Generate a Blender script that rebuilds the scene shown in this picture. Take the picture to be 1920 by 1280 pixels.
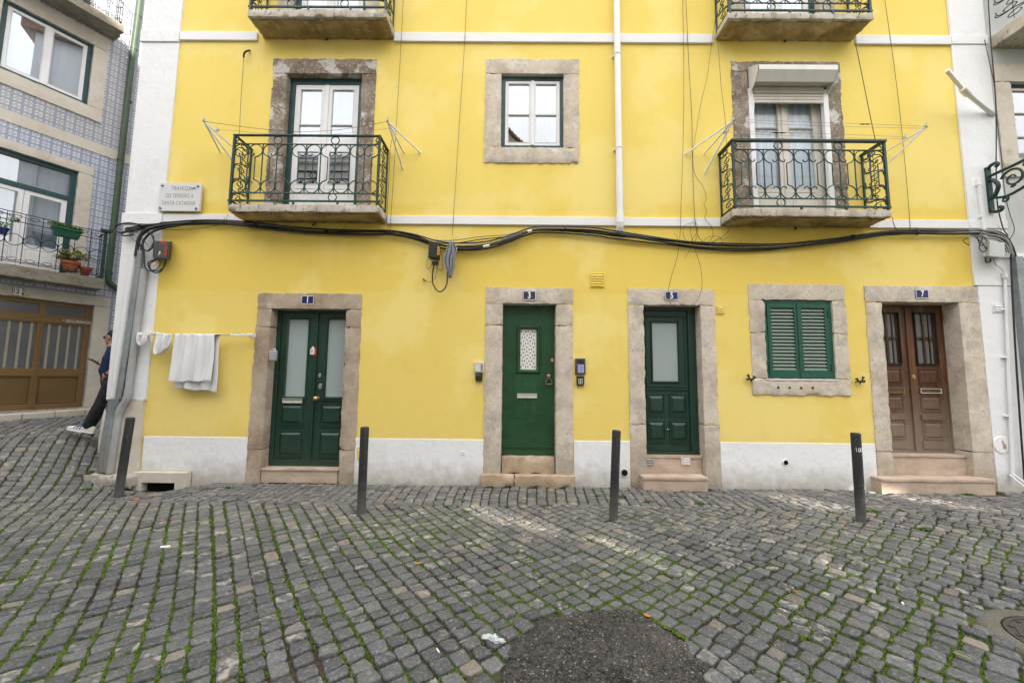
import bpy, math, random
import numpy as np
from mathutils import Vector, Matrix, Quaternion

for _o in list(bpy.data.objects):
    bpy.data.objects.remove(_o)
SC = bpy.context.scene
COL = SC.collection
RND = random.Random(7)
NR = np.random.RandomState(11)
R = math.radians

# ------------------------------------------------------------------ camera
CAM_P = np.array([0.0, -6.0, 1.56])
PITCH, YAW, ROLL, FPX = R(5.237), R(-0.289), R(0.582), 747.0
_fw = np.array([math.sin(YAW) * math.cos(PITCH), math.cos(YAW) * math.cos(PITCH), math.sin(PITCH)])
_r0 = np.array([math.cos(YAW), -math.sin(YAW), 0.0])
_u0 = np.cross(_r0, _fw)
_rt = math.cos(ROLL) * _r0 + math.sin(ROLL) * _u0
_up = -math.sin(ROLL) * _r0 + math.cos(ROLL) * _u0
cam = bpy.data.cameras.new('camera')
camo = bpy.data.objects.new('camera', cam)
COL.objects.link(camo)
cam.sensor_width = 36.0
cam.lens = 36.0 * FPX / 1920.0
cam.clip_start = 0.05
cam.clip_end = 500
m = Matrix(((_rt[0], _up[0], -_fw[0], CAM_P[0]), (_rt[1], _up[1], -_fw[1], CAM_P[1]),
            (_rt[2], _up[2], -_fw[2], CAM_P[2]), (0, 0, 0, 1)))
camo.matrix_world = m
SC.camera = camo

# ------------------------------------------------------------------ sky, sun, exposure
SUN_EL, SUN_AZ = R(20), R(30)      # azimuth measured from -Y (behind the camera) towards +X
S_DIR = Vector((math.sin(SUN_AZ) * math.cos(SUN_EL), -math.cos(SUN_AZ) * math.cos(SUN_EL), math.sin(SUN_EL)))
W = bpy.data.worlds.new('World')
SC.world = W
W.use_nodes = True
wt = W.node_tree
bg = wt.nodes['Background']
sky = wt.nodes.new('ShaderNodeTexSky')
sky.sky_type = 'NISHITA'
sky.sun_disc = False
sky.sun_elevation = SUN_EL
sky.sun_rotation = math.atan2(S_DIR.x, S_DIR.y)
sky.air_density = 1.0
sky.dust_density = 1.5
tc = wt.nodes.new('ShaderNodeTexCoord')
nz = wt.nodes.new('ShaderNodeTexNoise')
nz.inputs['Scale'].default_value = 2.2
nz.inputs['Detail'].default_value = 7
nz.inputs['Roughness'].default_value = 0.55
mr = wt.nodes.new('ShaderNodeMapRange')
mr.inputs[1].default_value, mr.inputs[2].default_value = 0.30, 0.62
mr.inputs[3].default_value, mr.inputs[4].default_value = 0.55, 1.0
mxw = wt.nodes.new('ShaderNodeMix')
mxw.data_type = 'RGBA'
wt.links.new(tc.outputs['Generated'], nz.inputs['Vector'])
wt.links.new(nz.outputs[0], mr.inputs[0])
wt.links.new(mr.outputs[0], mxw.inputs[0])
wt.links.new(sky.outputs[0], mxw.inputs[6])
mxw.inputs[7].default_value = (9.2, 9.0, 8.9, 1)     # sunlit white cloud
# an overcast sky is brighter overhead than at the horizon
sxyz = wt.nodes.new('ShaderNodeSeparateXYZ')
wt.links.new(tc.outputs['Generated'], sxyz.inputs[0])
zf = wt.nodes.new('ShaderNodeMapRange')
zf.inputs[1].default_value, zf.inputs[2].default_value = 0.0, 1.0
zf.inputs[3].default_value, zf.inputs[4].default_value = 0.52, 2.0
wt.links.new(sxyz.outputs[2], zf.inputs[0])
vm = wt.nodes.new('ShaderNodeVectorMath')
vm.operation = 'SCALE'
wt.links.new(mxw.outputs[2], vm.inputs[0])
wt.links.new(zf.outputs[0], vm.inputs['Scale'])
wt.links.new(vm.outputs[0], bg.inputs['Color'])
bg.inputs['Strength'].default_value = 0.10
sl = bpy.data.lights.new('sun', 'SUN')
sl.energy = 5.0
sl.angle = R(0.4)
sl.color = (1.0, 0.93, 0.82)
slo = bpy.data.objects.new('sun', sl)
COL.objects.link(slo)
slo.rotation_euler = S_DIR.to_track_quat('Z', 'Y').to_euler()
slo.location = (20, -20, 25)
SC.view_settings.view_transform = 'Standard'
SC.view_settings.look = 'None'
SC.view_settings.gamma = 1
SC.view_settings.use_curve_mapping = False
SC.view_settings.exposure = 1.47
SC.cycles.max_bounces = 8

# ------------------------------------------------------------------ pixel of the photograph -> point in the place
def ray(px, py):
    return _fw * FPX + _rt * (px - 960) - _up * (py - 640)

def P(px, py, Y=0.0):
    d = ray(px, py)
    t = (Y - CAM_P[1]) / d[1]
    return Vector(CAM_P + d * t)

def fx(px, py, Y=0.0):
    return P(px, py, Y).x

def fz(px, py, Y=0.0):
    return P(px, py, Y).z

def sstep(a, b, x):
    t = np.clip((x - a) / (b - a), 0, 1)
    return t * t * (3 - 2 * t)

def gz(x, y):
    t = y - (x + 6.2) * 0.5
    h = 0.66 * sstep(-1.6, 1.2, t) + 0.05 * np.maximum(t - 1.2, 0)
    h = h * sstep(-5.6, -7.3, x)
    h = h - 0.13 * np.exp(-((x + 5.12) / 0.50) ** 2 - ((y + 0.05) / 0.42) ** 2)
    w = 0.010 * np.sin(x * 1.7 + y * 0.9) + 0.008 * np.sin(x * 0.8 - y * 2.1 + 1.0)
    return h + w * sstep(-0.1, -1.2, y)

def G(px, py):
    """point of the ground under a pixel"""
    d = ray(px, py)
    t = 0.5 / FPX
    for k in range(4000):
        p = CAM_P + d * t
        if p[2] <= gz(p[0], p[1]):
            break
        t += 0.004 / FPX
    return Vector(p)

# ------------------------------------------------------------------ materials
def _noise(nt, vec, scale, detail=4, rough=0.55):
    n = nt.nodes.new('ShaderNodeTexNoise')
    n.inputs['Detail'].default_value = detail
    n.inputs['Roughness'].default_value = rough
    if isinstance(scale, (tuple, list)):
        v = nt.nodes.new('ShaderNodeVectorMath')
        v.operation = 'MULTIPLY'
        v.inputs[1].default_value = scale
        nt.links.new(vec, v.inputs[0])
        nt.links.new(v.outputs[0], n.inputs['Vector'])
        n.inputs['Scale'].default_value = 1
    else:
        nt.links.new(vec, n.inputs['Vector'])
        n.inputs['Scale'].default_value = scale
    return n.outputs[0]

def _range(nt, x, a, b, c=0.0, d=1.0):
    r = nt.nodes.new('ShaderNodeMapRange')
    r.inputs[1].default_value, r.inputs[2].default_value = a, b
    r.inputs[3].default_value, r.inputs[4].default_value = c, d
    nt.links.new(x, r.inputs[0])
    return r.outputs[0]

def _math(nt, op, a, b=None, c=None):
    n = nt.nodes.new('ShaderNodeMath')
    n.operation = op
    for i, v in enumerate((a, b, c)):
        if v is None:
            continue
        if isinstance(v, (int, float)):
            n.inputs[i].default_value = v
        else:
            nt.links.new(v, n.inputs[i])
    return n.outputs[0]

def _mix(nt, f, a, b):
    n = nt.nodes.new('ShaderNodeMix')
    n.data_type = 'RGBA'
    for i, v in ((0, f), (6, a), (7, b)):
        if isinstance(v, (int, float)):
            n.inputs[i].default_value = v
        elif isinstance(v, tuple):
            n.inputs[i].default_value = (v[0], v[1], v[2], 1)
        else:
            nt.links.new(v, n.inputs[i])
    return n.outputs[2]

def new_mat(name):
    mt = bpy.data.materials.new(name)
    mt.use_nodes = True
    return mt, mt.node_tree, mt.node_tree.nodes['Principled BSDF']

MATS = {}

def mk(name, base, layers=(), rough=0.8, bump=(), metal=0.0, spec=0.4, rvar=0.0, space='world'):
    """layers: (colour, scale, lo, hi, amount[, detail])  or ('z', colour, z_full, z_none, amount, noise_scale, noise_amp)"""
    mt, nt, bs = new_mat(name)
    if space == 'world':
        g = nt.nodes.new('ShaderNodeNewGeometry')
        pos = g.outputs['Position']
    else:
        g = nt.nodes.new('ShaderNodeTexCoord')
        pos = g.outputs['Object']
    sep = None
    c = base
    for L in layers:
        if L[0] == 'z':
            _, colr, z1, z0, amt, ns, na = L
            if sep is None:
                sep = nt.nodes.new('ShaderNodeSeparateXYZ')
                nt.links.new(pos, sep.inputs[0])
            n = _noise(nt, pos, ns, 5)
            zz = _math(nt, 'MULTIPLY_ADD', _math(nt, 'SUBTRACT', n, 0.5), na, sep.outputs[2])
            f = _range(nt, zz, z0, z1, 0.0, amt)
            c = _mix(nt, f, c, colr)
        else:
            colr, scale, lo, hi, amt = L[:5]
            det = L[5] if len(L) > 5 else 5
            f = _range(nt, _noise(nt, pos, scale, det, 0.6), lo, hi, 0.0, amt)
            c = _mix(nt, f, c, colr)
    if isinstance(c, tuple):
        bs.inputs['Base Color'].default_value = (c[0], c[1], c[2], 1)
    else:
        nt.links.new(c, bs.inputs['Base Color'])
    bs.inputs['Roughness'].default_value = rough
    if rvar:
        nt.links.new(_range(nt, _noise(nt, pos, 14, 4), 0.3, 0.7, rough - rvar, rough + rvar), bs.inputs['Roughness'])
    bs.inputs['Metallic'].default_value = metal
    bs.inputs['Specular IOR Level'].default_value = spec
    prev = None
    for (scale, strength, dist, det) in bump:
        b = nt.nodes.new('ShaderNodeBump')
        b.inputs['Strength'].default_value = strength
        b.inputs['Distance'].default_value = dist
        nt.links.new(_noise(nt, pos, scale, det, 0.6), b.inputs['Height'])
        if prev is not None:
            nt.links.new(prev, b.inputs['Normal'])
        prev = b.outputs[0]
    if prev is not None:
        nt.links.new(prev, bs.inputs['Normal'])
    MATS[name] = mt
    return mt

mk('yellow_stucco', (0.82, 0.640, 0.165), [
    ('z', (0.79, 0.590, 0.125), 4.2, 4.3, 1.0, 3, 0.02), ('z', (0.80, 0.620, 0.165), 2.845, 2.86, 1.0, 3, 0.02),  # cable shade painted into the deeper yellow zone; its lower edge is repaint
    ((0.76, 0.56, 0.11), 0.7, 0.47, 0.62, 0.40, 7), ((0.87, 0.72, 0.28), 0.55, 0.50, 0.56, 0.45, 4), ((0.70, 0.51, 0.11), 2.6, 0.58, 0.75, 0.35, 7),
    ((0.62, 0.45, 0.09), (5, 5, 0.5), 0.60, 0.8, 0.22, 6), ((0.86, 0.72, 0.30), 70, 0.55, 0.75, 0.20, 3),
    ('z', (0.60, 0.50, 0.22), 0.62, 0.80, 0.35, 5, 0.25)],
   rough=0.85, bump=[(60, 0.25, 0.006, 5), (9, 0.25, 0.01, 3)], spec=0.25)
mk('white_plaster', (0.79, 0.80, 0.81), [
    ((0.56, 0.56, 0.55), 1.3, 0.5, 0.8, 0.35, 6), ((0.80, 0.80, 0.80), 5, 0.5, 0.7, 0.4, 4),
    ((0.46, 0.44, 0.40), (8, 8, 0.8), 0.60, 0.85, 0.35, 5),
    ('z', (0.36, 0.32, 0.26), -0.02, 0.36, 0.75, 7, 0.45), ((0.62, 0.60, 0.56), 9, 0.60, 0.72, 0.35, 6)],
   rough=0.85, bump=[(45, 0.35, 0.008, 5), (6, 0.5, 0.02, 4)], spec=0.25)
mk('band_plaster', (0.78, 0.775, 0.78), [((0.54, 0.52, 0.50), (2, 2, 9), 0.5, 0.8, 0.35, 6)], rough=0.85,
   bump=[(45, 0.2, 0.005, 5)], spec=0.25)
mk('limestone', (0.60, 0.525, 0.43), [
    ((0.38, 0.31, 0.235), 2.2, 0.47, 0.66, 0.75, 8), ((0.36, 0.275, 0.19), 0.8, 0.54, 0.66, 0.5, 7), ((0.40, 0.39, 0.375), 4.5, 0.53, 0.62, 0.65, 7), ((0.68, 0.62, 0.54), 5.5, 0.52, 0.66, 0.75, 7),
    ((0.26, 0.20, 0.15), 36, 0.58, 0.68, 0.6, 4), ((0.70, 0.63, 0.54), 70, 0.58, 0.68, 0.55, 3),
    ((0.22, 0.18, 0.14), (60, 60, 25), 0.66, 0.72, 0.7, 2),
    ('z', (0.26, 0.215, 0.165), 0.05, 0.75, 0.55, 4, 0.5)],
   rough=0.9, bump=[(90, 0.5, 0.006, 4), (18, 0.6, 0.012, 5)], spec=0.25)
mk('brown_limestone', (0.44, 0.36, 0.275), [
    ((0.25, 0.185, 0.125), 2.0, 0.44, 0.64, 0.85, 8), ((0.50, 0.43, 0.35), 7, 0.54, 0.72, 0.65, 6),
    ((0.55, 0.51, 0.46), 2.9, 0.60, 0.68, 0.7, 6),
    ((0.20, 0.15, 0.11), 40, 0.57, 0.70, 0.6, 4), ((0.58, 0.50, 0.42), 85, 0.57, 0.70, 0.5, 3)],
   rough=0.92, bump=[(90, 0.5, 0.006, 4), (18, 0.6, 0.012, 5)], spec=0.2)
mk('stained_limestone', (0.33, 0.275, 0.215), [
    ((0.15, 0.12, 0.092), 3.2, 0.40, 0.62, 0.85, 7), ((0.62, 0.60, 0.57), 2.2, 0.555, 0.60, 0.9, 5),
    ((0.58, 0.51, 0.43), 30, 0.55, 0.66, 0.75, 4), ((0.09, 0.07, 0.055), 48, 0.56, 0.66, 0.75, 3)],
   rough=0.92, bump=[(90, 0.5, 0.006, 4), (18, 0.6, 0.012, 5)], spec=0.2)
mk('balcony_stone', (0.52, 0.475, 0.41), [
    ((0.26, 0.225, 0.17), (5, 5, 1.5), 0.48, 0.72, 0.75, 7), ((0.66, 0.60, 0.56), 6, 0.52, 0.74, 0.6, 6),
    ((0.085, 0.075, 0.055), (22, 22, 7), 0.56, 0.68, 0.8, 5), ((0.30, 0.24, 0.13), 1.4, 0.50, 0.68, 0.5, 7)],
   rough=0.92, bump=[(50, 0.5, 0.008, 5), (14, 0.7, 0.014, 5)], spec=0.2)
mk('balcony_soffit', (0.42, 0.32, 0.155), [  # golden tint includes bounce light from the yellow wall, put into the colour
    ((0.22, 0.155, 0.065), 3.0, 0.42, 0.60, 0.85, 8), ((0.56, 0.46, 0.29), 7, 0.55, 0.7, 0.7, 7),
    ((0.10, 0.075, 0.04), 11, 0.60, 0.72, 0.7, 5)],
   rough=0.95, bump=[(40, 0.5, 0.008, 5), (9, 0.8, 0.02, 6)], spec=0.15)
mk('pink_marble', (0.48, 0.375, 0.295), [
    ((0.34, 0.255, 0.19), 4, 0.45, 0.7, 0.7, 7), ((0.64, 0.52, 0.44), (3, 3, 9), 0.5, 0.7, 0.6, 6),
    ((0.30, 0.22, 0.17), 14, 0.62, 0.72, 0.5, 5)], rough=0.6, bump=[(30, 0.2, 0.004, 4)], spec=0.35)
mk('old_step_stone', (0.45, 0.345, 0.24), [
    ((0.27, 0.19, 0.12), 6, 0.42, 0.68, 0.8, 7), ((0.56, 0.48, 0.38), 12, 0.54, 0.72, 0.6, 6)],
   rough=0.9, bump=[(60, 0.5, 0.008, 5), (12, 0.6, 0.014, 4)], spec=0.25)
mk('dark_green_paint', (0.007, 0.036, 0.022), [((0.014, 0.058, 0.037), 3, 0.45, 0.66, 0.7, 7), ((0.022, 0.065, 0.045), (18, 18, 2), 0.58, 0.72, 0.5, 6),
    ((0.10, 0.13, 0.11), 55, 0.70, 0.74, 0.6, 2), ('z', (0.035, 0.05, 0.038), 0.25, 0.7, 0.4, 10, 0.4)],
   rough=0.42, rvar=0.1, bump=[((120, 120, 8), 0.12, 0.003, 3)], spec=0.5)
mk('mid_green_paint', (0.012, 0.070, 0.024), [((0.007, 0.038, 0.014), 3, 0.42, 0.66, 0.8, 7), ((0.035, 0.10, 0.045), (18, 18, 2), 0.58, 0.72, 0.6, 6),
    ((0.22, 0.24, 0.19), 48, 0.715, 0.74, 0.8, 2), ((0.016, 0.09, 0.032), 9, 0.5, 0.7, 0.5, 5),
    ('z', (0.03, 0.055, 0.028), 0.40, 0.9, 0.4, 10, 0.5)],
   rough=0.45, rvar=0.12, bump=[((90, 90, 6), 0.25, 0.004, 4)], spec=0.45)
mk('shutter_green', (0.009, 0.082, 0.052), [((0.014, 0.10, 0.065), 4, 0.45, 0.7, 0.6, 5)], rough=0.45, rvar=0.1, spec=0.45)
mk('shutter_slat', (0.17, 0.24, 0.20), [((0.26, 0.25, 0.20), 9, 0.45, 0.7, 0.7, 5)], rough=0.55, spec=0.4)
mk('frame_green', (0.014, 0.056, 0.056), [((0.02, 0.07, 0.07), 4, 0.45, 0.7, 0.6, 5)], rough=0.45, rvar=0.1, spec=0.45)
mk('iron_green', (0.007, 0.032, 0.026), [((0.016, 0.075, 0.058), 14, 0.48, 0.66, 0.7, 5), ((0.05, 0.03, 0.018), 30, 0.63, 0.7, 0.6, 4)],
   rough=0.5, bump=[(80, 0.3, 0.002, 4)], spec=0.45)
mk('iron_black', (0.018, 0.017, 0.018), [((0.05, 0.04, 0.035), 20, 0.55, 0.7, 0.6, 5)], rough=0.55, spec=0.4)
mk('white_paint', (0.76, 0.76, 0.76), [((0.58, 0.57, 0.55), 3, 0.5, 0.75, 0.4, 6)], rough=0.45, spec=0.45)
mk('cream_paint', (0.64, 0.61, 0.55), [((0.46, 0.42, 0.36), 4, 0.5, 0.72, 0.5, 6), ((0.30, 0.24, 0.18), 40, 0.66, 0.72, 0.5, 4)], rough=0.55, spec=0.4)
mk('white_plastic', (0.78, 0.78, 0.79), [((0.62, 0.62, 0.60), 2.5, 0.5, 0.75, 0.35, 5)], rough=0.38, spec=0.5)
mk('roller_box_white', (0.72, 0.71, 0.68), [((0.55, 0.53, 0.48), (5, 5, 2), 0.5, 0.75, 0.4, 6)], rough=0.45, spec=0.45)
mk('brown_wood', (0.110, 0.050, 0.024), [
    ((0.045, 0.017, 0.009), (45, 45, 2.0), 0.42, 0.66, 0.8, 6), ((0.15, 0.062, 0.028), (22, 22, 1.1), 0.5, 0.72, 0.7, 6),
    ((0.25, 0.11, 0.042), (8, 8, 0.9), 0.52, 0.66, 0.75, 6), ('z', (0.25, 0.205, 0.16), 0.45, 1.6, 0.92, 3, 0.8), ((0.045, 0.02, 0.012), (70, 70, 3), 0.62, 0.72, 0.5, 4)],
   rough=0.55, rvar=0.12, bump=[((110, 110, 5), 0.3, 0.003, 4)], spec=0.35)
mk('grating_black', (0.012, 0.012, 0.013), [], rough=0.4, spec=0.5)
mk('frosted_glass', (0.36, 0.42, 0.42), [((0.30, 0.36, 0.36), (2, 2, 1), 0.4, 0.7, 0.6, 4)], rough=0.22, spec=0.5)
mk('pebble_glass', (0.24, 0.235, 0.215), [((0.10, 0.10, 0.095), 60, 0.45, 0.6, 0.5, 3)], rough=0.15, bump=[(120, 0.5, 0.004, 2)], spec=0.6)
mk('lace', (0.80, 0.79, 0.76), [], rough=0.9)
mk('hole_dark', (0.010, 0.010, 0.010), [], rough=0.9, spec=0.1)
mk('brass', (0.62, 0.45, 0.22), [((0.25, 0.17, 0.09), 30, 0.5, 0.7, 0.6, 4)], rough=0.32, metal=1.0)
mk('old_brass', (0.38, 0.29, 0.19), [((0.18, 0.11, 0.08), 25, 0.45, 0.65, 0.7, 4)], rough=0.4, metal=1.0)
mk('steel', (0.55, 0.55, 0.54), [((0.38, 0.37, 0.35), 14, 0.5, 0.7, 0.5, 4)], rough=0.35, metal=1.0)
mk('letter_plate', (0.62, 0.60, 0.55), [((0.40, 0.34, 0.28), 30, 0.55, 0.7, 0.6, 4)], rough=0.4, metal=0.3)
mk('enamel_blue', (0.010, 0.018, 0.105), [((0.02, 0.035, 0.16), 20, 0.5, 0.7, 0.5, 3)], rough=0.22, spec=0.6)
mk('enamel_old', (0.018, 0.022, 0.040), [((0.30, 0.29, 0.27), 22, 0.60, 0.66, 0.8, 3), ((0.03, 0.05, 0.20), 12, 0.6, 0.66, 0.8, 3)], rough=0.35, spec=0.5)
mk('enamel_white', (0.80, 0.80, 0.80), [], rough=0.3, spec=0.5)
mk('plaque_marble', (0.66, 0.66, 0.66), [((0.50, 0.50, 0.50), 7, 0.5, 0.75, 0.45, 6)], rough=0.5, spec=0.4)
mk('engraved_grey', (0.16, 0.16, 0.165), [((0.30, 0.30, 0.30), 45, 0.5, 0.65, 0.7, 3)], rough=0.8)
mk('cable_black', (0.014, 0.014, 0.016), [((0.05, 0.05, 0.055), 9, 0.5, 0.72, 0.7, 5)], rough=0.45, spec=0.45)
mk('cable_grey', (0.22, 0.22, 0.21), [((0.36, 0.34, 0.30), 8, 0.45, 0.7, 0.7, 5)], rough=0.6)
mk('wire_dark', (0.045, 0.032, 0.026), [], rough=0.7)
mk('wire_pale', (0.34, 0.29, 0.22), [], rough=0.6)
mk('box_charcoal', (0.055, 0.055, 0.055), [((0.085, 0.083, 0.08), 9, 0.45, 0.7, 0.6, 5)], rough=0.5)
mk('box_black', (0.016, 0.017, 0.019), [((0.045, 0.045, 0.05), 20, 0.55, 0.7, 0.6, 5)], rough=0.5)
mk('print_red', (0.55, 0.03, 0.03), [], rough=0.6)
mk('print_orange', (0.80, 0.35, 0.02), [], rough=0.6)
mk('print_blue', (0.03, 0.12, 0.32), [], rough=0.6)
mk('print_white', (0.75, 0.75, 0.74), [], rough=0.6)
mk('grey_plastic', (0.33, 0.33, 0.34), [((0.25, 0.25, 0.25), 8, 0.5, 0.7, 0.5, 4)], rough=0.5)
mk('galvanised', (0.26, 0.285, 0.29), [((0.38, 0.40, 0.40), 60, 0.5, 0.62, 0.7, 3), ((0.15, 0.165, 0.17), 3, 0.45, 0.7, 0.7, 6),
    ('z', (0.20, 0.175, 0.145), 0.1, 0.8, 0.6, 8, 0.6)], rough=0.5, metal=0.35, bump=[(90, 0.2, 0.002, 3)])
mk('pvc_grey', (0.37, 0.385, 0.39), [((0.27, 0.275, 0.275), 3, 0.45, 0.7, 0.6, 6), ('z', (0.27, 0.24, 0.20), 0.1, 0.7, 0.5, 8, 0.6)], rough=0.5)
mk('bollard_paint', (0.022, 0.022, 0.024), [((0.10, 0.055, 0.03), (16, 16, 6), 0.66, 0.72, 0.7, 5), ((0.036, 0.036, 0.037), (10, 10, 4), 0.45, 0.7, 0.7, 6), ((0.20, 0.19, 0.18), 60, 0.67, 0.71, 0.8, 2),
    ('z', (0.105, 0.10, 0.095), 0.02, 0.42, 0.85, 14, 0.35)], rough=0.5, rvar=0.1, spec=0.32, bump=[(70, 0.2, 0.002, 3)])
mk('towel', (0.74, 0.74, 0.76), [((0.64, 0.64, 0.67), 6, 0.45, 0.7, 0.4, 4)], rough=0.95, bump=[(220, 0.35, 0.002, 2)], spec=0.1)
mk('grey_cloth', (0.30, 0.315, 0.35), [((0.20, 0.21, 0.25), 18, 0.45, 0.65, 0.7, 5)], rough=0.95, bump=[(180, 0.3, 0.002, 2)], spec=0.1)
mk('downpipe_green', (0.055, 0.092, 0.052), [((0.035, 0.055, 0.035), 4, 0.45, 0.7, 0.6, 6)], rough=0.45)
mk('bronze_alu', (0.215, 0.130, 0.048), [((0.16, 0.095, 0.034), (3, 3, 12), 0.45, 0.7, 0.6, 5)], rough=0.42, metal=0.25)
mk('bronze_panel', (0.17, 0.105, 0.042), [((0.22, 0.14, 0.06), 1.3, 0.45, 0.7, 0.6, 4)], rough=0.35, metal=0.25, bump=[(2.5, 0.15, 0.02, 2)])
mk('cream_stone', (0.58, 0.535, 0.455), [((0.44, 0.39, 0.31), 2.5, 0.46, 0.72, 0.6, 7), ((0.66, 0.61, 0.52), 9, 0.5, 0.7, 0.6, 6),
    ((0.30, 0.24, 0.16), 1.6, 0.62, 0.70, 0.6, 6)], rough=0.88, bump=[(60, 0.35, 0.005, 5), (9, 0.4, 0.01, 5)], spec=0.25)
mk('dark_slab', (0.26, 0.235, 0.185), [((0.13, 0.115, 0.085), (4, 4, 8), 0.42, 0.66, 0.8, 7), ((0.42, 0.39, 0.31), 12, 0.55, 0.7, 0.6, 6)],
   rough=0.92, bump=[(50, 0.5, 0.008, 5)], spec=0.2)
mk('grey_wall', (0.50, 0.51, 0.50), [((0.40, 0.40, 0.39), 1.2, 0.45, 0.7, 0.6, 6), ((0.56, 0.57, 0.56), 6, 0.5, 0.7, 0.5, 4)], rough=0.88,
   bump=[(50, 0.25, 0.006, 5)], spec=0.25)
mk('terracotta', (0.36, 0.11, 0.045), [((0.25, 0.075, 0.035), 14, 0.45, 0.7, 0.6, 5)], rough=0.85)
mk('red_pot', (0.34, 0.07, 0.035), [], rough=0.6)
mk('planter_green', (0.008, 0.085, 0.045), [], rough=0.45)
mk('soil', (0.06, 0.042, 0.028), [], rough=1.0)
mk('leaf_green', (0.075, 0.19, 0.022), [((0.045, 0.12, 0.018), 12, 0.4, 0.65, 0.8, 4)], rough=0.55)
mk('leaf_olive', (0.24, 0.25, 0.045), [((0.11, 0.16, 0.03), 12, 0.4, 0.65, 0.8, 4)], rough=0.5)
mk('weed_green', (0.050, 0.115, 0.020), [((0.09, 0.16, 0.03), 25, 0.4, 0.65, 0.8, 4)], rough=0.6)
mk('moss_green', (0.085, 0.145, 0.016), [((0.045, 0.085, 0.013), 9, 0.4, 0.62, 0.9, 5), ((0.15, 0.20, 0.03), 40, 0.5, 0.66, 0.7, 3)], rough=0.95, spec=0.1)
mk('skin', (0.44, 0.245, 0.175), [((0.36, 0.18, 0.12), 14, 0.45, 0.7, 0.5, 4)], rough=0.55)
mk('navy_cotton', (0.020, 0.030, 0.075), [((0.030, 0.045, 0.10), 16, 0.4, 0.7, 0.5, 4)], rough=0.95, bump=[(14, 0.4, 0.01, 3)], spec=0.1)
mk('charcoal_denim', (0.033, 0.034, 0.038), [((0.06, 0.062, 0.067), (18, 18, 5), 0.45, 0.7, 0.7, 5)], rough=0.95, bump=[((12, 12, 30), 0.6, 0.012, 3)], spec=0.1)
mk('shoe_white', (0.66, 0.64, 0.60), [], rough=0.6)
mk('hair_dark', (0.012, 0.009, 0.008), [], rough=0.7, bump=[(120, 0.6, 0.004, 3)])
mk('lens_dark', (0.008, 0.008, 0.008), [], rough=0.12, spec=0.6)
mk('manhole_iron', (0.075, 0.070, 0.066), [((0.12, 0.10, 0.085), 20, 0.5, 0.7, 0.7, 5)], rough=0.5, metal=0.6, bump=[(90, 0.3, 0.003, 4)])
mk('concrete_collar', (0.105, 0.10, 0.083), [((0.075, 0.07, 0.055), 9, 0.45, 0.68, 0.8, 7), ((0.36, 0.34, 0.29), 70, 0.6, 0.7, 0.7, 3)], rough=0.95,
   bump=[(70, 0.6, 0.008, 4)], spec=0.2)
mk('tissue', (0.40, 0.45, 0.45), [], rough=0.9)
mk('dry_leaf', (0.42, 0.16, 0.05), [], rough=0.8)
mk('twig', (0.07, 0.05, 0.035), [], rough=0.9)
mk('curtain', (0.80, 0.82, 0.85), [((0.58, 0.61, 0.65), (16, 16, 0.6), 0.4, 0.66, 0.6, 4)], rough=0.95, spec=0.1)
mk('dim_room', (0.16, 0.17, 0.18), [], rough=0.95, spec=0.1)
mk('roof_tile', (0.36, 0.17, 0.09), [((0.20, 0.12, 0.075), 5, 0.42, 0.66, 0.8, 6), ((0.50, 0.40, 0.28), 9, 0.56, 0.7, 0.6, 5)], rough=0.9)
mk('opposite_plaster', (0.56, 0.54, 0.50), [((0.42, 0.40, 0.37), 0.9, 0.45, 0.7, 0.6, 6)], rough=0.9)
mk('opposite_glass', (0.03, 0.035, 0.04), [], rough=0.08, spec=0.6)

def pane_mat(name, ior, tint):
    mt, nt, bs = new_mat(name)
    nt.nodes.remove(bs)
    out = [n for n in nt.nodes if n.type == 'OUTPUT_MATERIAL'][0]
    tr = nt.nodes.new('ShaderNodeBsdfTransparent')
    tr.inputs[0].default_value = (*tint, 1)
    gl = nt.nodes.new('ShaderNodeBsdfGlossy')
    gl.inputs['Color'].default_value = (0.95, 0.97, 1.0, 1)
    gl.inputs['Roughness'].default_value = 0.012
    g = nt.nodes.new('ShaderNodeNewGeometry')
    bp = nt.nodes.new('ShaderNodeBump')
    bp.inputs['Strength'].default_value = 0.05
    bp.inputs['Distance'].default_value = 0.02
    nt.links.new(_noise(nt, g.outputs['Position'], 1.6, 1), bp.inputs['Height'])
    nt.links.new(bp.outputs[0], gl.inputs['Normal'])
    lw = nt.nodes.new('ShaderNodeLayerWeight')
    fac = _math(nt, 'MULTIPLY_ADD', _math(nt, 'POWER', lw.outputs['Facing'], 4.0), 1.0 - ior, ior)
    ms = nt.nodes.new('ShaderNodeMixShader')
    nt.links.new(fac, ms.inputs[0])
    nt.links.new(tr.outputs[0], ms.inputs[1])
    nt.links.new(gl.outputs[0], ms.inputs[2])
    nt.links.new(ms.outputs[0], out.inputs[0])
    MATS[name] = mt
pane_mat('window_glass', 0.22, (0.78, 0.82, 0.85))
pane_mat('curtain_glass', 0.035, (0.90, 0.93, 0.95))

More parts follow.
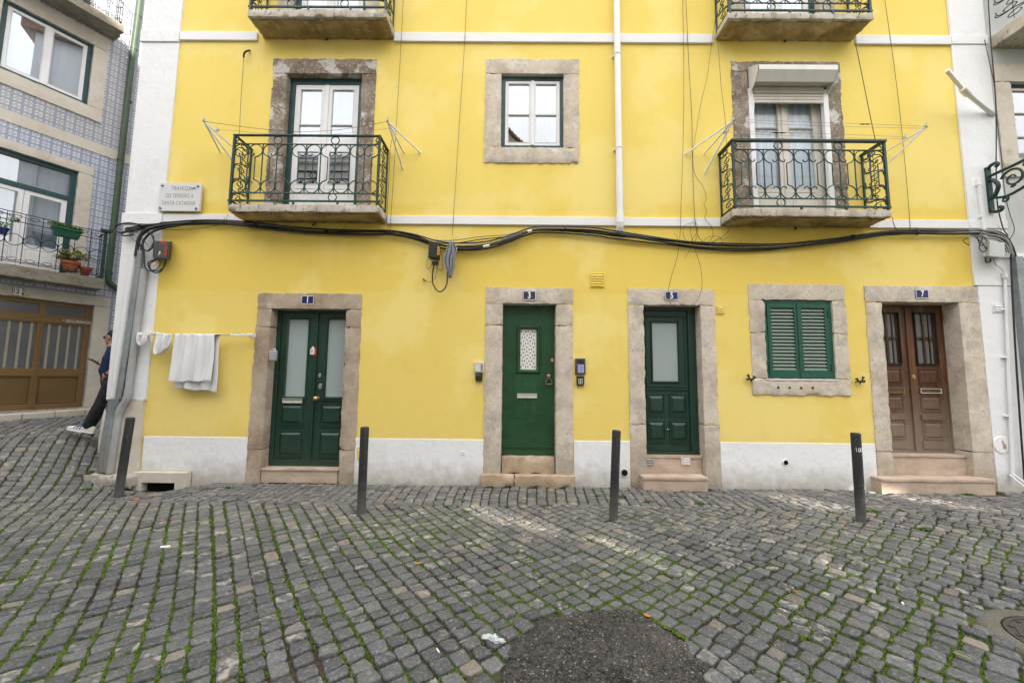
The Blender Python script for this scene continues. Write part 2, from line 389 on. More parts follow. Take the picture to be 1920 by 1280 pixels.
def tile_mat(name, period, ax, blue, ground):
    """glazed wall tile with a ringed flower; ax = object axes across and up"""
    mt, nt, bs = new_mat(name)
    t = nt.nodes.new('ShaderNodeTexCoord')
    s = nt.nodes.new('ShaderNodeSeparateXYZ')
    nt.links.new(t.outputs['Object'], s.inputs[0])
    u = _math(nt, 'SUBTRACT', _math(nt, 'FRACT', _math(nt, 'MULTIPLY', s.outputs[ax[0]], 1 / period)), 0.5)
    v = _math(nt, 'SUBTRACT', _math(nt, 'FRACT', _math(nt, 'MULTIPLY', s.outputs[ax[1]], 1 / period)), 0.5)
    r = _math(nt, 'SQRT', _math(nt, 'ADD', _math(nt, 'MULTIPLY', u, u), _math(nt, 'MULTIPLY', v, v)))
    th = _math(nt, 'ARCTAN2', v, u)
    c4 = _math(nt, 'COSINE', _math(nt, 'MULTIPLY', th, 4.0))
    # four-lobed cartouche: |r - (0.40 - .05 cos4)|
    def ring(rad, wob, w):
        d = _math(nt, 'ABSOLUTE', _math(nt, 'SUBTRACT', r, _math(nt, 'MULTIPLY_ADD', c4, wob, rad)))
        return _range(nt, d, w, w * 0.55)
    dk = _math(nt, 'MAXIMUM', ring(0.425, -0.060, 0.024), ring(0.225, 0.040, 0.036))
    dk = _math(nt, 'MAXIMUM', dk, _range(nt, r, 0.075, 0.05))
    dots = _math(nt, 'MULTIPLY', _range(nt, c4, 0.55, 0.9), _range(nt, _math(nt, 'ABSOLUTE', _math(nt, 'SUBTRACT', r, 0.15)), 0.045, 0.03))
    dk = _math(nt, 'MAXIMUM', dk, dots)
    outer = _range(nt, _math(nt, 'SUBTRACT', r, _math(nt, 'MULTIPLY', c4, -0.060)), 0.435, 0.460)
    mxuv = _math(nt, 'MAXIMUM', _math(nt, 'ABSOLUTE', u), _math(nt, 'ABSOLUTE', v))
    grout = _range(nt, mxuv, 0.482, 0.492)
    g = nt.nodes.new('ShaderNodeNewGeometry')
    n1 = _noise(nt, g.outputs['Position'], 5, 4)
    c = _mix(nt, _range(nt, n1, 0.35, 0.7), ground, (ground[0] * 0.82, ground[1] * 0.84, ground[2] * 0.88))
    c = _mix(nt, _math(nt, 'MULTIPLY', outer, 0.75), c, (0.20, 0.24, 0.33))
    c = _mix(nt, _math(nt, 'MULTIPLY', dk, 0.80), c, blue)
    c = _mix(nt, _math(nt, 'MULTIPLY', grout, 0.8), c, (0.30, 0.30, 0.30))
    nt.links.new(c, bs.inputs['Base Color'])
    bs.inputs['Roughness'].default_value = 0.28
    bs.inputs['Specular IOR Level'].default_value = 0.4
    b = nt.nodes.new('ShaderNodeBump')
    b.inputs['Strength'].default_value = 0.35
    b.inputs['Distance'].default_value = 0.004
    nt.links.new(_math(nt, 'ADD', _math(nt, 'MULTIPLY', grout, -1.0), _math(nt, 'MULTIPLY', n1, 0.6)), b.inputs['Height'])
    nt.links.new(b.outputs[0], bs.inputs['Normal'])
    MATS[name] = mt
tile_mat('azulejo_blue', 0.14, (0, 2), (0.016, 0.026, 0.10), (0.64, 0.67, 0.73))
tile_mat('azulejo_grey', 0.14, (0, 2), (0.026, 0.026, 0.045), (0.62, 0.61, 0.61))
tile_mat('azulejo_yellow', 0.16, (0, 2), (0.06, 0.12, 0.36), (0.62, 0.58, 0.42))

def wired_glass():
    mt, nt, bs = new_mat('wired_glass')
    t = nt.nodes.new('ShaderNodeTexCoord')
    s = nt.nodes.new('ShaderNodeSeparateXYZ')
    nt.links.new(t.outputs['Object'], s.inputs[0])
    a = _math(nt, 'ADD', s.outputs[0], s.outputs[2])
    b = _math(nt, 'SUBTRACT', s.outputs[0], s.outputs[2])
    def line(x):
        return _range(nt, _math(nt, 'ABSOLUTE', _math(nt, 'SUBTRACT', _math(nt, 'FRACT', _math(nt, 'MULTIPLY', x, 26.0)), 0.5)), 0.09, 0.04)
    f = _math(nt, 'MAXIMUM', line(a), line(b))
    n = _noise(nt, t.outputs['Object'], 3, 4)
    c = _mix(nt, _range(nt, n, .35, .7), (0.085, 0.09, 0.095), (0.125, 0.13, 0.13))
    c = _mix(nt, _math(nt, 'MULTIPLY', f, .6), c, (0.20, 0.20, 0.19))
    nt.links.new(c, bs.inputs['Base Color'])
    bs.inputs['Roughness'].default_value = 0.18
    MATS['wired_glass'] = mt
wired_glass()
mk('bar_pale', (0.34, 0.32, 0.25), [((0.24, 0.22, 0.17), 20, 0.45, 0.7, 0.6, 4)], rough=0.7)
mk('engraved_black', (0.03, 0.025, 0.04), [], rough=0.6)
mk('key_lilac', (0.36, 0.38, 0.62), [], rough=0.4)
mk('grey_pale', (0.52, 0.53, 0.53), [((0.40, 0.40, 0.40), 6, 0.5, 0.7, 0.5, 4)], rough=0.5)
mk('dirty_plaster', (0.60, 0.57, 0.52), [((0.42, 0.38, 0.32), 5, 0.45, 0.68, 0.8, 7), ((0.24, 0.21, 0.17), (14, 14, 4), 0.58, 0.70, 0.7, 5),
    ('z', (0.30, 0.265, 0.215), 0.1, 0.75, 0.7, 6, 0.5)], rough=0.9, bump=[(40, 0.4, 0.008, 5), (8, 0.5, 0.02, 4)], spec=0.2)

# ------------------------------------------------------------------ mesh helpers
class MB:
    def __init__(self):
        self.v, self.f = [], []

    def add(self, vs, fs):
        o = len(self.v)
        self.v.extend([tuple(p) for p in vs])
        self.f.extend([tuple(i + o for i in q) for q in fs])
        return self

    def quad(self, a, b, c, d):
        return self.add([a, b, c, d], [(0, 1, 2, 3)])

    def box(self, x0, x1, y0, y1, z0, z1):
        v = [(x, y, z) for z in (z0, z1) for y in (y0, y1) for x in (x0, x1)]
        return self.add(v, [(0, 2, 3, 1), (4, 5, 7, 6), (0, 1, 5, 4), (1, 3, 7, 5), (3, 2, 6, 7), (2, 0, 4, 6)])

    def hexa(self, q0, q1):
        """solid between quad q0 (front, 4 points) and quad q1 (back)"""
        v = list(q0) + list(q1)
        return self.add(v, [(0, 1, 2, 3), (7, 6, 5, 4), (0, 4, 5, 1), (1, 5, 6, 2), (2, 6, 7, 3), (3, 7, 4, 0)])

    def rough(self, x0, x1, y0, y1, z0, z1, step=0.07, j=0.003):
        """box with gridded, slightly uneven faces"""
        nx, ny, nz = [max(1, int(round((b - a) / step))) for a, b in ((x0, x1), (y0, y1), (z0, z1))]
        idx, vs, fs = {}, [], []
        def vid(i, k, l):
            key = (i, k, l)
            if key not in idx:
                idx[key] = len(vs)
                p = [x0 + (x1 - x0) * i / nx, y0 + (y1 - y0) * k / ny, z0 + (z1 - z0) * l / nz]
                for a in range(3):
                    p[a] += RND.uniform(-j, j)
                ne = (i in (0, nx)) + (k in (0, ny)) + (l in (0, nz))
                if ne >= 2:                      # worn edges
                    c = ((x0 + x1) / 2, (y0 + y1) / 2, (z0 + z1) / 2)
                    w = abs(RND.gauss(0, j * 1.5)) + (RND.random() < .04) * j * 2
                    for a, (e, n) in enumerate(((i, nx), (k, ny), (l, nz))):
                        if e in (0, n):
                            p[a] += w if p[a] < c[a] else -w
                vs.append(tuple(p))
            return idx[key]
        for i in range(nx):
            for l in range(nz):
                fs.append((vid(i, 0, l), vid(i + 1, 0, l), vid(i + 1, 0, l + 1), vid(i, 0, l + 1)))
                fs.append((vid(i, ny, l), vid(i, ny, l + 1), vid(i + 1, ny, l + 1), vid(i + 1, ny, l)))
        for k in range(ny):
            for l in range(nz):
                fs.append((vid(0, k, l), vid(0, k, l + 1), vid(0, k + 1, l + 1), vid(0, k + 1, l)))
                fs.append((vid(nx, k, l), vid(nx, k + 1, l), vid(nx, k + 1, l + 1), vid(nx, k, l + 1)))
        for i in range(nx):
            for k in range(ny):
                fs.append((vid(i, k, 0), vid(i, k + 1, 0), vid(i + 1, k + 1, 0), vid(i + 1, k, 0)))
                fs.append((vid(i, k, nz), vid(i + 1, k, nz), vid(i + 1, k + 1, nz), vid(i, k + 1, nz)))
        return self.add(vs, fs)

    def tube(self, path, r, n=6, cap=True, flat=1.0):
        pts = [Vector(p) for p in path]
        q = [pts[0]]
        rr = r if isinstance(r, (list, tuple)) else [r] * len(pts)
        keep = [rr[0]]
        for p, a in zip(pts[1:], rr[1:]):
            if (p - q[-1]).length > 1e-5:
                q.append(p)
                keep.append(a)
        pts, rr = q, keep
        if len(pts) < 2:
            return self
        closed = False
        t0 = (pts[1] - pts[0]).normalized()
        up = Vector((0, 0, 1)) if abs(t0.z) < 0.9 else Vector((0, 1, 0))
        nrm = (up - t0 * up.dot(t0)).normalized()
        vs, fs = [], []
        for i, p in enumerate(pts):
            if i == 0:
                t = t0
            elif i == len(pts) - 1:
                t = (pts[i] - pts[i - 1]).normalized()
            else:
                t = ((pts[i + 1] - p).normalized() + (p - pts[i - 1]).normalized())
                t = t.normalized() if t.length > 1e-6 else (pts[i + 1] - p).normalized()
            nn = nrm - t * nrm.dot(t)
            nrm = nn.normalized() if nn.length > 1e-6 else nrm
            b = t.cross(nrm)
            for k in range(n):
                a = 2 * math.pi * (k + 0.5) / n
                vs.append(p + nrm * (math.cos(a) * rr[i]) + b * (math.sin(a) * rr[i] * flat))
        for i in range(len(pts) - 1):
            for k in range(n):
                k2 = (k + 1) % n
                fs.append((i * n + k, i * n + k2, (i + 1) * n + k2, (i + 1) * n + k))
        if cap:
            fs.append(tuple(range(n - 1, -1, -1)))
            e = (len(pts) - 1) * n
            fs.append(tuple(range(e, e + n)))
        return self.add(vs, fs)

    def prism(self, poly, y0, y1):
        """polygon of (x, z), extruded from y0 (front) to y1"""
        n = len(poly)
        v = [(x, y0, z) for x, z in poly] + [(x, y1, z) for x, z in poly]
        f = [tuple(range(n)), tuple(range(2 * n - 1, n - 1, -1))]
        for i in range(n):
            k = (i + 1) % n
            f.append((i, i + n, k + n, k))
        return self.add(v, f)

    def disc(self, c, r, y0, y1, n=16, rz=None):
        rz = rz or r
        return self.prism([(c[0] + r * math.cos(2 * math.pi * i / n), c[1] + rz * math.sin(2 * math.pi * i / n)) for i in range(n)], y0, y1)

    def lathe(self, prof, c=(0, 0, 0), axis='z', n=16):
        vs, fs = [], []
        for r, h in prof:
            for k in range(n):
                a = 2 * math.pi * k / n
                u, w = r * math.cos(a), r * math.sin(a)
                p = (u, w, h) if axis == 'z' else ((u, h, w) if axis == 'y' else (h, u, w))
                vs.append((p[0] + c[0], p[1] + c[1], p[2] + c[2]))
        for i in range(len(prof) - 1):
            for k in range(n):
                k2 = (k + 1) % n
                fs.append((i * n + k, i * n + k2, (i + 1) * n + k2, (i + 1) * n + k))
        fs.append(tuple(range(n - 1, -1, -1)))
        e = (len(prof) - 1) * n
        fs.append(tuple(range(e, e + n)))
        return self.add(vs, fs)

    def wall(self, xs, zs, holes, y0, y1):
        """solid sheet y0..y1 over the grid xs * zs with rectangular holes (x0, x1, z0, z1)"""
        xs = sorted(set([round(x, 5) for x in xs] + [round(v, 5) for h in holes for v in h[:2]]))
        zs = sorted(set([round(z, 5) for z in zs] + [round(v, 5) for h in holes for v in h[2:]]))
        x_lo, x_hi, z_lo, z_hi = xs[0], xs[-1], zs[0], zs[-1]
        idx, vs, fs = {}, [], []
        def vid(i, k, s):
            key = (i, k, s)
            if key not in idx:
                idx[key] = len(vs)
                vs.append((xs[i], y1 if s else y0, zs[k]))
            return idx[key]
        nx, nz = len(xs) - 1, len(zs) - 1
        def solid(i, k):
            if i < 0 or k < 0 or i >= nx or k >= nz:
                return False
            cx, cz = (xs[i] + xs[i + 1]) / 2, (zs[k] + zs[k + 1]) / 2
            return not any(h[0] < cx < h[1] and h[2] < cz < h[3] for h in holes)
        for i in range(nx):
            for k in range(nz):
                if not solid(i, k):
                    continue
                fs.append((vid(i, k, 0), vid(i + 1, k, 0), vid(i + 1, k + 1, 0), vid(i, k + 1, 0)))
                fs.append((vid(i, k, 1), vid(i, k + 1, 1), vid(i + 1, k + 1, 1), vid(i + 1, k, 1)))
                if not solid(i - 1, k):
                    fs.append((vid(i, k, 1), vid(i, k, 0), vid(i, k + 1, 0), vid(i, k + 1, 1)))
                if not solid(i + 1, k):
                    fs.append((vid(i + 1, k, 0), vid(i + 1, k, 1), vid(i + 1, k + 1, 1), vid(i + 1, k + 1, 0)))
                if not solid(i, k - 1):
                    fs.append((vid(i, k, 1), vid(i + 1, k, 1), vid(i + 1, k, 0), vid(i, k, 0)))
                if not solid(i, k + 1):
                    fs.append((vid(i, k + 1, 0), vid(i + 1, k + 1, 0), vid(i + 1, k + 1, 1), vid(i, k + 1, 1)))
        return self.add(vs, fs)

    def frustum(self, x0, x1, z0, z1, y, inset, h):
        """raised field standing h proud (towards -y) of the plane y"""
        a, b = inset, y - h
        v = [(x0, y, z0), (x1, y, z0), (x1, y, z1), (x0, y, z1),
             (x0 + a, b, z0 + a), (x1 - a, b, z0 + a), (x1 - a, b, z1 - a), (x0 + a, b, z1 - a)]
        return self.add(v, [(4, 5, 6, 7), (0, 1, 5, 4), (1, 2, 6, 5), (2, 3, 7, 6), (3, 0, 4, 7)])

    def moulding(self, x0, x1, z0, z1, y, w, h):
        """picture-frame moulding (bevelled both ways) lying on plane y"""
        o = [(x0, z0), (x1, z0), (x1, z1), (x0, z1)]
        def ins(d):
            return [(x0 + d, z0 + d), (x1 - d, z0 + d), (x1 - d, z1 - d), (x0 + d, z1 - d)]
        rings = [(o, y), (ins(w * 0.3), y - h), (ins(w * 0.6), y - h), (ins(w), y)]
        vs = [(p[0], yy, p[1]) for pts, yy in rings for p in pts]
        fs = []
        for r in range(3):
            for k in range(4):
                k2 = (k + 1) % 4
                fs.append((r * 4 + k, r * 4 + k2, r * 4 + 4 + k2, r * 4 + 4 + k))
        return self.add(vs, fs)

    def grid(self, fn, nu, nv):
        vs = [fn(i / nu, j / nv) for j in range(nv + 1) for i in range(nu + 1)]
        fs = [(j * (nu + 1) + i, j * (nu + 1) + i + 1, (j + 1) * (nu + 1) + i + 1, (j + 1) * (nu + 1) + i)
              for j in range(nv) for i in range(nu)]
        return self.add(vs, fs)


def rootof(o):
    while o.parent is not None:
        o = o.parent
    return o

def to_mesh(mb, name, org=(0, 0, 0), smooth=None):
    me = bpy.data.meshes.new(name)
    ox, oy, oz = org
    me.from_pydata([(x - ox, y - oy, z - oz) for x, y, z in mb.v], [], mb.f)
    me.validate()
    if smooth is not None:
        me.shade_smooth()
        if smooth < 170:
            me.set_sharp_from_angle(angle=R(smooth))
    return me

LOCAL = set()          # roots whose parts are given in the root's own coordinates

def thing(name, label, cat, loc, group=None, rotz=0.0, local=False):
    o = bpy.data.objects.new(name, None)
    COL.objects.link(o)
    o.location = loc
    o.rotation_euler = (0, 0, rotz)
    o.empty_display_size = 0.2
    o['label'] = label
    o['category'] = cat
    if group:
        o['group'] = group
    if local:
        LOCAL.add(o.name)
    return o

def _bevel(o, bevel):
    if bevel:
        b = o.modifiers.new('bevel', 'BEVEL')
        b.width = bevel
        b.segments = 2
        b.limit_method = 'ANGLE'
        b.angle_limit = R(40)

def part(mb, name, mat, parent, label=None, smooth=35, bevel=0, kind=None):
    rt = rootof(parent)
    org = (0, 0, 0) if rt.name in LOCAL else tuple(rt.location)
    o = bpy.data.objects.new(name, to_mesh(mb, name, org, smooth))
    COL.objects.link(o)
    o.data.materials.append(MATS[mat])
    o.parent = parent
    if label:
        o['label'] = label
    if kind:
        o['kind'] = kind
    _bevel(o, bevel)
    return o

def solo(mb, name, mat, label=None, cat=None, group=None, kind=None, smooth=35, bevel=0):
    xs = np.array(mb.v)
    lo, hi = xs.min(0), xs.max(0)
    org = (float(lo[0] + hi[0]) / 2, float(lo[1] + hi[1]) / 2, float(lo[2]))
    o = bpy.data.objects.new(name, to_mesh(mb, name, org, smooth))
    COL.objects.link(o)
    o.location = org
    o.data.materials.append(MATS[mat])
    for k, val in (('label', label), ('category', cat), ('group', group), ('kind', kind)):
        if val:
            o[k] = val
    _bevel(o, bevel)
    return o

def copy_tree(o, parent=None):
    c = o.copy()
    COL.objects.link(c)
    c.parent = parent
    for ch in [x for x in bpy.data.objects if x.parent == o]:
        copy_tree(ch, c)
    return c

def lettering(text, mat, parent, c, size, name='lettering', extrude=0.001, offset=0.0, sx=1.0, rot=None, align='CENTER', space=1.0, label=None):
    """flat raised letters facing -Y (or turned by rot), centre c, cap height about 0.7*size"""
    cu = bpy.data.curves.new('lettering', 'FONT')
    cu.body = text
    cu.size = size
    cu.align_x = align
    cu.align_y = 'CENTER'
    cu.extrude = extrude
    cu.offset = offset
    cu.space_character = space
    to = bpy.data.objects.new('lettering', cu)
    COL.objects.link(to)
    bpy.context.view_layer.update()
    me = bpy.data.meshes.new_from_object(to.evaluated_get(bpy.context.evaluated_depsgraph_get()))
    bpy.data.objects.remove(to)
    bpy.data.curves.remove(cu)
    rm = Matrix.Rotation(R(90), 4, 'X') if rot is None else rot
    rt = rootof(parent)
    org = Vector((0, 0, 0)) if rt.name in LOCAL else rt.location.copy()
    me.transform(Matrix.Translation(Vector(c) - org) @ rm @ Matrix.Diagonal((sx, 1, 1, 1)))
    me.name = name
    o = bpy.data.objects.new(name, me)
    COL.objects.link(o)
    me.materials.clear()
    me.materials.append(MATS[mat])
    o.parent = parent
    if label:
        o['label'] = label
    return o

def arc(cx, cz, r, a0, a1, n=10, rz=None):
    rz = rz or r
    return [(cx + r * math.cos(R(a0 + (a1 - a0) * i / n)), cz + rz * math.sin(R(a0 + (a1 - a0) * i / n))) for i in range(n + 1)]

def smoothpath(pts, sub=6):
    """Catmull-Rom through pts"""
    p = [Vector(q) for q in pts]
    p = [p[0] * 2 - p[1]] + p + [p[-1] * 2 - p[-2]]
    out = []
    for i in range(1, len(p) - 2):
        for k in range(sub):
            t = k / sub
            a, b, c, d = p[i - 1], p[i], p[i + 1], p[i + 2]
            out.append(0.5 * ((2 * b) + (c - a) * t + (2 * a - 5 * b + 4 * c - d) * t * t + (3 * b - a - 3 * c + d) * t ** 3))
    out.append(p[-2])
    return out

# ------------------------------------------------------------------ the yellow house
YB = thing('yellow_house', 'long yellow stucco house front with white bands, stone door frames and iron balconies', 'house', (0, 0, 0))
XL, XR = -6.05, 7.56           # house corners
H_TOP = 10.4
openings = {                   # x0, x1, z0, z1 of the hole inside each stone frame
    'door_one': (-3.70, -2.56, 0.20, 2.578), 'door_three': (-0.175, 0.63, 0.24, 2.687), 'door_five': (1.967, 2.821, 0.28, 2.688),
    'door_seven': (5.57, 6.73, 0.33, 2.768), 'shutter': (3.795, 4.817, 1.597, 2.784), 'mid': (-0.24, 0.753, 5.188, 6.433),
    'lb': (-3.698, -2.489, 4.06, 6.412), 'rb': (3.705, 4.932, 4.06, 6.50),
    'lb2': (-3.698, -2.489, 7.14, 9.48), 'rb2': (3.705, 4.932, 7.14, 9.48), 'mid2': (-0.24, 0.753, 8.26, 9.50)}
mb = MB()
mb.wall([XL + .02, XR - .02] + list(np.arange(-5.5, 7.5, 1.0)), [-0.4, H_TOP] + list(np.arange(0.65, 10, 1.0)),
        [(h[0] - .07, h[1] + .07, (h[2] - (.6 if h[2] < 1 else .07)), h[3] + .07) for h in openings.values()], 0.0, 0.30)
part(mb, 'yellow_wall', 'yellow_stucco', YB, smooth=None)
# shell: side walls, back, roof
mb = MB()
mb.box(XL + .02, XL + .30, 0.302, 8.0, -0.5, H_TOP)
mb.box(XR - .30, XR - .02, 0.302, 8.0, -0.5, H_TOP)
mb.box(XL + .302, XR - .302, 7.7, 8.0, -0.5, H_TOP)
part(mb, 'side_wall', 'white_plaster', YB, smooth=None)
mb = MB()
mb.box(XL - .15, XR + .1, -0.25, 8.2, H_TOP + .002, H_TOP + .25)
part(mb, 'roof', 'roof_tile', YB, smooth=None)
mb = MB()
for z in (3.5, 6.7):
    mb.box(XL + .302, XR - .302, 0.36, 7.69, z, z + .2)
mb.box(XL + .302, XR - .302, 2.6, 2.7, -0.3, H_TOP - .01)
part(mb, 'inner_wall', 'dim_room', YB, smooth=None)

# white trim: string courses, corner strips, plinth
def courses(z0, z1):
    mb = MB()
    edges = {1: [(-5.478, -4.216), (-1.99, 3.17), (5.462, 6.988)]}
    for a, b in edges[1]:
        mb.box(a, b, -0.035, 0.0, z0, z1)
    return part(mb, 'string_course', 'band_plaster', YB, bevel=0.006)
courses(3.917, 4.05)
courses(6.966, 7.12)
for sx in (0, 1):
    mb = MB()
    if sx == 0:
        mb.box(XL - .03, -5.482, -0.03, 0.3, 1.175, 3.875)
        mb.box(XL - .03, -5.482, -0.03, 0.3, 4.052, 6.92)
        mb.box(XL - .03, -5.482, -0.03, 0.3, 7.122, H_TOP)
        mb.box(XL - .055, -5.480, -0.05, 0.32, 3.876, 4.051)
        mb.box(XL - .055, -5.480, -0.05, 0.32, 6.921, 7.121)
    else:
        mb.box(6.992, XR, -0.03, 0.0, 3.03, 3.915)
        mb.box(6.992, XR, -0.03, 0.0, 4.05, 6.965)
        mb.box(6.992, XR, -0.03, 0.0, 7.122, H_TOP)
        mb.box(6.990, XR + .003, -0.045, 0.0, 3.916, 4.049)
        mb.box(6.990, XR + .003, -0.045, 0.0, 6.966, 7.121)
        mb.box(7.042, XR - .003, -0.018, 0.0, -0.3, 3.029)
    part(mb, 'corner_pilaster', 'white_plaster', YB, bevel=0.006)
for a, b in ((-5.47, -3.925), (-2.33, -0.435), (0.90, 1.722), (3.05, 5.318)):
    z = -0.35
    mb = MB()
    if a < -5:
        mb.wall([a, b], [z, 0.645], [(-5.47, -4.71, -0.35, 0.15)], -0.014, 0.0)
    else:
        mb.box(a, b, -0.014, 0.0, z, 0.65)
    part(mb, 'plinth', 'white_plaster', YB, bevel=0.004)

# stone frames -----------------------------------------------------------------
def surround(name, out, hole, mat, z_split=None, sill=None, splay=0.0, depth=0.26, foot=0.05, head=None, proud=0.016, j=0.0035):
    """out = (x0, x1, z1) outer edge; jambs stand on z=foot"""
    x0, x1, z1 = out
    a, b, c, d = hole
    mb = MB()
    hz = d
    mb.rough(x0, x1, -proud, depth, hz, z1, 0.055, j)                   # lintel
    lo = foot if sill is None else c
    cuts = [lo] + sorted(z_split or []) + [hz - 0.002]
    for k in range(len(cuts) - 1):
        q0, q1 = cuts[k] + (0.002 if k else 0), cuts[k + 1] - 0.002
        p = proud + (0.003 if k % 2 else 0)
        mb.rough(x0 + RND.uniform(-.006, .006), a, -p, depth, q0, q1, 0.055, j)
        mb.rough(b, x1 + RND.uniform(-.006, .006), -p, depth, q0, q1, 0.055, j)
    if sill is not None:
        mb.rough(x0 - .004, x1 - .004, -proud - .012, depth, sill, c - 0.003, 0.055, j * 1.5)
    return part(mb, name, mat, YB, smooth=50)
surround('door_surround', (-3.925, -2.325, 2.82), openings['door_one'], 'brown_limestone', [0.48, 2.30], foot=-0.12)
surround('door_surround', (-0.437, 0.894, 2.943), openings['door_three'], 'limestone', [2.36], foot=0.10)
surround('door_surround', (1.723, 3.05, 2.94), openings['door_five'], 'limestone', [0.9], foot=-0.02)
surround('door_surround', (5.322, 7.04, 3.02), openings['door_seven'], 'limestone', [0.55], foot=0.0)
surround('window_surround', (3.560, 5.028, 3.027), openings['shutter'], 'limestone', [2.28], sill=1.345)
surround('window_surround', (-0.498, 1.006, 6.687), openings['mid'], 'limestone', [], sill=4.922)
surround('balcony_door_surround', (-3.938, -2.262, 6.67), openings['lb'], 'stained_limestone', [], foot=4.06, depth=0.22)
surround('balcony_door_surround', (3.445, 5.19, 6.67), openings['rb'], 'stained_limestone', [], foot=4.06, depth=0.22)
surround('balcony_door_surround', (-3.938, -2.262, 9.74), openings['lb2'], 'limestone', [], foot=7.14, depth=0.22)
surround('balcony_door_surround', (3.445, 5.19, 9.74), openings['rb2'], 'limestone', [], foot=7.14, depth=0.22)
surround('window_surround', (-0.498, 1.006, 9.76), openings['mid2'], 'limestone', [], sill=8.0)

# pilaster foot on the left corner, plastered guard, rough footing, drain box
mb = MB()
mb.rough(XL + .06, -5.50, -0.05, 0.3, -0.1, 1.172, 0.07, 0.006)
part(mb, 'pilaster_foot', 'cream_stone', YB, smooth=50)
mb = MB()
cx = [(-6.03, 1.24, .05), (-6.03, 1.17, .10), (-6.02, 1.02, .15), (-6.02, .80, .172), (-6.02, .55, .178), (-6.02, .42, .172), (-6.02, .30, .125), (-6.01, .16, .08), (-6.01, -.1, .07)]
mb.tube([(x, 0.11, z) for x, z, r in cx], [r for x, z, r in cx], n=16)
part(mb, 'corner_guard', 'dirty_plaster', YB, smooth=60)
mb = MB()
mb.wall([-5.472, -4.715], [-0.2, 0.15], [(-5.34, -4.86, -0.2, 0.01)], -0.13, -0.016)
mb.box(-5.35, -4.85, -0.018, -0.016, -0.2, 0.02)
part(mb, 'drain_surround', 'cream_stone', YB, bevel=0.012)
mb = MB()
mb.box(-5.345, -4.855, -0.03, -0.019, -0.2, 0.015)
part(mb, 'drain_opening', 'hole_dark', YB)
mb = MB()
for k in range(9):
    x = -5.60 + .016 * k + RND.uniform(-.02, .02)
    z = RND.uniform(-.06, .10)
    s = RND.uniform(.03, .06)
    mb.rough(x - s, x + s, -.10 - s * .3, -.05, z - s, z + s, 0.04, 0.009)
part(mb, 'rubble_footing', 'dirty_plaster', YB, smooth=60)
mb = MB()
for px, py, sx_, sz_ in ((205, 893, .17, .05), (228, 893, .12, .06), (186, 890, .10, .05), (248, 893, .10, .07)):
    c = P(px, py, -.10)
    mb.rough(c.x - sx_, c.x + sx_, -.22, .02, c.z - .15, c.z + sz_ * .6, .045, .010)
part(mb, 'mortar_footing', 'dirty_plaster', YB, smooth=70)

# steps ---------------------------------------------------------------------------
def steps(boxes, mat):
    mb = MB()
    for bx in boxes:
        mb.rough(*bx, 0.08, 0.0012)
    return part(mb, 'door_step', mat, YB, smooth=50)
steps([(-3.70, -2.56, -0.035, 0.30, 0.178, 0.203), (-3.69, -2.57, -0.022, 0.30, 0.0, 0.176)], 'pink_marble')
mb = MB()
mb.rough(-0.17, 0.625, 0.015, 0.30, 0.16, 0.40, 0.08, 0.007)
mb.rough(-0.455, 0.02, -0.10, 0.30, -0.02, 0.165, 0.06, 0.006)
mb.rough(0.026, 0.905, -0.10, 0.30, -0.02, 0.16, 0.06, 0.006)
part(mb, 'door_step', 'old_step_stone', YB, label='worn brown stone step with a split slab', smooth=55)
steps([(1.967, 2.821, 0.06, 0.30, 0.40, 0.435), (1.972, 2.816, 0.075, 0.30, 0.0, 0.398),
       (fx(1206.6, 890, -.19), fx(1329, 890, -.19), -0.19, 0.058, 0.145, 0.180), (fx(1206.6, 890, -.19) + .008, fx(1329, 890, -.19) - .008, -0.175, 0.056, -0.02, 0.143)], 'pink_marble')
steps([(5.57, 6.73, 0.06, 0.30, 0.455, 0.487), (5.575, 6.725, 0.075, 0.30, 0.0, 0.453),
       (fx(1652, 890, -.19), fx(1867, 890, -.19), -0.19, 0.058, 0.160, 0.195), (fx(1652, 890, -.19) + .008, fx(1867, 890, -.19) - .008, -0.175, 0.056, -0.02, 0.158)], 'pink_marble')

# ------------------------------------------------------------------ doors
def leaf(mb, x0, x1, z0, z1, y, th, glass=None):
    mb.wall([x0, x1], [z0, z1], [glass] if glass else [], y, y + th)

def uv(box):
    x0, x1, z0, z1 = box
    return (lambda u: x0 + (x1 - x0) * u), (lambda v: z0 + (z1 - z0) * v)

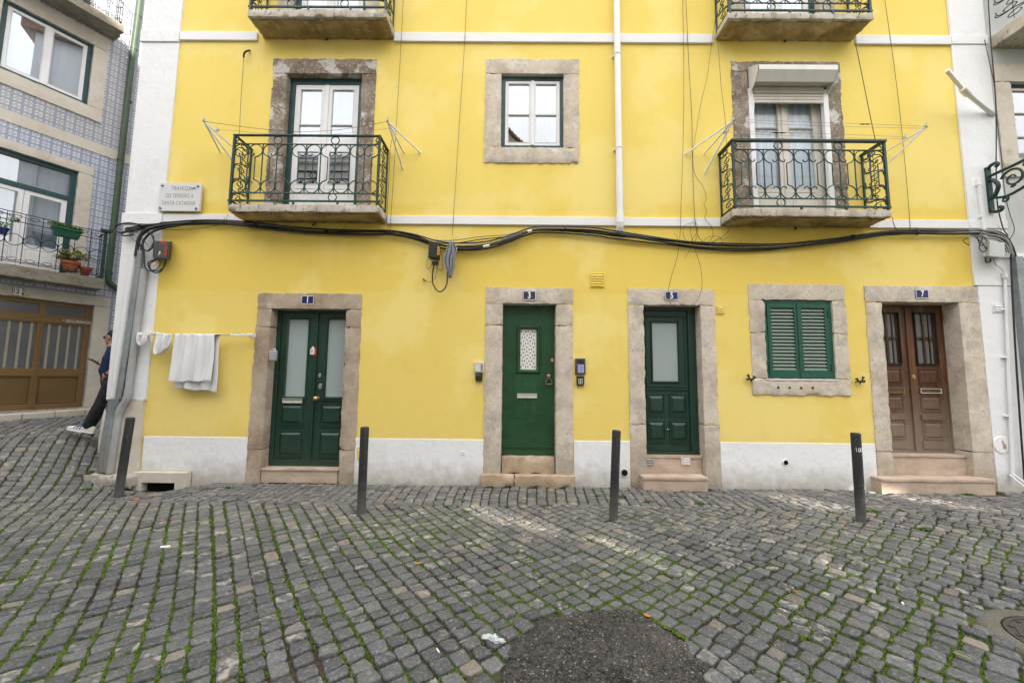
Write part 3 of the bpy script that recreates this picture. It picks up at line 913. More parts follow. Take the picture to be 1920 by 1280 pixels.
# number 1: two leaves, tall frosted panes
B = (-3.70, -2.56, 0.205, 2.578)
U, V = uv(B)
y = 0.17
mb = MB()
mb.wall([U(0), U(1)], [V(0), V(1)], [(U(.055), U(.985), V(.02), V(.985))], y - .02, y + .06)
mb.box(U(.545), U(.565), y - .03, y + .02, V(.02), V(.985))
d1 = part(mb, 'double_door', 'dark_green_paint', YB, bevel=0.004)
for k, (ua, ub, g, hp) in enumerate(((.06, .545, (.155, .425), (.12, .42)), (.565, .98, (.70, .94), (.66, .95)))):
    mb = MB()
    G1 = (U(g[0]), U(g[1]), V(.437), V(.942))
    leaf(mb, U(ua), U(ub), V(.022), V(.983), y, .045, G1)
    mb.moulding(G1[0] - .03, G1[1] + .03, G1[2] - .03, G1[3] + .03, y, .032, .016)
    for (va, vb) in ((.262, .385), (.065, .215)):
        mb.moulding(U(hp[0]) - .012, U(hp[1]) + .012, V(va) - .012, V(vb) + .012, y, .022, .012)
        mb.frustum(U(hp[0]) + .012, U(hp[1]) - .012, V(va) + .012, V(vb) - .012, y, .034, .022)
        mb.box(U(hp[0]) - .015, U(hp[1]) + .015, y - .018, y - .001, V(va) - .034, V(va) - .016)
    mb.box(U(ua) + .004, U(ub) - .004, y - .022, y - .001, V(.022), V(.022) + .05)
    mb.box(G1[0] - .05, G1[1] + .05, y - .028, y - .001, G1[2] - .05, G1[2] - .031)
    part(mb, 'door_leaf', 'dark_green_paint', d1, smooth=None)
    mb = MB()
    mb.box(G1[0] - .005, G1[1] + .005, y + .016, y + .024, G1[2] - .005, G1[3] + .005)
    part(mb, 'frosted_pane', 'frosted_glass', d1)
mb = MB()
mb.moulding(U(.14), U(.41), V(.395), V(.426), y - .019, .014, .012)
mb.box(U(.15), U(.40), y - .024, y - .017, V(.398), V(.423))
part(mb, 'letter_slot', 'letter_plate', d1)
mb = MB()
mb.lathe([(.022, y), (.034, y - .008), (.034, y - .014), (.013, y - .02), (.013, y - .045), (.033, y - .055), (.038, y - .075), (.028, y - .095), (.006, y - .100)][::-1],
         (U(.605), 0, V(.427)), 'y', 18)
part(mb, 'knob', 'brass', d1, smooth=60)
mb = MB()
mb.disc((U(.617), V(.575)), .022, y - .010, y - .001, 16, .034)
part(mb, 'lock_plate', 'steel', d1, bevel=0.003)
mb = MB()
mb.disc((U(.632), V(.505)), .028, y - .010, y - .001, 16, .044)
mb.disc((U(.632), V(.508)), .010, y - .016, y - .011, 12, .016)
part(mb, 'lock_plate', 'steel', d1, bevel=0.003)
mb = MB()
mb.prism([(U(.482), V(.712)), (U(.545), V(.708)), (U(.548), V(.73)), (U(.535), V(.755)), (U(.515), V(.766)), (U(.480), V(.74))], y - .034, y - .031)
st = part(mb, 'sticker', 'print_white', d1)
mb = MB()
mb.prism([(U(.527), V(.704)), (U(.566), V(.704)), (U(.566), V(.752)), (U(.543), V(.756)), (U(.545), V(.725))], y - .038, y - .0355)
mb.box(U(.487), U(.524), y - .0362, y - .0345, V(.728), V(.731))
mb.box(U(.487), U(.521), y - .0362, y - .0345, V(.735), V(.738))
mb.box(U(.490), U(.52), y - .0362, y - .0345, V(.721), V(.724))
part(mb, 'sticker_print', 'print_red', d1)

# number 3: plank door with a lace-covered pane
B = (-0.175, 0.63, 0.40, 2.687)
U, V = uv(B)
y = 0.14
G3 = (U(.335), U(.655), V(.563), V(.84))
mb = MB()
mb.wall([U(0), U(1)], [V(0), V(1)], [G3], y, y + .05)
for u in (.21, .765):
    mb.box(U(u) - .006, U(u) + .006, y - .006, y - .0005, V(.245), V(.985))
for u in (.5,):
    mb.box(U(u) - .003, U(u) + .003, y - .003, y - .0005, V(.25), V(.55))
    mb.box(U(u) - .003, U(u) + .003, y - .003, y - .0005, V(.86), V(.985))
pl = [(U(0.02), V(.195))] + arc(U(.02), V(.24), .09, -90, 0, 6, .10) + [(U(.15), V(.245))] + [(U(.86), V(.245))] + arc(U(.98), V(.24), .09, 180, 270, 6, .10)
mb.tube([(x, y - .001, z) for x, z in pl], .009, 6)
mb.prism([(U(.02), V(.06)), (U(.98), V(.06)), (U(.98), V(.19))] + arc(U(.98), V(.24), .09, 270, 180, 6, .10) + arc(U(.02), V(.24), .09, 0, -90, 6, .10), y - .008, y - .0005)
mb.box(U(.02), U(.98), y - .012, y - .0005, V(.05), V(.06))
mb.moulding(G3[0] - .055, G3[1] + .055, G3[2] - .055, G3[3] + .055, y, .06, .03)
d3 = part(mb, 'plank_door', 'mid_green_paint', YB, smooth=30)
mb = MB()
mb.box(G3[0] - .004, G3[1] + .004, y + .022, y + .030, G3[2] - .004, G3[3] + .004)
lc = part(mb, 'lace_curtain', 'lace', d3)
mb = MB()
nr = 7
cw, ch = (G3[1] - G3[0]) / 2.45, (G3[3] - G3[2]) / nr
for r in range(nr):
    for c in range(-1, 4):
        px_ = G3[0] + cw * (c + .5 + (0 if r % 2 == 0 else -.5)) + cw * .0
        pz_ = G3[3] - ch * (r + .5)
        for a in range(4):
            an = R(90 * a)
            ox, oz = math.cos(an) * cw * .30, math.sin(an) * ch * .36
            tx, tz = -math.sin(an), math.cos(an)
            q = [(px_ + ox + tx * .017, pz_ + oz + tz * .017), (px_ + ox * 1.42, pz_ + oz * 1.42), (px_ + ox - tx * .017, pz_ + oz - tz * .017), (px_ + ox * .86, pz_ + oz * .86)]
            if all(G3[0] + .003 < x < G3[1] - .003 and G3[2] + .003 < z < G3[3] - .003 for x, z in q):
                if a in (0, 3):
                    pass
                mb.prism(q if (q[1][0] - q[0][0]) * (q[2][1] - q[0][1]) - (q[1][1] - q[0][1]) * (q[2][0] - q[0][0]) > 0 else q[::-1], y + .0195, y + .0215)
part(mb, 'lace_holes', 'hole_dark', d3, smooth=None)
mb = MB()
mb.moulding(U(.285), U(.665), V(.374), V(.405), y - .004, .016, .014)
mb.box(U(.295), U(.655), y - .010, y - .003, V(.378), V(.401))
part(mb, 'letter_slot', 'letter_plate', d3)
mb = MB()
hx, hz = U(.885), V(.52)
mb.lathe([(.040, y), (.040, y - .012), (.025, y - .028), (.012, y - .034)][::-1], (hx, 0, hz), 'y', 16)
ring_ = [(hx - .012, hz - .02), (hx - .026, hz - .045), (hx - .048, hz - .085), (hx - .046, hz - .108), (hx - .02, hz - .124), (hx, hz - .128),
         (hx + .02, hz - .124), (hx + .046, hz - .108), (hx + .048, hz - .085), (hx + .026, hz - .045), (hx + .012, hz - .02)]
mb.tube([(x, y - .026, z) for x, z in ring_], .0085, 8)
mb.lathe([(.004, y - .012), (.016, y - .02), (.016, y - .036), (.004, y - .044)][::-1], (hx, 0, hz - .122), 'y', 12)
part(mb, 'knocker', 'old_brass', d3, smooth=60)
mb = MB()
mb.disc((U(.95), V(.628)), .022, y - .012, y, 16, .030)
part(mb, 'lock_plate', 'brass', d3, bevel=0.004)

# number 5: single leaf, frosted pane, four raised panels
B = (1.967, 2.821, 0.436, 2.688)
U, V = uv(B)
y = 0.19
G5 = (U(.22), U(.68), V(.488), V(.893))
mb = MB()
mb.wall([U(0), U(1)], [V(0), V(1)], [(U(.03), U(.86), V(.02), V(.975))], y - .03, y + .06)
mb.box(U(.86), U(1), y - .031, y - .0302, V(.02), V(.975))
mb.box(U(.0), U(1), y - .045, y - .031, V(0), V(.018))
d5 = part(mb, 'single_door', 'dark_green_paint', YB, bevel=0.004)
mb = MB()
leaf(mb, U(.032), U(.858), V(.022), V(.973), y, .045, G5)
mb.moulding(U(.085), U(.82), V(.445), V(.94), y, .03, .016)
mb.moulding(G5[0] - .03, G5[1] + .03, G5[2] - .03, G5[3] + .03, y, .032, .02)
mb.box(U(.075), U(.83), y - .026, y - .001, V(.43), V(.443))
for (a, b) in ((.09, .42), (.49, .82)):
    for (c, d) in ((.262, .40), (.083, .222)):
        mb.moulding(U(a), U(b), V(c), V(d), y, .022, .012)
        mb.frustum(U(a) + .024, U(b) - .024, V(c) + .024, V(d) - .024, y, .040, .028)
        mb.box(U(a) - .002, U(b) + .002, y - .018, y - .001, V(c) - .020, V(c) - .001)
part(mb, 'door_leaf', 'dark_green_paint', d5, smooth=None)
mb = MB()
mb.box(G5[0] - .005, G5[1] + .005, y + .016, y + .024, G5[2] - .005, G5[3] + .005)
part(mb, 'frosted_pane', 'frosted_glass', d5)
mb = MB()
mb.disc((U(.46), V(.165)), .008, y - .004, y - .0005, 10)
mb.disc((U(.50), V(.166)), .010, y - .004, y - .0005, 10)
part(mb, 'paint_chips', 'print_white', d5)
mb = MB()
mb.lathe([(.020, y - .03), (.020, y - .038), (.010, y - .044), (.010, y - .065), (.024, y - .07), (.024, y - .09), (.008, y - .096)][::-1], (U(.012), 0, V(.52)), 'y', 14)
part(mb, 'knob', 'steel', d5, smooth=60)

# number 7: weathered wooden double door with barred panes
B = (5.57, 6.73, 0.488, 2.768)
U, V = uv(B)
y = 0.235
mb = MB()
mb.wall([U(0), U(1)], [V(0), V(1)], [(U(.015), U(.985), V(.012), V(.985))], y - .01, y + .06)
mb.box(U(.488), U(.512), y - .022, y + .02, V(.012), V(.985))
d7 = part(mb, 'double_door', 'brown_wood', YB, label='weathered brown wooden double door with barred panes', bevel=0.004)
for k, (ua, ub) in enumerate(((.02, .488), (.512, .98))):
    pa, pb = (ua + .10 * (ub - ua) / .47, ub - .10 * (ub - ua) / .47)
    G7 = (U(pa + .01), U(pb - .01), V(.60), V(.94))
    mb = MB()
    leaf(mb, U(ua), U(ub), V(.014), V(.983), y, .05, G7)
    zc = (G7[2] + G7[3]) / 2
    mb.box(G7[0], G7[1], y + .008, y + .03, zc - .02, zc + .02)
    mb.box((G7[0] + G7[1]) / 2 - .012, (G7[0] + G7[1]) / 2 + .012, y + .010, y + .03, G7[2], zc - .021)
    mb.box((G7[0] + G7[1]) / 2 - .012, (G7[0] + G7[1]) / 2 + .012, y + .010, y + .03, zc + .021, G7[3])
    for (c, d) in ((.448, .56), (.272, .378), (.088, .205)):
        mb.moulding(U(pa), U(pb), V(c), V(d), y, .020, .012)
        mb.frustum(U(pa) + .022, U(pb) - .022, V(c) + .022, V(d) - .022, y, .030, .018)
    for (c, d) in ((.392, .430), (.218, .250)):
        mb.box(U(pa) - .01, U(pb) + .01, y - .022, y - .0005, V(c), V(d))
    mb.box(U(pa) - .015, U(pb) + .015, y - .012, y - .0005, V(.028), V(.072))
    part(mb, 'door_leaf', 'brown_wood', d7, smooth=None)
    mb = MB()
    mb.box(G7[0] - .004, G7[1] + .004, y + .032, y + .038, G7[2] - .004, G7[3] + .004)
    part(mb, 'pebbled_pane', 'pebble_glass', d7)
    mb = MB()
    g0, g1, g2, g3 = G7[0] - .03, G7[1] + .03, G7[2] - .035, G7[3] + .03
    mb.moulding(g0, g1, g2, g3, y, .028, .03)
    for q in (1, 2):
        xx = G7[0] + (G7[1] - G7[0]) * q / 3
        mb.box(xx - .009, xx + .009, y - .022, y - .008, g2 + .02, g3 - .02)
    part(mb, 'pane_grille', 'grating_black', d7, smooth=None)
    mb = MB()
    mb.moulding(U(pa) - .005, U(pb) + .005, V(.394), V(.428), y - .022, .012, .012)
    part(mb, 'letter_slot', 'brass' if k == 0 else 'letter_plate', d7, smooth=None)
mb = MB()
mb.disc((U(.545), V(.505)), .024, y - .014, y - .001, 16, .036)
mb.disc((U(.545), V(.505)), .008, y - .022, y - .015, 10, .014)
part(mb, 'lock_plate', 'brass', d7, bevel=0.003)

# ------------------------------------------------------------------ shuttered window
x0, x1, z0, z1 = openings['shutter']
mb = MB()
mb.wall([x0, x1], [z0, z1], [(x0 + .045, x1 - .045, z0 + .005, z1 - .045)], 0.015, 0.09)
sh = part(mb, 'shutter_window', 'shutter_green', YB, bevel=0.004)
mid = (x0 + x1) / 2
for (a, b) in ((x0 + .05, mid - .003), (mid + .003, x1 - .05)):
    mb = MB()
    c, d = z0 + .008, z1 - .05
    H = (a + .055, b - .055, c + .115, d - .07)
    mb.wall([a, b], [c, d], [H], 0.008, 0.045)
    part(mb, 'shutter_leaf', 'shutter_green', sh, bevel=0.004)
    mb = MB()
    n = 18
    for i in range(n):
        zz = H[2] + (H[3] - H[2]) * (i + .5) / n
        h_ = (H[3] - H[2]) / n
        mb.hexa([(H[0], .012, zz - h_ * .42), (H[1], .012, zz - h_ * .42), (H[1], .016, zz - h_ * .30), (H[0], .016, zz - h_ * .30)],
                [(H[0], .040, zz + h_ * .25), (H[1], .040, zz + h_ * .25), (H[1], .044, zz + h_ * .40), (H[0], .044, zz + h_ * .40)])
    part(mb, 'slats', 'shutter_slat', sh, smooth=None)
mb = MB()
for xx in (x0 + .048, x1 - .048):
    for zz in (z0 + .16, z1 - .20):
        mb.box(xx - .010, xx + .010, -.004, .006, zz - .05, zz + .05)
        mb.tube([(xx, -.002, zz - .055), (xx, -.002, zz + .055)], .007, 8)
mb.box(mid - .012, mid + .012, -.003, .007, z0 + .02, z1 - .06)
part(mb, 'hinges', 'shutter_green', sh)
mb = MB()
mb.box(x0 - .03, x1 + .012, -.034, .0145, z0 - .035, z0 - .006)
part(mb, 'sill_ledge', 'cream_paint', YB, bevel=0.004)
mb = MB()
for xx in (3.93, 4.10, 4.27, 4.44):
    mb.disc((xx, 1.46), .016, -.0345, -.031, 12)
part(mb, 'sill_holes', 'hole_dark', YB)
mb = MB()
mb.box(x0 - .0, x1, .2, .22, z0, z1)
part(mb, 'window_back', 'dim_room', YB)

# ------------------------------------------------------------------ casement windows
def sash(parent, x0, x1, z0, z1, y, bars=(), panel=0.0, st=.055, frame='white_paint', glass='window_glass', bt=.022):
    """glazed leaf: stiles, glazing bars at the given heights, solid bottom panel up to z0+panel"""
    mb = MB()
    gz0 = z0 + panel + (st if panel == 0 else 0)
    edges = [gz0] + list(bars) + [z1 - st]
    holes = []
    for k in range(len(edges) - 1):
        a = edges[k] + (bt / 2 if k else 0)
        b = edges[k + 1] - (bt / 2 if k < len(edges) - 2 else 0)
        holes.append((x0 + st, x1 - st, a, b))
    mb.wall([x0, x1], [z0, z1], holes, y, y + .045)
    for h in holes:
        mb.moulding(h[0] - .012, h[1] + .012, h[2] - .012, h[3] + .012, y, .012, .006)
    if panel > .2:
        mb.moulding(x0 + st, x1 - st, z0 + st + .03, z0 + panel - .07, y, .02, .01)
        mb.frustum(x0 + st + .03, x1 - st - .03, z0 + st + .06, z0 + panel - .10, y, .02, .008)
    o = part(mb, 'casement', frame, parent, smooth=None)
    mb = MB()
    mb.box(x0 + st - .006, x1 - st + .006, y + .020, y + .026, gz0 - .006, z1 - st + .006)
    part(mb, 'pane', glass, parent)
    return o

def curtain(parent, x0, x1, z0, z1, y, amp=.018, freq=52, mat='curtain', name='curtain'):
    mb = MB()
    def f(u, v):
        x = x0 + (x1 - x0) * u
        return (x, y + amp * math.sin(freq * x + 2.2 * math.sin(3 * x) + .6 * math.sin(4 * v)), z0 + (z1 - z0) * v)
    mb.grid(f, 90, 6)
    return part(mb, name, mat, parent, smooth=180)

def window_mid(zo):
    x0, x1, z0, z1 = openings['mid']
    z0, z1 = z0 + zo, z1 + zo
    mb = MB()
    mb.wall([x0, x1], [z0, z1], [(x0 + .06, x1 - .05, z0 + .075, z1 - .065)], .055, .13)
    w = part(mb, 'casement_window', 'frame_green', YB, bevel=0.004)
    m_ = (x0 + x1) / 2 + .005
    bar = z0 + .60
    for a, b in ((x0 + .064, m_ - .003), (m_ + .003, x1 - .054)):
        sash(w, a, b, z0 + .079, z1 - .069, .066, [bar], st=.052)
    mb = MB()
    mb.box(m_ - .022, m_ + .022, .048, .0655, z0 + .08, z1 - .07)
    part(mb, 'meeting_stile', 'white_paint', w, bevel=0.003)
    curtain(w, x0 + .02, x1 - .02, z0, z1, .30, .012, 40, 'dim_room', 'net_curtain')
window_mid(0)
window_mid(3.072)

def balcony_door(key, frame, leafmat, glass, first, cfreq=52):
    x0, x1, z0, z1 = openings[key]
    y = .10
    mb = MB()
    fw = .085 if frame == 'frame_green' else .05
    mb.wall([x0, x1], [z0, z1], [(x0 + fw, x1 - fw, z0 - .0, z1 - .10)], y, y + .10)
    w = part(mb, 'balcony_door', frame, YB, bevel=0.004)
    m_ = (x0 + x1) / 2
    zp = z0 + .78
    for a, b in ((x0 + fw + .004, m_ - .003), (m_ + .003, x1 - fw - .004)):
        sash(w, a, b, z0 + .012, z1 - .104, y + .012, [z0 + 1.22, z0 + 1.56] if first else [z0 + 1.56], panel=.55, st=.085, frame=leafmat, glass=glass)
        if first:
            mb = MB()
            mb.box(a + .08, b - .08, y + .010, y + .05, z0 + 1.10, z0 + 1.34)
            part(mb, 'lock_rail', leafmat, w, bevel=0.004)
    mb = MB()
    mb.box(m_ - .03, m_ + .03, y - .006, y + .0115, z0 + .02, z1 - .11)
    part(mb, 'meeting_stile', leafmat, w, bevel=0.003)
    return w
w = balcony_door('lb', 'frame_green', 'white_paint', 'window_glass', True)
curtain(w, -3.65, -2.53, 4.95, 6.36, .34, .01, 30)
w = balcony_door('rb', 'cream_paint', 'cream_paint', 'curtain_glass', False)
curtain(w, 3.76, 4.88, 4.3, 6.3, .175, .014, 46)
w = balcony_door('lb2', 'frame_green', 'white_paint', 'window_glass', True)
curtain(w, -3.65, -2.53, 8.0, 9.4, .34, .01, 30)
w = balcony_door('rb2', 'frame_green', 'white_paint', 'window_glass', True)
curtain(w, 3.74, 4.90, 8.0, 9.4, .34, .01, 30)

# roller shutter box and its guides over the right balcony door
bx0, bx1 = fx(1422, 150, -.26), fx(1574, 150, -.26)
zt, zm, zb = fz(1500, 123, -.26), fz(1500, 137, -.26), fz(1500, 153, -.17)
zwt = fz(1404, 143, 0)
mb = MB()
prof = [(0.0, 6.56), (-.22, 6.44), (-.26, 6.40), (-.26, 6.33), (-.17, 6.20), (-.155, 6.20), (-.235, 6.32), (-.235, 6.40), (0.0, 6.50)]
x_a, x_b = 3.72, 4.96
def boxprof(dz):
    return [(yy, zz + dz) for yy, zz in prof]
n = len(prof)
vs = [(x_a, yy, zz) for yy, zz in prof] + [(x_b, yy, zz) for yy, zz in prof]
fs = [(i, (i + 1) % n, (i + 1) % n + n, i + n) for i in range(n)]
mb.add(vs, fs)
end = [(0.0, 6.56), (-.22, 6.44), (-.26, 6.40), (-.26, 6.33), (-.17, 6.20), (0.0, 6.08)]
for xx in (x_a, x_b - .012):
    k = len(end)
    vs = [(xx, yy, zz) for yy, zz in end] + [(xx + .012, yy, zz) for yy, zz in end]
    mb.add(vs, [tuple(range(k)), tuple(range(2 * k - 1, k - 1, -1))] + [(i, i + k, (i + 1) % k + k, (i + 1) % k) for i in range(k)])
rs = part(mb, 'roller_shutter', 'roller_box_white', YB, smooth=25)
mb = MB()
for k in range(5):
    zz = 6.215 - .052 * k
    mb.box(x_a + .06, x_b - .06, -.02 - .012 * (k < 2), .012, zz - .047, zz)
for k in range(3):
    mb.box(x_a + .013, x_b - .013, -.150 + .05 * k, -.106 + .05 * k, 6.222 + .001 * k, 6.236 + .001 * k)
part(mb, 'shutter_slats', 'cream_paint', rs, bevel=0.006)
for a, b in ((3.70, 3.775), (4.885, 4.96)):
    mb = MB()
    mb.box(a, b, -.025, .05, 4.07, 6.19)
    part(mb, 'guide_rail', 'white_plastic', rs, bevel=0.004)
mb = MB()
mb.tube(smoothpath([P(1406, 167, -.06), P(1411, 180, -.06), P(1414, 200, -.05), P(1409, 220, -.05), P(1406, 240, -.04)]), .006, 6)
part(mb, 'pull_cord', 'white_plastic', rs)

# ------------------------------------------------------------------ balconies
def scroll(cx, cz, r, a0, a1, hook_r, dirn):
    """arc that ends in a small inward curl; returns (x, z) list"""
    pts = arc(cx, cz, r, a0, a1, 16)
    a = a1
    s = 1 if a1 > a0 else -1
    rr = r
    x, z = cx, cz
    for k in range(7):
        nr_ = rr * .62
        ex, ez = x + rr * math.cos(R(a)), z + rr * math.sin(R(a))
        x, z = ex - nr_ * math.cos(R(a)), ez - nr_ * math.sin(R(a))
        pts += arc(x, z, nr_, a, a + s * 45, 4)[1:]
        a += s * 45
        rr = nr_
        if rr < hook_r:
            break
    return pts

def front_panel(mb, X, Z, W, Hh, N, y, r=.0065):
    """wrought iron front: X(u) maps 0..W, Z(v) maps 0..Hh"""
    def T(pts, rad=r, n=5):
        mb.tube([(X + a, y, Z + b) for a, b in pts], rad * 1.25, n)
    zb, zt = .115 * Hh, .875 * Hh
    T([(0, zb), (W, zb)], .008)
    T([(0, zt), (W, zt)], .008)
    s = W / N
    rad = s * .47
    for i in range(1, N):
        x = s * i
        T([(x, zb), (x, zt)], .0075)
    for i in range(N):
        left_is_bar = (i % 2 == 0)                 # even verticals carry the bottle shape, odd ones the curls
        xa, xb = (s * i, s * (i + 1)) if left_is_bar else (s * (i + 1), s * i)
        sg = 1 if left_is_bar else -1
        c = xa + sg * s * .5
        for top in (1, 0):
            cz = zt - rad - .006 if top else zb + rad + .006
            q = scroll(0, 0, rad, 180, -18, .012, 1)
            q = [(c + sg * a, cz + (b if top else -b)) for a, b in q]
            T(q)
            # bottle shoulder
            zs = cz - rad * .95 if top else cz + rad * .95
            sh_ = [(xa + sg * s * .02, cz), (xa + sg * s * .10, cz + (-.45 if top else .45) * rad), (xa + sg * s * .28, cz + (-.78 if top else .78) * rad), (xa + sg * s * .5, zs)]
            T([(p.x, p.y) for p in smoothpath([(a, b, 0) for a, b in sh_], 4)])
        T([(c, zt - 2 * rad + rad * .05 - .006), (c, zb + 2 * rad - rad * .05 + .006)])
    for u in (.30, .695):
        for zz in (zt + (Hh - zt) * .5, zb * .5):
            T(arc(W * u, zz, .060, 0, 360, 20, (Hh - zt) * .46))
    for x, sg in ((0, 1), (W, -1)):
        q = [(x + sg * .02, Hh * .99), (x + sg * .05, Hh * .955), (x + sg * .055, Hh * .93), (x + sg * .03, Hh * .92), (x + sg * .02, Hh * .935)]
        T([(p.x, p.y) for p in smoothpath([(a, b, 0) for a, b in q], 4)])
        q2 = [(x + sg * .0, Hh * .97), (x + sg * .03, Hh * .90), (x + sg * .09, zt + .005), (x + sg * .16, zt)]
        T([(p.x, p.y) for p in smoothpath([(a, b, 0) for a, b in q2], 4)])
        q3 = [(x + sg * .0, Hh * .03), (x + sg * .03, Hh * .085), (x + sg * .09, zb - .005), (x + sg * .16, zb)]
        T([(p.x, p.y) for p in smoothpath([(a, b, 0) for a, b in q3], 4)])

def side_panel(mb, x, y0, y1, Z, Hh, r=.0065):
    """stacked S scrolls on the return of the railing"""
    def T(pts, rad=r):
        mb.tube([(x, y0 + (y1 - y0) * a, Z + Hh * b) for a, b in pts], rad * 1.25, 5)
    for k in range(4):
        b0 = .03 + .235 * k
        q = [(.10, b0 + .02), (.16, b0 + .10), (.55, b0 + .16), (.86, b0 + .20), (.92, b0 + .28)] if k < 3 else [(.10, b0), (.16, b0 + .10), (.5, b0 + .18), (.9, b0 + .19)]
        T([(p.x, p.y) for p in smoothpath([(a, b, 0) for a, b in q], 5)])
        for sg, cx_, cz_ in ((1, .42, b0 + .055), (-1, .62, b0 + .21)):
            if cz_ > .97:
                continue
            pts = []
            for i in range(17):
                t = i / 16
                a = R(200 - 420 * t) if sg > 0 else R(20 - 420 * t)
                rr = 1 - .72 * t
                pts.append((cx_ + .34 * rr * math.cos(a), cz_ + .060 * rr * math.sin(a)))
            T(pts, .006)
    mb.tube([(x, y0 + (y1 - y0) * .5, Z), (x, y0 + (y1 - y0) * .5, Z + Hh)], .004, 4)

def balcony(xa, xb, z0, z1, rail_x, rz, rh, wood=False, label=None):
    D = .40
    mb = MB()
    mb.rough(xa, xb, -D, -.001, z0 + .02, z1, .05, .0045)
    b = part(mb, 'balcony', 'balcony_stone', YB, label=label, smooth=55)
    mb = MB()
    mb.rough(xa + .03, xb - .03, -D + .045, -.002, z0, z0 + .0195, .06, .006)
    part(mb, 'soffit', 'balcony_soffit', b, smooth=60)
    mb = MB()
    mb.tube([((xa + xb) / 2, -.03, z0 + .005), ((xa + xb) / 2, -.05, z0 - .04), ((xa + xb) / 2 - .03, -.06, z0 - .05)], .012, 6)
    part(mb, 'rusty_hook', 'twig', b)
    ra, rb = rail_x
    yf = -.385
    mb = MB()
    for x in (ra, rb):
        mb.box(x - .016, x + .016, yf - .016, yf + .016, z1 - .004, rz + rh)
        mb.box(x - .011, x + .011, -.026, -.004, z1 - .004, rz + rh)
        mb.box(x - .009, x + .009, yf + .0165, -.0265, rz - .012, rz + .012)
    mb.box(ra - .035, rb + .035, yf - .012, yf + .012, rz - .014, rz + .008)
    front_panel(mb, ra, rz, rb - ra, rh, 10, yf)
    for x in (ra, rb):
        side_panel(mb, x, yf, -.015, rz, rh)
    for x in ((ra + rb) / 2 - .15, (ra + rb) / 2 + .5):
        mb.box(x - .012, x + .012, yf - .012, yf + .012, z1 - .01, rz - .0145)
    part(mb, 'railing', 'iron_green', b, smooth=40)
    mb = MB()
    hw, hh = (.028, .034) if wood else (.020, .022)
    for x in (ra, rb):
        mb.box(x - hw, x + hw, yf + hw + .001, -.002, rz + rh + .001, rz + rh + hh)
    mb.box(ra - hw, rb + hw, yf - hw, yf + hw, rz + rh + .001, rz + rh + hh)
    part(mb, 'handrail', 'iron_green', b, bevel=0.004)
    return b
balcony(-4.215, -1.992, 3.925, 4.058, (-4.185, -2.025), 4.112, 0.995)
balcony(3.170, 5.458, 3.917, 4.054, (3.205, 5.430), 4.090, 0.985, wood=True)
balcony(-4.135, -1.99, 7.005, 7.150, (-4.10, -2.02), 7.205, 0.99)
balcony(3.205, 5.42, 7.02, 7.140, (3.24, 5.385), 7.190, 0.985, wood=True)

# ------------------------------------------------------------------ vents and pipe mouths in the wall
def vent(x0, x1, z0, z1, mat, y=-.001, n=4):
    mb = MB()
    mb.box(x0, x1, y - .008, y, z0, z1)
    mb.moulding(x0, x1, z0, z1, y - .008, .014, .006)
    h = (z1 - z0 - .03) / n
    for k in range(n):
        zz = z0 + .02 + h * k
        mb.hexa([(x0 + .02, y - .022, zz), (x1 - .02, y - .022, zz), (x1 - .02, y - .020, zz + h * .25), (x0 + .02, y - .020, zz + h * .25)],
                [(x0 + .02, y - .006, zz + h * .45), (x1 - .02, y - .006, zz + h * .45), (x1 - .02, y - .006, zz + h * .7), (x0 + .02, y - .006, zz + h * .7)])
    return part(mb, 'air_vent', mat, YB, smooth=None)
vent(1.157, 1.375, 2.952, 3.172, 'yellow_stucco', n=5)
vent(3.07, 3.19, 2.555, 2.685, 'yellow_stucco', n=3)
vent(fx(1280, 853), fx(1298, 853), fz(1290, 872, .07), fz(1290, 855, .07), 'cream_paint', .074, 3)
vent(fx(1211, 853), fx(1227, 853), fz(1218, 873, .07), fz(1218, 857, .07), 'grey_plastic', .074, 3)
vent(fx(1857, 570), fx(1876, 570), fz(1866, 586), fz(1866, 570), 'white_plaster', -.019, 3)
vent(fx(671, 838), fx(690, 838), fz(680, 860), fz(680, 838), 'yellow_stucco', -.015, 3)
for px, py, rr, col in ((1170, 885, .05, 'cream_paint'), (1471, 866, .036, 'white_plaster'), (868, 848, .02, 'white_plaster')):
    c = P(px, py)
    mb = MB()
    q = [(rr * 1.15, -.012), (rr * 1.15, -.03), (rr * .92, -.03), (rr * .92, -.0155)]
    mb.lathe(q[::-1], (c.x, 0, c.z), 'y', 20)
    pm = part(mb, 'drain_mouth', col, YB, smooth=40)
    mb = MB()
    if rr > .03:
        mb.disc((c.x, c.z), rr * .92, -.0325, -.0305, 20)
        part(mb, 'drain_bore', 'hole_dark', YB)
c = P(1875, 833)
mb = MB()
mb.lathe([(.125, -.018), (.125, -.024), (.118, -.030), (.02, -.031)][::-1], (c.x, 0, c.z), 'y', 24)
part(mb, 'wall_cap', 'white_plaster', YB, smooth=40)
mb = MB()
mb.prism([(c.x - .01, c.z + .06), (c.x + .015, c.z + .07), (c.x + .02, c.z + .03), (c.x + .055, c.z - .01), (c.x + .05, c.z - .06), (c.x + .0, c.z - .05), (c.x + .005, c.z)][::-1], -.034, -.031)
part(mb, 'broken_patch', 'old_step_stone', YB)

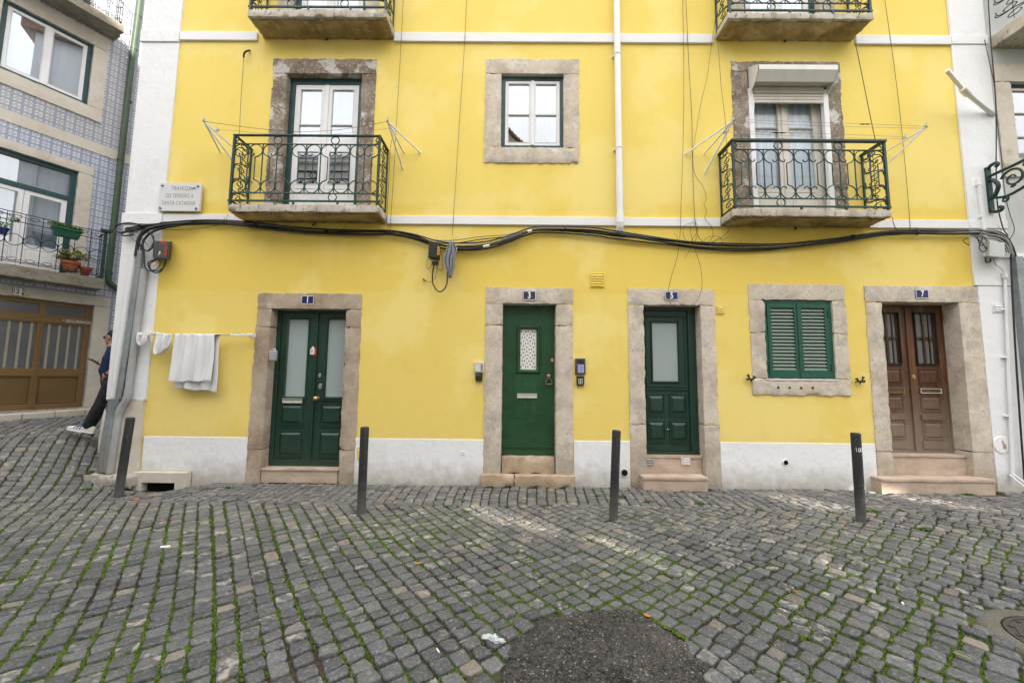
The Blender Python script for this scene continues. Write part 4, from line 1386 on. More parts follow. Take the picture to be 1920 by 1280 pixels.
# ------------------------------------------------------------------ the grey house on the right
RH = thing('grey_house', 'pale grey house adjoining the yellow front on the right, with tiled panel', 'house', (7.6, 0.0, 0))
RX0, RX1 = XR + .005, 14.0
wz0, wz1 = 5.02, 6.35
wx0 = fx(1899, 200)
mb = MB()
mb.wall([RX0, RX1] + list(np.arange(8, 14, 1.0)), [-0.4, H_TOP] + list(range(1, 10)), [(wx0, wx0 + 1.15, wz0, wz1)], 0.01, 0.31)
part(mb, 'grey_wall', 'grey_wall', RH, smooth=None)
mb = MB()
mb.box(RX1 - .3, RX1, .312, 8, -.4, H_TOP)
mb.box(RX0, RX1 - .302, 7.7, 8, -.4, H_TOP)
mb.box(RX0, RX1 - .302, 1.6, 1.7, -.4, H_TOP - .002)
part(mb, 'side_wall', 'white_plaster', RH, smooth=None)
mb = MB()
mb.box(RX0, RX1 + .1, -.2, 8.1, H_TOP + .002, H_TOP + .25)
part(mb, 'roof', 'roof_tile', RH, smooth=None)
mb = MB()
sx0 = fx(1868, 200)
mb.rough(sx0, wx0, -.015, .2, wz0, wz1, .06, .003)
mb.rough(wx0 + 1.15, wx0 + 1.43, -.015, .2, wz0, wz1, .06, .003)
mb.rough(sx0, wx0 + 1.43, -.015, .2, wz1 + .002, wz1 + .30, .06, .003)
mb.rough(sx0, wx0 + 1.43, -.022, .2, wz0 - .26, wz0 - .002, .06, .003)
part(mb, 'window_surround', 'cream_stone', RH, smooth=50)
mb = MB()
mb.wall([wx0, wx0 + 1.15], [wz0, wz1], [(wx0 + .05, wx0 + 1.1, wz0 + .05, wz1 - .05)], .06, .14)
w = part(mb, 'casement_window', 'frame_green', RH, bevel=0.004)
for a, b in ((wx0 + .054, wx0 + .572), (wx0 + .578, wx0 + 1.096)):
    sash(w, a, b, wz0 + .054, wz1 - .054, .07, [wz0 + .45, wz0 + .85], st=.045, frame='cream_paint')
mb = MB()
mb.rough(8.02, 9.35, -.002, .009, .55, 2.95, .3, .001)
part(mb, 'stone_dado', 'cream_stone', RH, smooth=50)
mb = MB()
tx = fx(1903, 500)
mb.box(tx, 9.3, -.012, -.003, fz(1915, 549), fz(1915, 490))
part(mb, 'tile_panel', 'azulejo_yellow', RH)
mb = MB()
mb.box(tx - .02, 9.33, -.018, -.003, fz(1915, 553), fz(1915, 549) - .001)
mb.box(tx - .02, 9.33, -.018, -.003, fz(1915, 490) + .001, fz(1915, 486))
part(mb, 'panel_border', 'enamel_blue', RH)
mb = MB()
mb.box(7.40, 9.6, -.06, -.004, fz(1915, 486) + .004, fz(1915, 477))
part(mb, 'string_course', 'band_plaster', RH, bevel=.006)
mb = MB()
b_z0, b_z1 = 6.93, 7.13
mb.rough(7.66, 9.6, -.55, .009, b_z0, b_z1, .06, .004)
bb = part(mb, 'balcony', 'balcony_stone', RH, smooth=55)
mb = MB()
front_panel(mb, 7.72, 7.2, 1.8, .95, 8, -.52)
side_panel(mb, 7.72, -.52, -.01, 7.2, .95)
for x in (7.72, 9.52):
    mb.box(x - .014, x + .014, -.534, -.506, b_z1 - .01, 8.18)
mb.box(7.70, 9.54, -.532, -.508, 8.151, 8.18)
mb.box(7.705, 7.735, -.505, .0, 8.152, 8.179)
mb.box(7.70, 9.54, -.532, -.508, 7.185, 7.2)
part(mb, 'railing', 'iron_green', bb, smooth=40)

# ------------------------------------------------------------------ the tiled house on the left side street
LAZ = R(29.0)
d_ = ray(155, 765)
d_ = d_ * (8.3 / (d_[1]))
LQ = Vector((CAM_P[0] + d_[0], CAM_P[1] + d_[1], 0.0))
LD = Vector((math.sin(LAZ), math.cos(LAZ), 0))
LN = Vector((math.cos(LAZ), -math.sin(LAZ), 0))     # towards the street
LROT = math.pi / 2 - LAZ                            # local +x along the facade (away), local -y towards the street
LH = thing('tiled_house', 'blue and white tiled house across the side street with a bronze garage door', 'house', LQ, rotz=LROT, local=True)

def L(px, py, out=0.0):
    """pixel -> (s, z) on the tiled facade, or on a plane standing `out` metres in front of it"""
    d = Vector(ray(px, py))
    c = Vector(CAM_P)
    q = LQ + LN * out
    t = (q - c).dot(LN) / d.dot(LN)
    p = c + d * t
    return ((p - LQ).dot(LD), p.z)

def LW(px, py, out):
    s, z = L(px, py, out)
    p = LQ + LD * s + LN * out
    return Vector((p.x, p.y, z))
S0, S1 = -7.0, 9.0
sg0, sg1 = L(0, 680)[0] - 1.2, L(163, 700)[0]        # garage opening
gz0, gz1 = L(100, 767)[1], L(100, 564)[1]
sl0, sl1 = L(0, 350)[0] - .25, L(147, 325)[0]          # balcony door opening
lz0, lz1 = L(60, 508)[1], L(147, 322)[1]
su0, su1 = L(4, 40)[0] - .02, L(176, 88)[0]            # upper window opening
uz0, uz1 = L(163, 197)[1], L(176, 85)[1]
zb0, zb1 = L(249, 312)[1], L(249, 294)[1]              # stone band
mb = MB()
hol = [(sg0, sg1, gz0, gz1), (sl0, sl1, lz0, lz1), (su0, su1, uz0, uz1)]
mb.wall([S0, S1] + list(np.arange(-6, 9, 1.5)), [-.5, zb0] + [1, 2, 3, 4], [h for h in hol if h[3] < zb0 + .3], 0, .3)
part(mb, 'tiled_wall', 'azulejo_blue', LH, smooth=None)
mb = MB()
mb.wall([S0, S1] + list(np.arange(-6, 9, 1.5)), [zb1, 11.5] + [7, 8, 9, 10], [hol[2], (sl0 + .1, sl1 - .05, 9.35, 11.3)], 0, .3)
part(mb, 'tiled_wall', 'azulejo_grey', LH, smooth=None)
mb = MB()
mb.box(S0, S1, -.015, .3, zb0 + .001, zb1 - .001)
part(mb, 'string_course', 'cream_stone', LH)
mb = MB()
mb.box(S0, S0 + .3, .302, 6, -.5, 11.5)
mb.box(S1 - .3, S1, .302, 6, -.5, 11.5)
mb.box(S0 + .302, S1 - .302, 5.7, 6, -.5, 11.5)
mb.box(S0 + .302, S1 - .302, 1.8, 1.9, -.5, 11.49)
part(mb, 'side_wall', 'white_plaster', LH, smooth=None)
mb = MB()
mb.box(S0 - .1, S1 + .1, -.3, 6.1, 11.502, 11.75)
part(mb, 'roof', 'roof_tile', LH, smooth=None)

def lframe(name, s0, s1, z0, z1, wl, wt, wb, proud=.02):
    mb = MB()
    if wt:
        mb.rough(s0 - wl, s1 + wl, -proud, .15, z1, z1 + wt, .07, .003)
    mb.rough(s1, s1 + wl, -proud, .15, z0, z1 - .002, .07, .003)
    mb.rough(s0 - wl, s0, -proud, .15, z0, z1 - .002, .07, .003)
    if wb:
        mb.rough(s0 - wl, s1 + wl, -proud - .01, .15, z0 - wb, z0 - .002, .07, .003)
    return part(mb, name, 'cream_stone', LH, smooth=50)
lframe('garage_surround', sg0, sg1, gz0 - .1, gz1, L(195, 690)[0] - sg1, L(100, 545)[1] - gz1, 0)
lframe('balcony_door_surround', sl0, sl1, lz0, lz1, L(176, 330)[0] - sl1, L(147, 306)[1] - lz1, 0)
lframe('window_surround', su0, su1, uz0, uz1, L(205, 90)[0] - su1, .30, L(188, 223)[1] * 0 + .28)
mb = MB()
mb.box(sg0 - .3, sg1 + .4, -.16, .1, gz0 - .16, gz0 - .03)
part(mb, 'garage_sill', 'cream_stone', LH, bevel=.01)

# garage door
gm = L(73, 660)[0]
g_t0, g_t1 = L(40, 600)[1], L(40, 588)[1]
zmid0, zmid1 = L(60, 704)[1], L(60, 692)[1]
mb = MB()
ydoor = .10
F_ = .07
hs = []
for a, b in ((gm + .045, sg1 - F_ - .02), (gm - (sg1 - gm) + F_ + .02, gm - .045), (sg0 + F_, gm - (sg1 - gm) - .045)):
    if b - a < .1:
        continue
    hs += [(a, b, g_t1 + .04, gz1 - .08), (a, b, zmid1 + .02, g_t0 - .02), (a, b, gz0 + .10, zmid0 - .01)]
mb.wall([sg0, sg1], [gz0 - .03, gz1], hs, ydoor, ydoor + .07)
gd = part(mb, 'garage_door', 'bronze_alu', LH, bevel=.006)
mb = MB()
mb.box(gm - .012, gm + .012, ydoor - .012, ydoor - .001, gz0, g_t0)
mb.box(sg0, sg1, ydoor - .014, ydoor - .001, g_t0 + .01, g_t1 - .01)
part(mb, 'door_seam', 'bronze_alu', gd, bevel=.004)
for k, h in enumerate(hs):
    mb = MB()
    mb.box(h[0] - .01, h[1] + .01, ydoor + .03, ydoor + .04, h[2] - .01, h[3] + .01)
    if k % 3 == 2:
        mb.moulding(h[0] + .02, h[1] - .02, h[2] + .02, h[3] - .02, ydoor + .03, .02, .008)
        part(mb, 'lower_panel', 'bronze_panel', gd, smooth=None)
    else:
        part(mb, 'wired_pane', 'wired_glass', gd)
    if k % 3 == 1:
        mb = MB()
        n = 4
        for i in range(n):
            xx = h[0] + (h[1] - h[0]) * (i + .55) / n
            mb.box(xx - .018, xx + .018, ydoor + .018, ydoor + .028, h[2], h[3])
        part(mb, 'pane_bars', 'bar_pale', gd)
ROTL = Matrix.Rotation(R(90), 4, 'X')
s_, z_ = L(148, 603)
lettering('• SEGURANOR', 'print_white', gd, (s_, ydoor - .016, z_), .075, 'lettering', .0008, sx=.85)

# balcony door and upper window of the tiled house
mb = MB()
tz0, tz1 = L(60, 340)[1] - .02, L(60, 325)[1]
tz0 = lz1 - (lz1 - lz0) * .28
mb.wall([sl0, sl1], [lz0, lz1], [(sl0 + .08, sl1 - .09, tz0 + .07, lz1 - .09), (sl0 + .08, sl1 - .09, lz0, tz0 - .03)], .06, .14)
w = part(mb, 'balcony_door', 'frame_green', LH, bevel=.005)
mb = MB()
mb.box(sl0 + .075, sl1 - .085, .095, .10, tz0 + .065, lz1 - .085)
part(mb, 'pane', 'window_glass', w)
wl_ = (sl1 - .09 - sl0 - .08)
s_m = L(40, 420)[0]
for a, b in ((sl0 + .084, s_m - .003), (s_m + .003, sl1 - .094)):
    hb = tz0 - .034
    sash(w, a, b, lz0 + .01, hb, .075, [lz0 + (hb - lz0) * .66], panel=.5, st=.075)
curtain(w, sl0 + .1, sl1 - .1, lz0 + .5, lz1 - .1, .22, .01, 20, 'curtain')
mb = MB()
mb.wall([su0, su1], [uz0, uz1], [(su0 + .07, su1 - .07, uz0 + .07, uz1 - .05)], .05, .14)
w = part(mb, 'casement_window', 'frame_green', LH, bevel=.005)
s_m = L(90, 100)[0]
for a, b in ((su0 + .074, s_m - .003), (s_m + .003, su1 - .074)):
    sash(w, a, b, uz0 + .074, uz1 - .054, .065, [], st=.06)
mb = MB()
mb.box(s_m - .05, s_m + .05, .052, .064, uz0 + .075, uz1 - .055)
part(mb, 'meeting_stile', 'white_paint', w, bevel=.004)
curtain(w, su0 + .1, su1 - .1, uz0, uz1, .22, .01, 20, 'curtain')

# balconies of the tiled house
def lbalcony(s0, s1, z0, z1, depth, rail_h, post):
    mb = MB()
    mb.rough(s0, s1, -depth, -.001, z0, z1, .08, .005)
    b = part(mb, 'balcony', 'dark_slab', LH, smooth=55)
    mb = MB()
    yf = -depth + .04
    zt = z1 + rail_h
    def T(pts, r=.007):
        mb.tube([(a, yf, c) for a, c in pts], r, 5)
    for z in (z1 + .06, zt - .16, zt):
        T([(s0 + .05, z), (s1 - .05, z)], .008)
    n = int((s1 - s0) / .21)
    st = (s1 - s0 - .1) / n
    for i in range(n + 1):
        x = s0 + .05 + st * i
        T([(x, z1 + .02), (x, zt)], .006)
        if i < n:
            T(arc(x + st / 2, z1 + rail_h * .48, st * .49, 0, 360, 18))
            for zz, fl in ((zt - .08, 1), (z1 + .12, -1)):
                for sg in (-1, 1):
                    T([(x + st / 2 + sg * st * .5 * (1 - .8 * t) * math.cos(R(fl * sg * 0 + 300 * t)) , zz + .05 * (1 - .8 * t) * math.sin(R(300 * t)) * fl) for t in np.linspace(0, 1, 12)], .005)
    for x in (s0 + .05, s1 - .05):
        mb.box(x - .012, x + .012, yf + .013, -.005, zt - .010, zt + .010)
        mb.box(x - .012, x + .012, yf + .013, -.005, z1 + .05, z1 + .07)
        for q in range(3):
            y_ = yf + (0 - yf) * (q + 1) / 3.5
            mb.tube([(x, y_, z1 + .06), (x, y_, zt)], .006, 5)
    part(mb, 'railing', 'iron_black', b, smooth=40)
    if post:
        mb = MB()
        mb.box(s1 - .08, s1 - .03, yf - .02, yf + .03, z1, zt + .02)
        mb.hexa([(s1 - .12, yf - .05, zt + .02), (s1 + .02, yf - .05, zt + .02), (s1 + .05, yf - .05, zt + .07), (s1 - .14, yf - .05, zt + .07)],
                [(s1 - .12, yf + .05, zt + .02), (s1 + .02, yf + .05, zt + .02), (s1 + .05, yf + .05, zt + .07), (s1 - .14, yf + .05, zt + .07)])
        part(mb, 'corner_post', 'iron_green', b, bevel=.004)
    return b
LB_OUT = .45
sb1, zb_ = L(192, 520, LB_OUT)
zbt = L(10, 493, LB_OUT)[1]
zbb = L(10, 512, LB_OUT)[1]
lbalcony(sl0 - .6, sb1 + .05, zbb - .04, zbt, LB_OUT, L(60, 405, LB_OUT)[1] - L(60, 500, LB_OUT)[1] + .02, True)
ub1, _z = L(233, 60, .5)
uz_t = L(205, 22, .5)[1]
uz_b = L(228, 59, .5)[1]
lbalcony(su0 - .4, ub1, uz_b, uz_b + .17, .5, .9, False)

# green rainwater pipe of the tiled house
t = thing('downpipe', 'dark green rainwater pipe running down the tiled house beside the yellow corner', 'drainpipe', LW(205, 535, .09))
mb = MB()
mb.tube(smoothpath([LW(266, -60, .09), LW(262, 0, .09), LW(247, 120, .09), LW(232, 250, .09), LW(218, 380, .09), LW(206, 490, .09), LW(203, 515, .09), LW(204, 527, .09), LW(212, 536, .09), LW(222, 543, .08), LW(230, 556, .05), LW(236, 575, .05)], 6), .056, 14)
part(mb, 'pipe', 'downpipe_green', t, smooth=60)
for px, py in ((259, 30), (251, 92), (240, 190), (226, 300), (212, 430), (204, 512), (219, 541)):
    mb = MB()
    a = LW(px, py, .09)
    mb.tube([a - Vector((0, 0, .02)), a + Vector((0, 0, .02))], .064, 14)
    part(mb, 'socket', 'downpipe_green', t, smooth=50)

# a terrace block far up the side street closes the view between the houses
mb = MB()
mb.wall([-12, 6], [-1, 12], [(-9 + 2.2 * i, -8.1 + 2.2 * i, 2.0 + 3 * k, 3.6 + 3 * k) for i in range(6) for k in range(3)], 19.0, 19.3)
mb.box(-12, 6, 19.302, 25, -1, 11.9)
FH = solo(mb, 'plain_house', 'opposite_plaster', 'plain pale house closing the far end of the rising side street', 'house', smooth=None)

# ------------------------------------------------------------------ houses across the street (mirrored in the panes, shading the front)
def opp_house(name, label, x0, x1, h, y=-10.0, gable=None, cornice=True):
    t = thing(name, label, 'house', ((x0 + x1) / 2, y, 0))
    hol = []
    for k in range(int(h // 3)):
        for x in np.arange(x0 + .9, x1 - 1.4, 2.0):
            hol.append((x, x + .95, 1.0 + 3 * k, 2.8 + 3 * k))
    mb = MB()
    mb.wall([x0, x1], [-1, h], hol, -.3, 0)
    mb.v = [(a, y - b - .3, c) for a, b, c in mb.v]
    mb.f = [q[::-1] for q in mb.f]
    mb.box(x0, x1, y - 5, y - .55, -1, h)
    part(mb, 'house_wall', 'opposite_plaster', t, smooth=None)
    mb = MB()
    for a, b, c, d in hol:
        mb.box(a - .01, b + .01, y - .27, y - .25, c - .01, d + .01)
    part(mb, 'window_panes', 'opposite_glass', t, smooth=None)
    if cornice:
        mb = MB()
        mb.box(x0 - .05, x1 + .05, y - .3, y + .18, h + .002, h + .14)
        mb.box(x0 - .05, x1 + .05, y - .3, y + .30, h + .142, h + .25)
        mb.box(x0, x1, y - .1, y + .06, h - .9, h - .75)
        part(mb, 'cornice', 'band_plaster', t, smooth=None)
    if gable:
        xr, zr = gable
        mb = MB()
        mb.prism([(x0, h), (x1, h), (xr, zr)], y - .3, y)
        part(mb, 'gable', 'opposite_plaster', t, smooth=None)
        mb = MB()
        for (xa, za, xb, zb) in ((xr, zr, x1 + .25, h - .25 * (zr - h) / (x1 - xr)), (xr, zr, x0 - .25, h - .25 * (zr - h) / (xr - x0))):
            n = 14
            for i in range(n):
                pa = (xa + (xb - xa) * i / n, za + (zb - za) * i / n)
                pb = (xa + (xb - xa) * (i + 1) / n, za + (zb - za) * (i + 1) / n)
                mb.hexa([(pa[0], y + .22, pa[1] + .02), (pb[0], y + .22, pb[1] + .10), (pb[0], y + .22, pb[1] + .17), (pa[0], y + .22, pa[1] + .10)],
                        [(pa[0], y - 5, pa[1] + .02), (pb[0], y - 5, pb[1] + .10), (pb[0], y - 5, pb[1] + .17), (pa[0], y - 5, pa[1] + .10)])
        part(mb, 'tiled_roof', 'roof_tile', t, smooth=None)
    return t
opp_house('gabled_house', 'pale gabled house with a tiled roof edge mirrored in the small upper window', -3.4, .55, 11.1, gable=(-1.0, 12.7), cornice=False)
opp_house('corniced_house', 'pale house with a banded cornice mirrored in the lower panes of the left balcony door', -24, -3.42, 10.6)
# unseen wall added to shade the front; slots shaped to throw sun streaks
SY = -25.0
def through(x, yv):
    t = (yv - SY) / math.cos(SUN_AZ)
    return (x + t * math.sin(SUN_AZ), t * math.tan(SUN_EL))
slots = []
def streak(pts, w):
    n = 5
    w = w * 2.0
    for (xa, ya), (xb, yb) in zip(pts[:-1], pts[1:]):
        for k in range(n):
            p = through(xa + (xb - xa) * k / n, ya + (yb - ya) * k / n)
            q = through(xa + (xb - xa) * (k + 1) / n, ya + (yb - ya) * (k + 1) / n)
            zc = (p[1] + q[1]) / 2
            hh = w * .5 * math.tan(SUN_EL) / math.cos(SUN_AZ) + abs(p[1] - q[1]) / 2
            slots.append((min(p[0], q[0]), max(p[0], q[0]) + .001, zc - hh, zc + hh))
def gp(*px):
    return [tuple(G(a, b).to_2d()) for a, b in px]
streak(gp((880, 958), (1000, 985), (1090, 1012)), .18)
streak(gp((1130, 1018), (1240, 1050)), .30)
streak(gp((1380, 1010), (1490, 1048), (1600, 1070)), .16)
streak(gp((1400, 922), (1470, 942), (1580, 948)), .26)
streak(gp((1660, 930), (1780, 940), (1900, 962)), .34)
streak(gp((1165, 1170), (1230, 1205)), .12)
streak(gp((1230, 1195), (1290, 1215)), .08)
streak(gp((1130, 1245), (1180, 1262)), .08)
streak(gp((1770, 1150), (1865, 1178)), .10)
mb = MB()
mb.wall([-2, 45], [-1, 20.3], slots, SY, SY + .03)
HB = solo(mb, 'added_sun_screen', 'opposite_plaster', 'unseen tall pale wall added to shade the front, slotted to throw sun streaks', 'light blocker', smooth=None)

# ------------------------------------------------------------------ ground: joint bed, setts, moss, asphalt patch, manhole
def ground_mats():
    mt, nt, bs = new_mat('joint_soil')
    g = nt.nodes.new('ShaderNodeNewGeometry')
    pos = g.outputs['Position']
    n1 = _noise(nt, pos, 1.1, 6)
    n2 = _noise(nt, pos, 45, 4)
    c = _mix(nt, _range(nt, n2, .35, .7), (0.030, 0.023, 0.017), (0.080, 0.056, 0.037))
    c = _mix(nt, _range(nt, n1, .42, .55, 0, .85), c, (0.050, 0.080, 0.014))
    nt.links.new(c, bs.inputs['Base Color'])
    bs.inputs['Roughness'].default_value = 1.0
    bs.inputs['Specular IOR Level'].default_value = 0.1
    MATS['joint_soil'] = mt

    mt, nt, bs = new_mat('basalt_sett')
    g = nt.nodes.new('ShaderNodeNewGeometry')
    pos = g.outputs['Position']
    at = nt.nodes.new('ShaderNodeAttribute')
    at.attribute_name = 'tone'
    sp = nt.nodes.new('ShaderNodeSeparateColor')
    nt.links.new(at.outputs['Color'], sp.inputs[0])
    tone, warm, patch = sp.outputs[0], sp.outputs[1], sp.outputs[2]
    c = _mix(nt, tone, (0.036, 0.039, 0.043), (0.098, 0.105, 0.113))
    c = _mix(nt, at.outputs['Alpha'], c, (0.205, 0.196, 0.178))
    c = _mix(nt, warm, c, (0.215, 0.180, 0.140))
    nA = _noise(nt, pos, 16, 6, .6)
    pf = _math(nt, 'MULTIPLY', _range(nt, nA, .50, .60), patch)
    c = _mix(nt, _math(nt, 'MULTIPLY', pf, .8), c, (0.38, 0.345, 0.295))
    nB = _noise(nt, pos, 55, 5, .65)
    c = _mix(nt, _range(nt, nB, .52, .68, 0, .55), c, (0.27, 0.262, 0.248))
    c = _mix(nt, _range(nt, nB, .46, .30, 0, .55), c, (0.045, 0.045, 0.047))
    nC = _noise(nt, pos, 240, 3, .6)
    c = _mix(nt, _range(nt, nC, .58, .68, 0, .45), c, (0.36, 0.35, 0.33))
    nD = _noise(nt, pos, 6.5, 3)
    c = _mix(nt, _range(nt, nD, .69, .72, 0, .8), c, (0.028, 0.028, 0.030))
    nt.links.new(c, bs.inputs['Base Color'])
    nt.links.new(_range(nt, nB, .3, .7, .50, .78), bs.inputs['Roughness'])
    bs.inputs['Specular IOR Level'].default_value = 0.38
    prev = None
    for nn, st, di in ((nA, .5, .012), (nB, .55, .006), (nC, .35, .0025)):
        b = nt.nodes.new('ShaderNodeBump')
        b.inputs['Strength'].default_value = st
        b.inputs['Distance'].default_value = di
        nt.links.new(nn, b.inputs['Height'])
        if prev is not None:
            nt.links.new(prev, b.inputs['Normal'])
        prev = b.outputs[0]
    nt.links.new(prev, bs.inputs['Normal'])
    MATS['basalt_sett'] = mt

    mt, nt, bs = new_mat('asphalt')
    g = nt.nodes.new('ShaderNodeNewGeometry')
    pos = g.outputs['Position']
    vo = nt.nodes.new('ShaderNodeTexVoronoi')
    vo.inputs['Scale'].default_value = 115
    nt.links.new(pos, vo.inputs['Vector'])
    n1 = _noise(nt, pos, 2.4, 6)
    n2 = _noise(nt, pos, 70, 4)
    sp = nt.nodes.new('ShaderNodeSeparateColor')
    nt.links.new(vo.outputs['Color'], sp.inputs[0])
    c = _mix(nt, _range(nt, n1, .38, .66), (0.026, 0.025, 0.025), (0.075, 0.072, 0.067))
    n5 = _noise(nt, pos, 26, 5)
    c = _mix(nt, _range(nt, n5, .45, .66, 0, .6), c, (0.095, 0.091, 0.084))
    c = _mix(nt, _range(nt, n5, .50, .34, 0, .7), c, (0.022, 0.022, 0.022))
    c = _mix(nt, _range(nt, sp.outputs[0], .50, 1.0, 0, .75), c, (0.19, 0.18, 0.165))
    c = _mix(nt, _range(nt, sp.outputs[1], .965, .97, 0, .85), c, (0.40, 0.37, 0.32))
    c = _mix(nt, _range(nt, n2, .56, .72, 0, .5), c, (0.015, 0.015, 0.015))
    nt.links.new(c, bs.inputs['Base Color'])
    bs.inputs['Roughness'].default_value = .75
    bs.inputs['Specular IOR Level'].default_value = .3
    b = nt.nodes.new('ShaderNodeBump')
    b.inputs['Strength'].default_value = 1.0
    b.inputs['Distance'].default_value = .022
    nt.links.new(_math(nt, 'ADD', n5, _math(nt, 'SUBTRACT', n2, vo.outputs['Distance'])), b.inputs['Height'])
    nt.links.new(b.outputs[0], bs.inputs['Normal'])
    MATS['asphalt'] = mt

    mt, nt, bs = new_mat('pale_setts')
    g = nt.nodes.new('ShaderNodeNewGeometry')
    pos = g.outputs['Position']
    vo = nt.nodes.new('ShaderNodeTexVoronoi')
    vo.feature = 'DISTANCE_TO_EDGE'
    vo.inputs['Scale'].default_value = 15
    nt.links.new(pos, vo.inputs['Vector'])
    n2 = _noise(nt, pos, 9, 4)
    e = _range(nt, vo.outputs['Distance'], .02, .09)
    c = _mix(nt, e, (0.09, 0.075, 0.06), _mix(nt, _range(nt, n2, .35, .7), (0.42, 0.39, 0.34), (0.29, 0.27, 0.235)))
    nt.links.new(c, bs.inputs['Base Color'])
    bs.inputs['Roughness'].default_value = .85
    b = nt.nodes.new('ShaderNodeBump')
    b.inputs['Strength'].default_value = .7
    b.inputs['Distance'].default_value = .01
    nt.links.new(e, b.inputs['Height'])
    nt.links.new(b.outputs[0], bs.inputs['Normal'])
    MATS['pale_setts'] = mt
ground_mats()

# left building line in world coordinates, used to stop the setts
def l_side(x, y):
    """distance in front of the tiled facade"""
    return (x - LQ.x) * LN.x + (y - LQ.y) * LN.y
PAVE_W = .52
patch_c = G(1130, 1330)
patch_pts = [(948, 1262), (955, 1215), (990, 1182), (1015, 1163), (1075, 1150), (1130, 1146), (1175, 1143), (1215, 1158), (1252, 1185), (1290, 1215), (1318, 1250), (1322, 1290)]
patch_xy = [G(px, py).to_2d() for px, py in patch_pts]
pc = Vector((.55, -4.35))
patch_poly = [tuple(p) for p in patch_xy] + [(1.30, -4.15), (1.22, -4.75), (.75, -5.05), (.1, -4.95), (-.15, -4.4), (-.12, -4.1)]
patch_arr = np.array(patch_poly)

def in_poly(x, y, poly):
    x, y = np.asarray(x), np.asarray(y)
    ins = np.zeros(x.shape, bool)
    n = len(poly)
    for i in range(n):
        x0, y0 = poly[i]
        x1, y1 = poly[(i + 1) % n]
        cond = ((y0 > y) != (y1 > y)) & (x < (x1 - x0) * (y - y0) / (y1 - y0 + 1e-12) + x0)
        ins ^= cond
    return ins

mh_c = G(2030, 1214)
mh_c = Vector((mh_c.x, mh_c.y))
MH_R = .30

def ground_sheet():
    xs = np.concatenate([[-60, -30, -18], np.arange(-13, 12.01, .25), [18, 30, 60]])
    ys = np.concatenate([[-60, -30, -14], np.arange(-9, 14.01, .25), [20, 30, 60]])
    Xg, Yg = np.meshgrid(xs, ys)
    Z = gz(Xg, Yg) - .018
    v = np.stack([Xg, Yg, Z], -1).reshape(-1, 3)
    nx, ny = len(xs), len(ys)
    f = [(j * nx + i, j * nx + i + 1, (j + 1) * nx + i + 1, (j + 1) * nx + i) for j in range(ny - 1) for i in range(nx - 1)]
    mb = MB()
    mb.v = [tuple(p) for p in v]
    mb.f = f
    return solo(mb, 'ground', 'joint_soil', kind='structure', smooth=180)
ground_sheet()

def warp(x, y):
    return (x + .05 * np.sin(.6 * y + .3 * x) + .012 * np.sin(2.3 * x + 1.1), y + .05 * np.sin(.5 * x - .4 * y + 2) + .012 * np.sin(2.7 * y + .7 * x))

def noise2(x, y):
    return (np.sin(1.3 * x + 2.1 * y) + np.sin(2.9 * x - 1.7 * y + 1.3) + np.sin(-.8 * x + 3.7 * y + .5) + .7 * np.sin(6.1 * x + 5.3 * y) + .7 * np.sin(7.7 * x - 6.9 * y + 2)) / 4.4

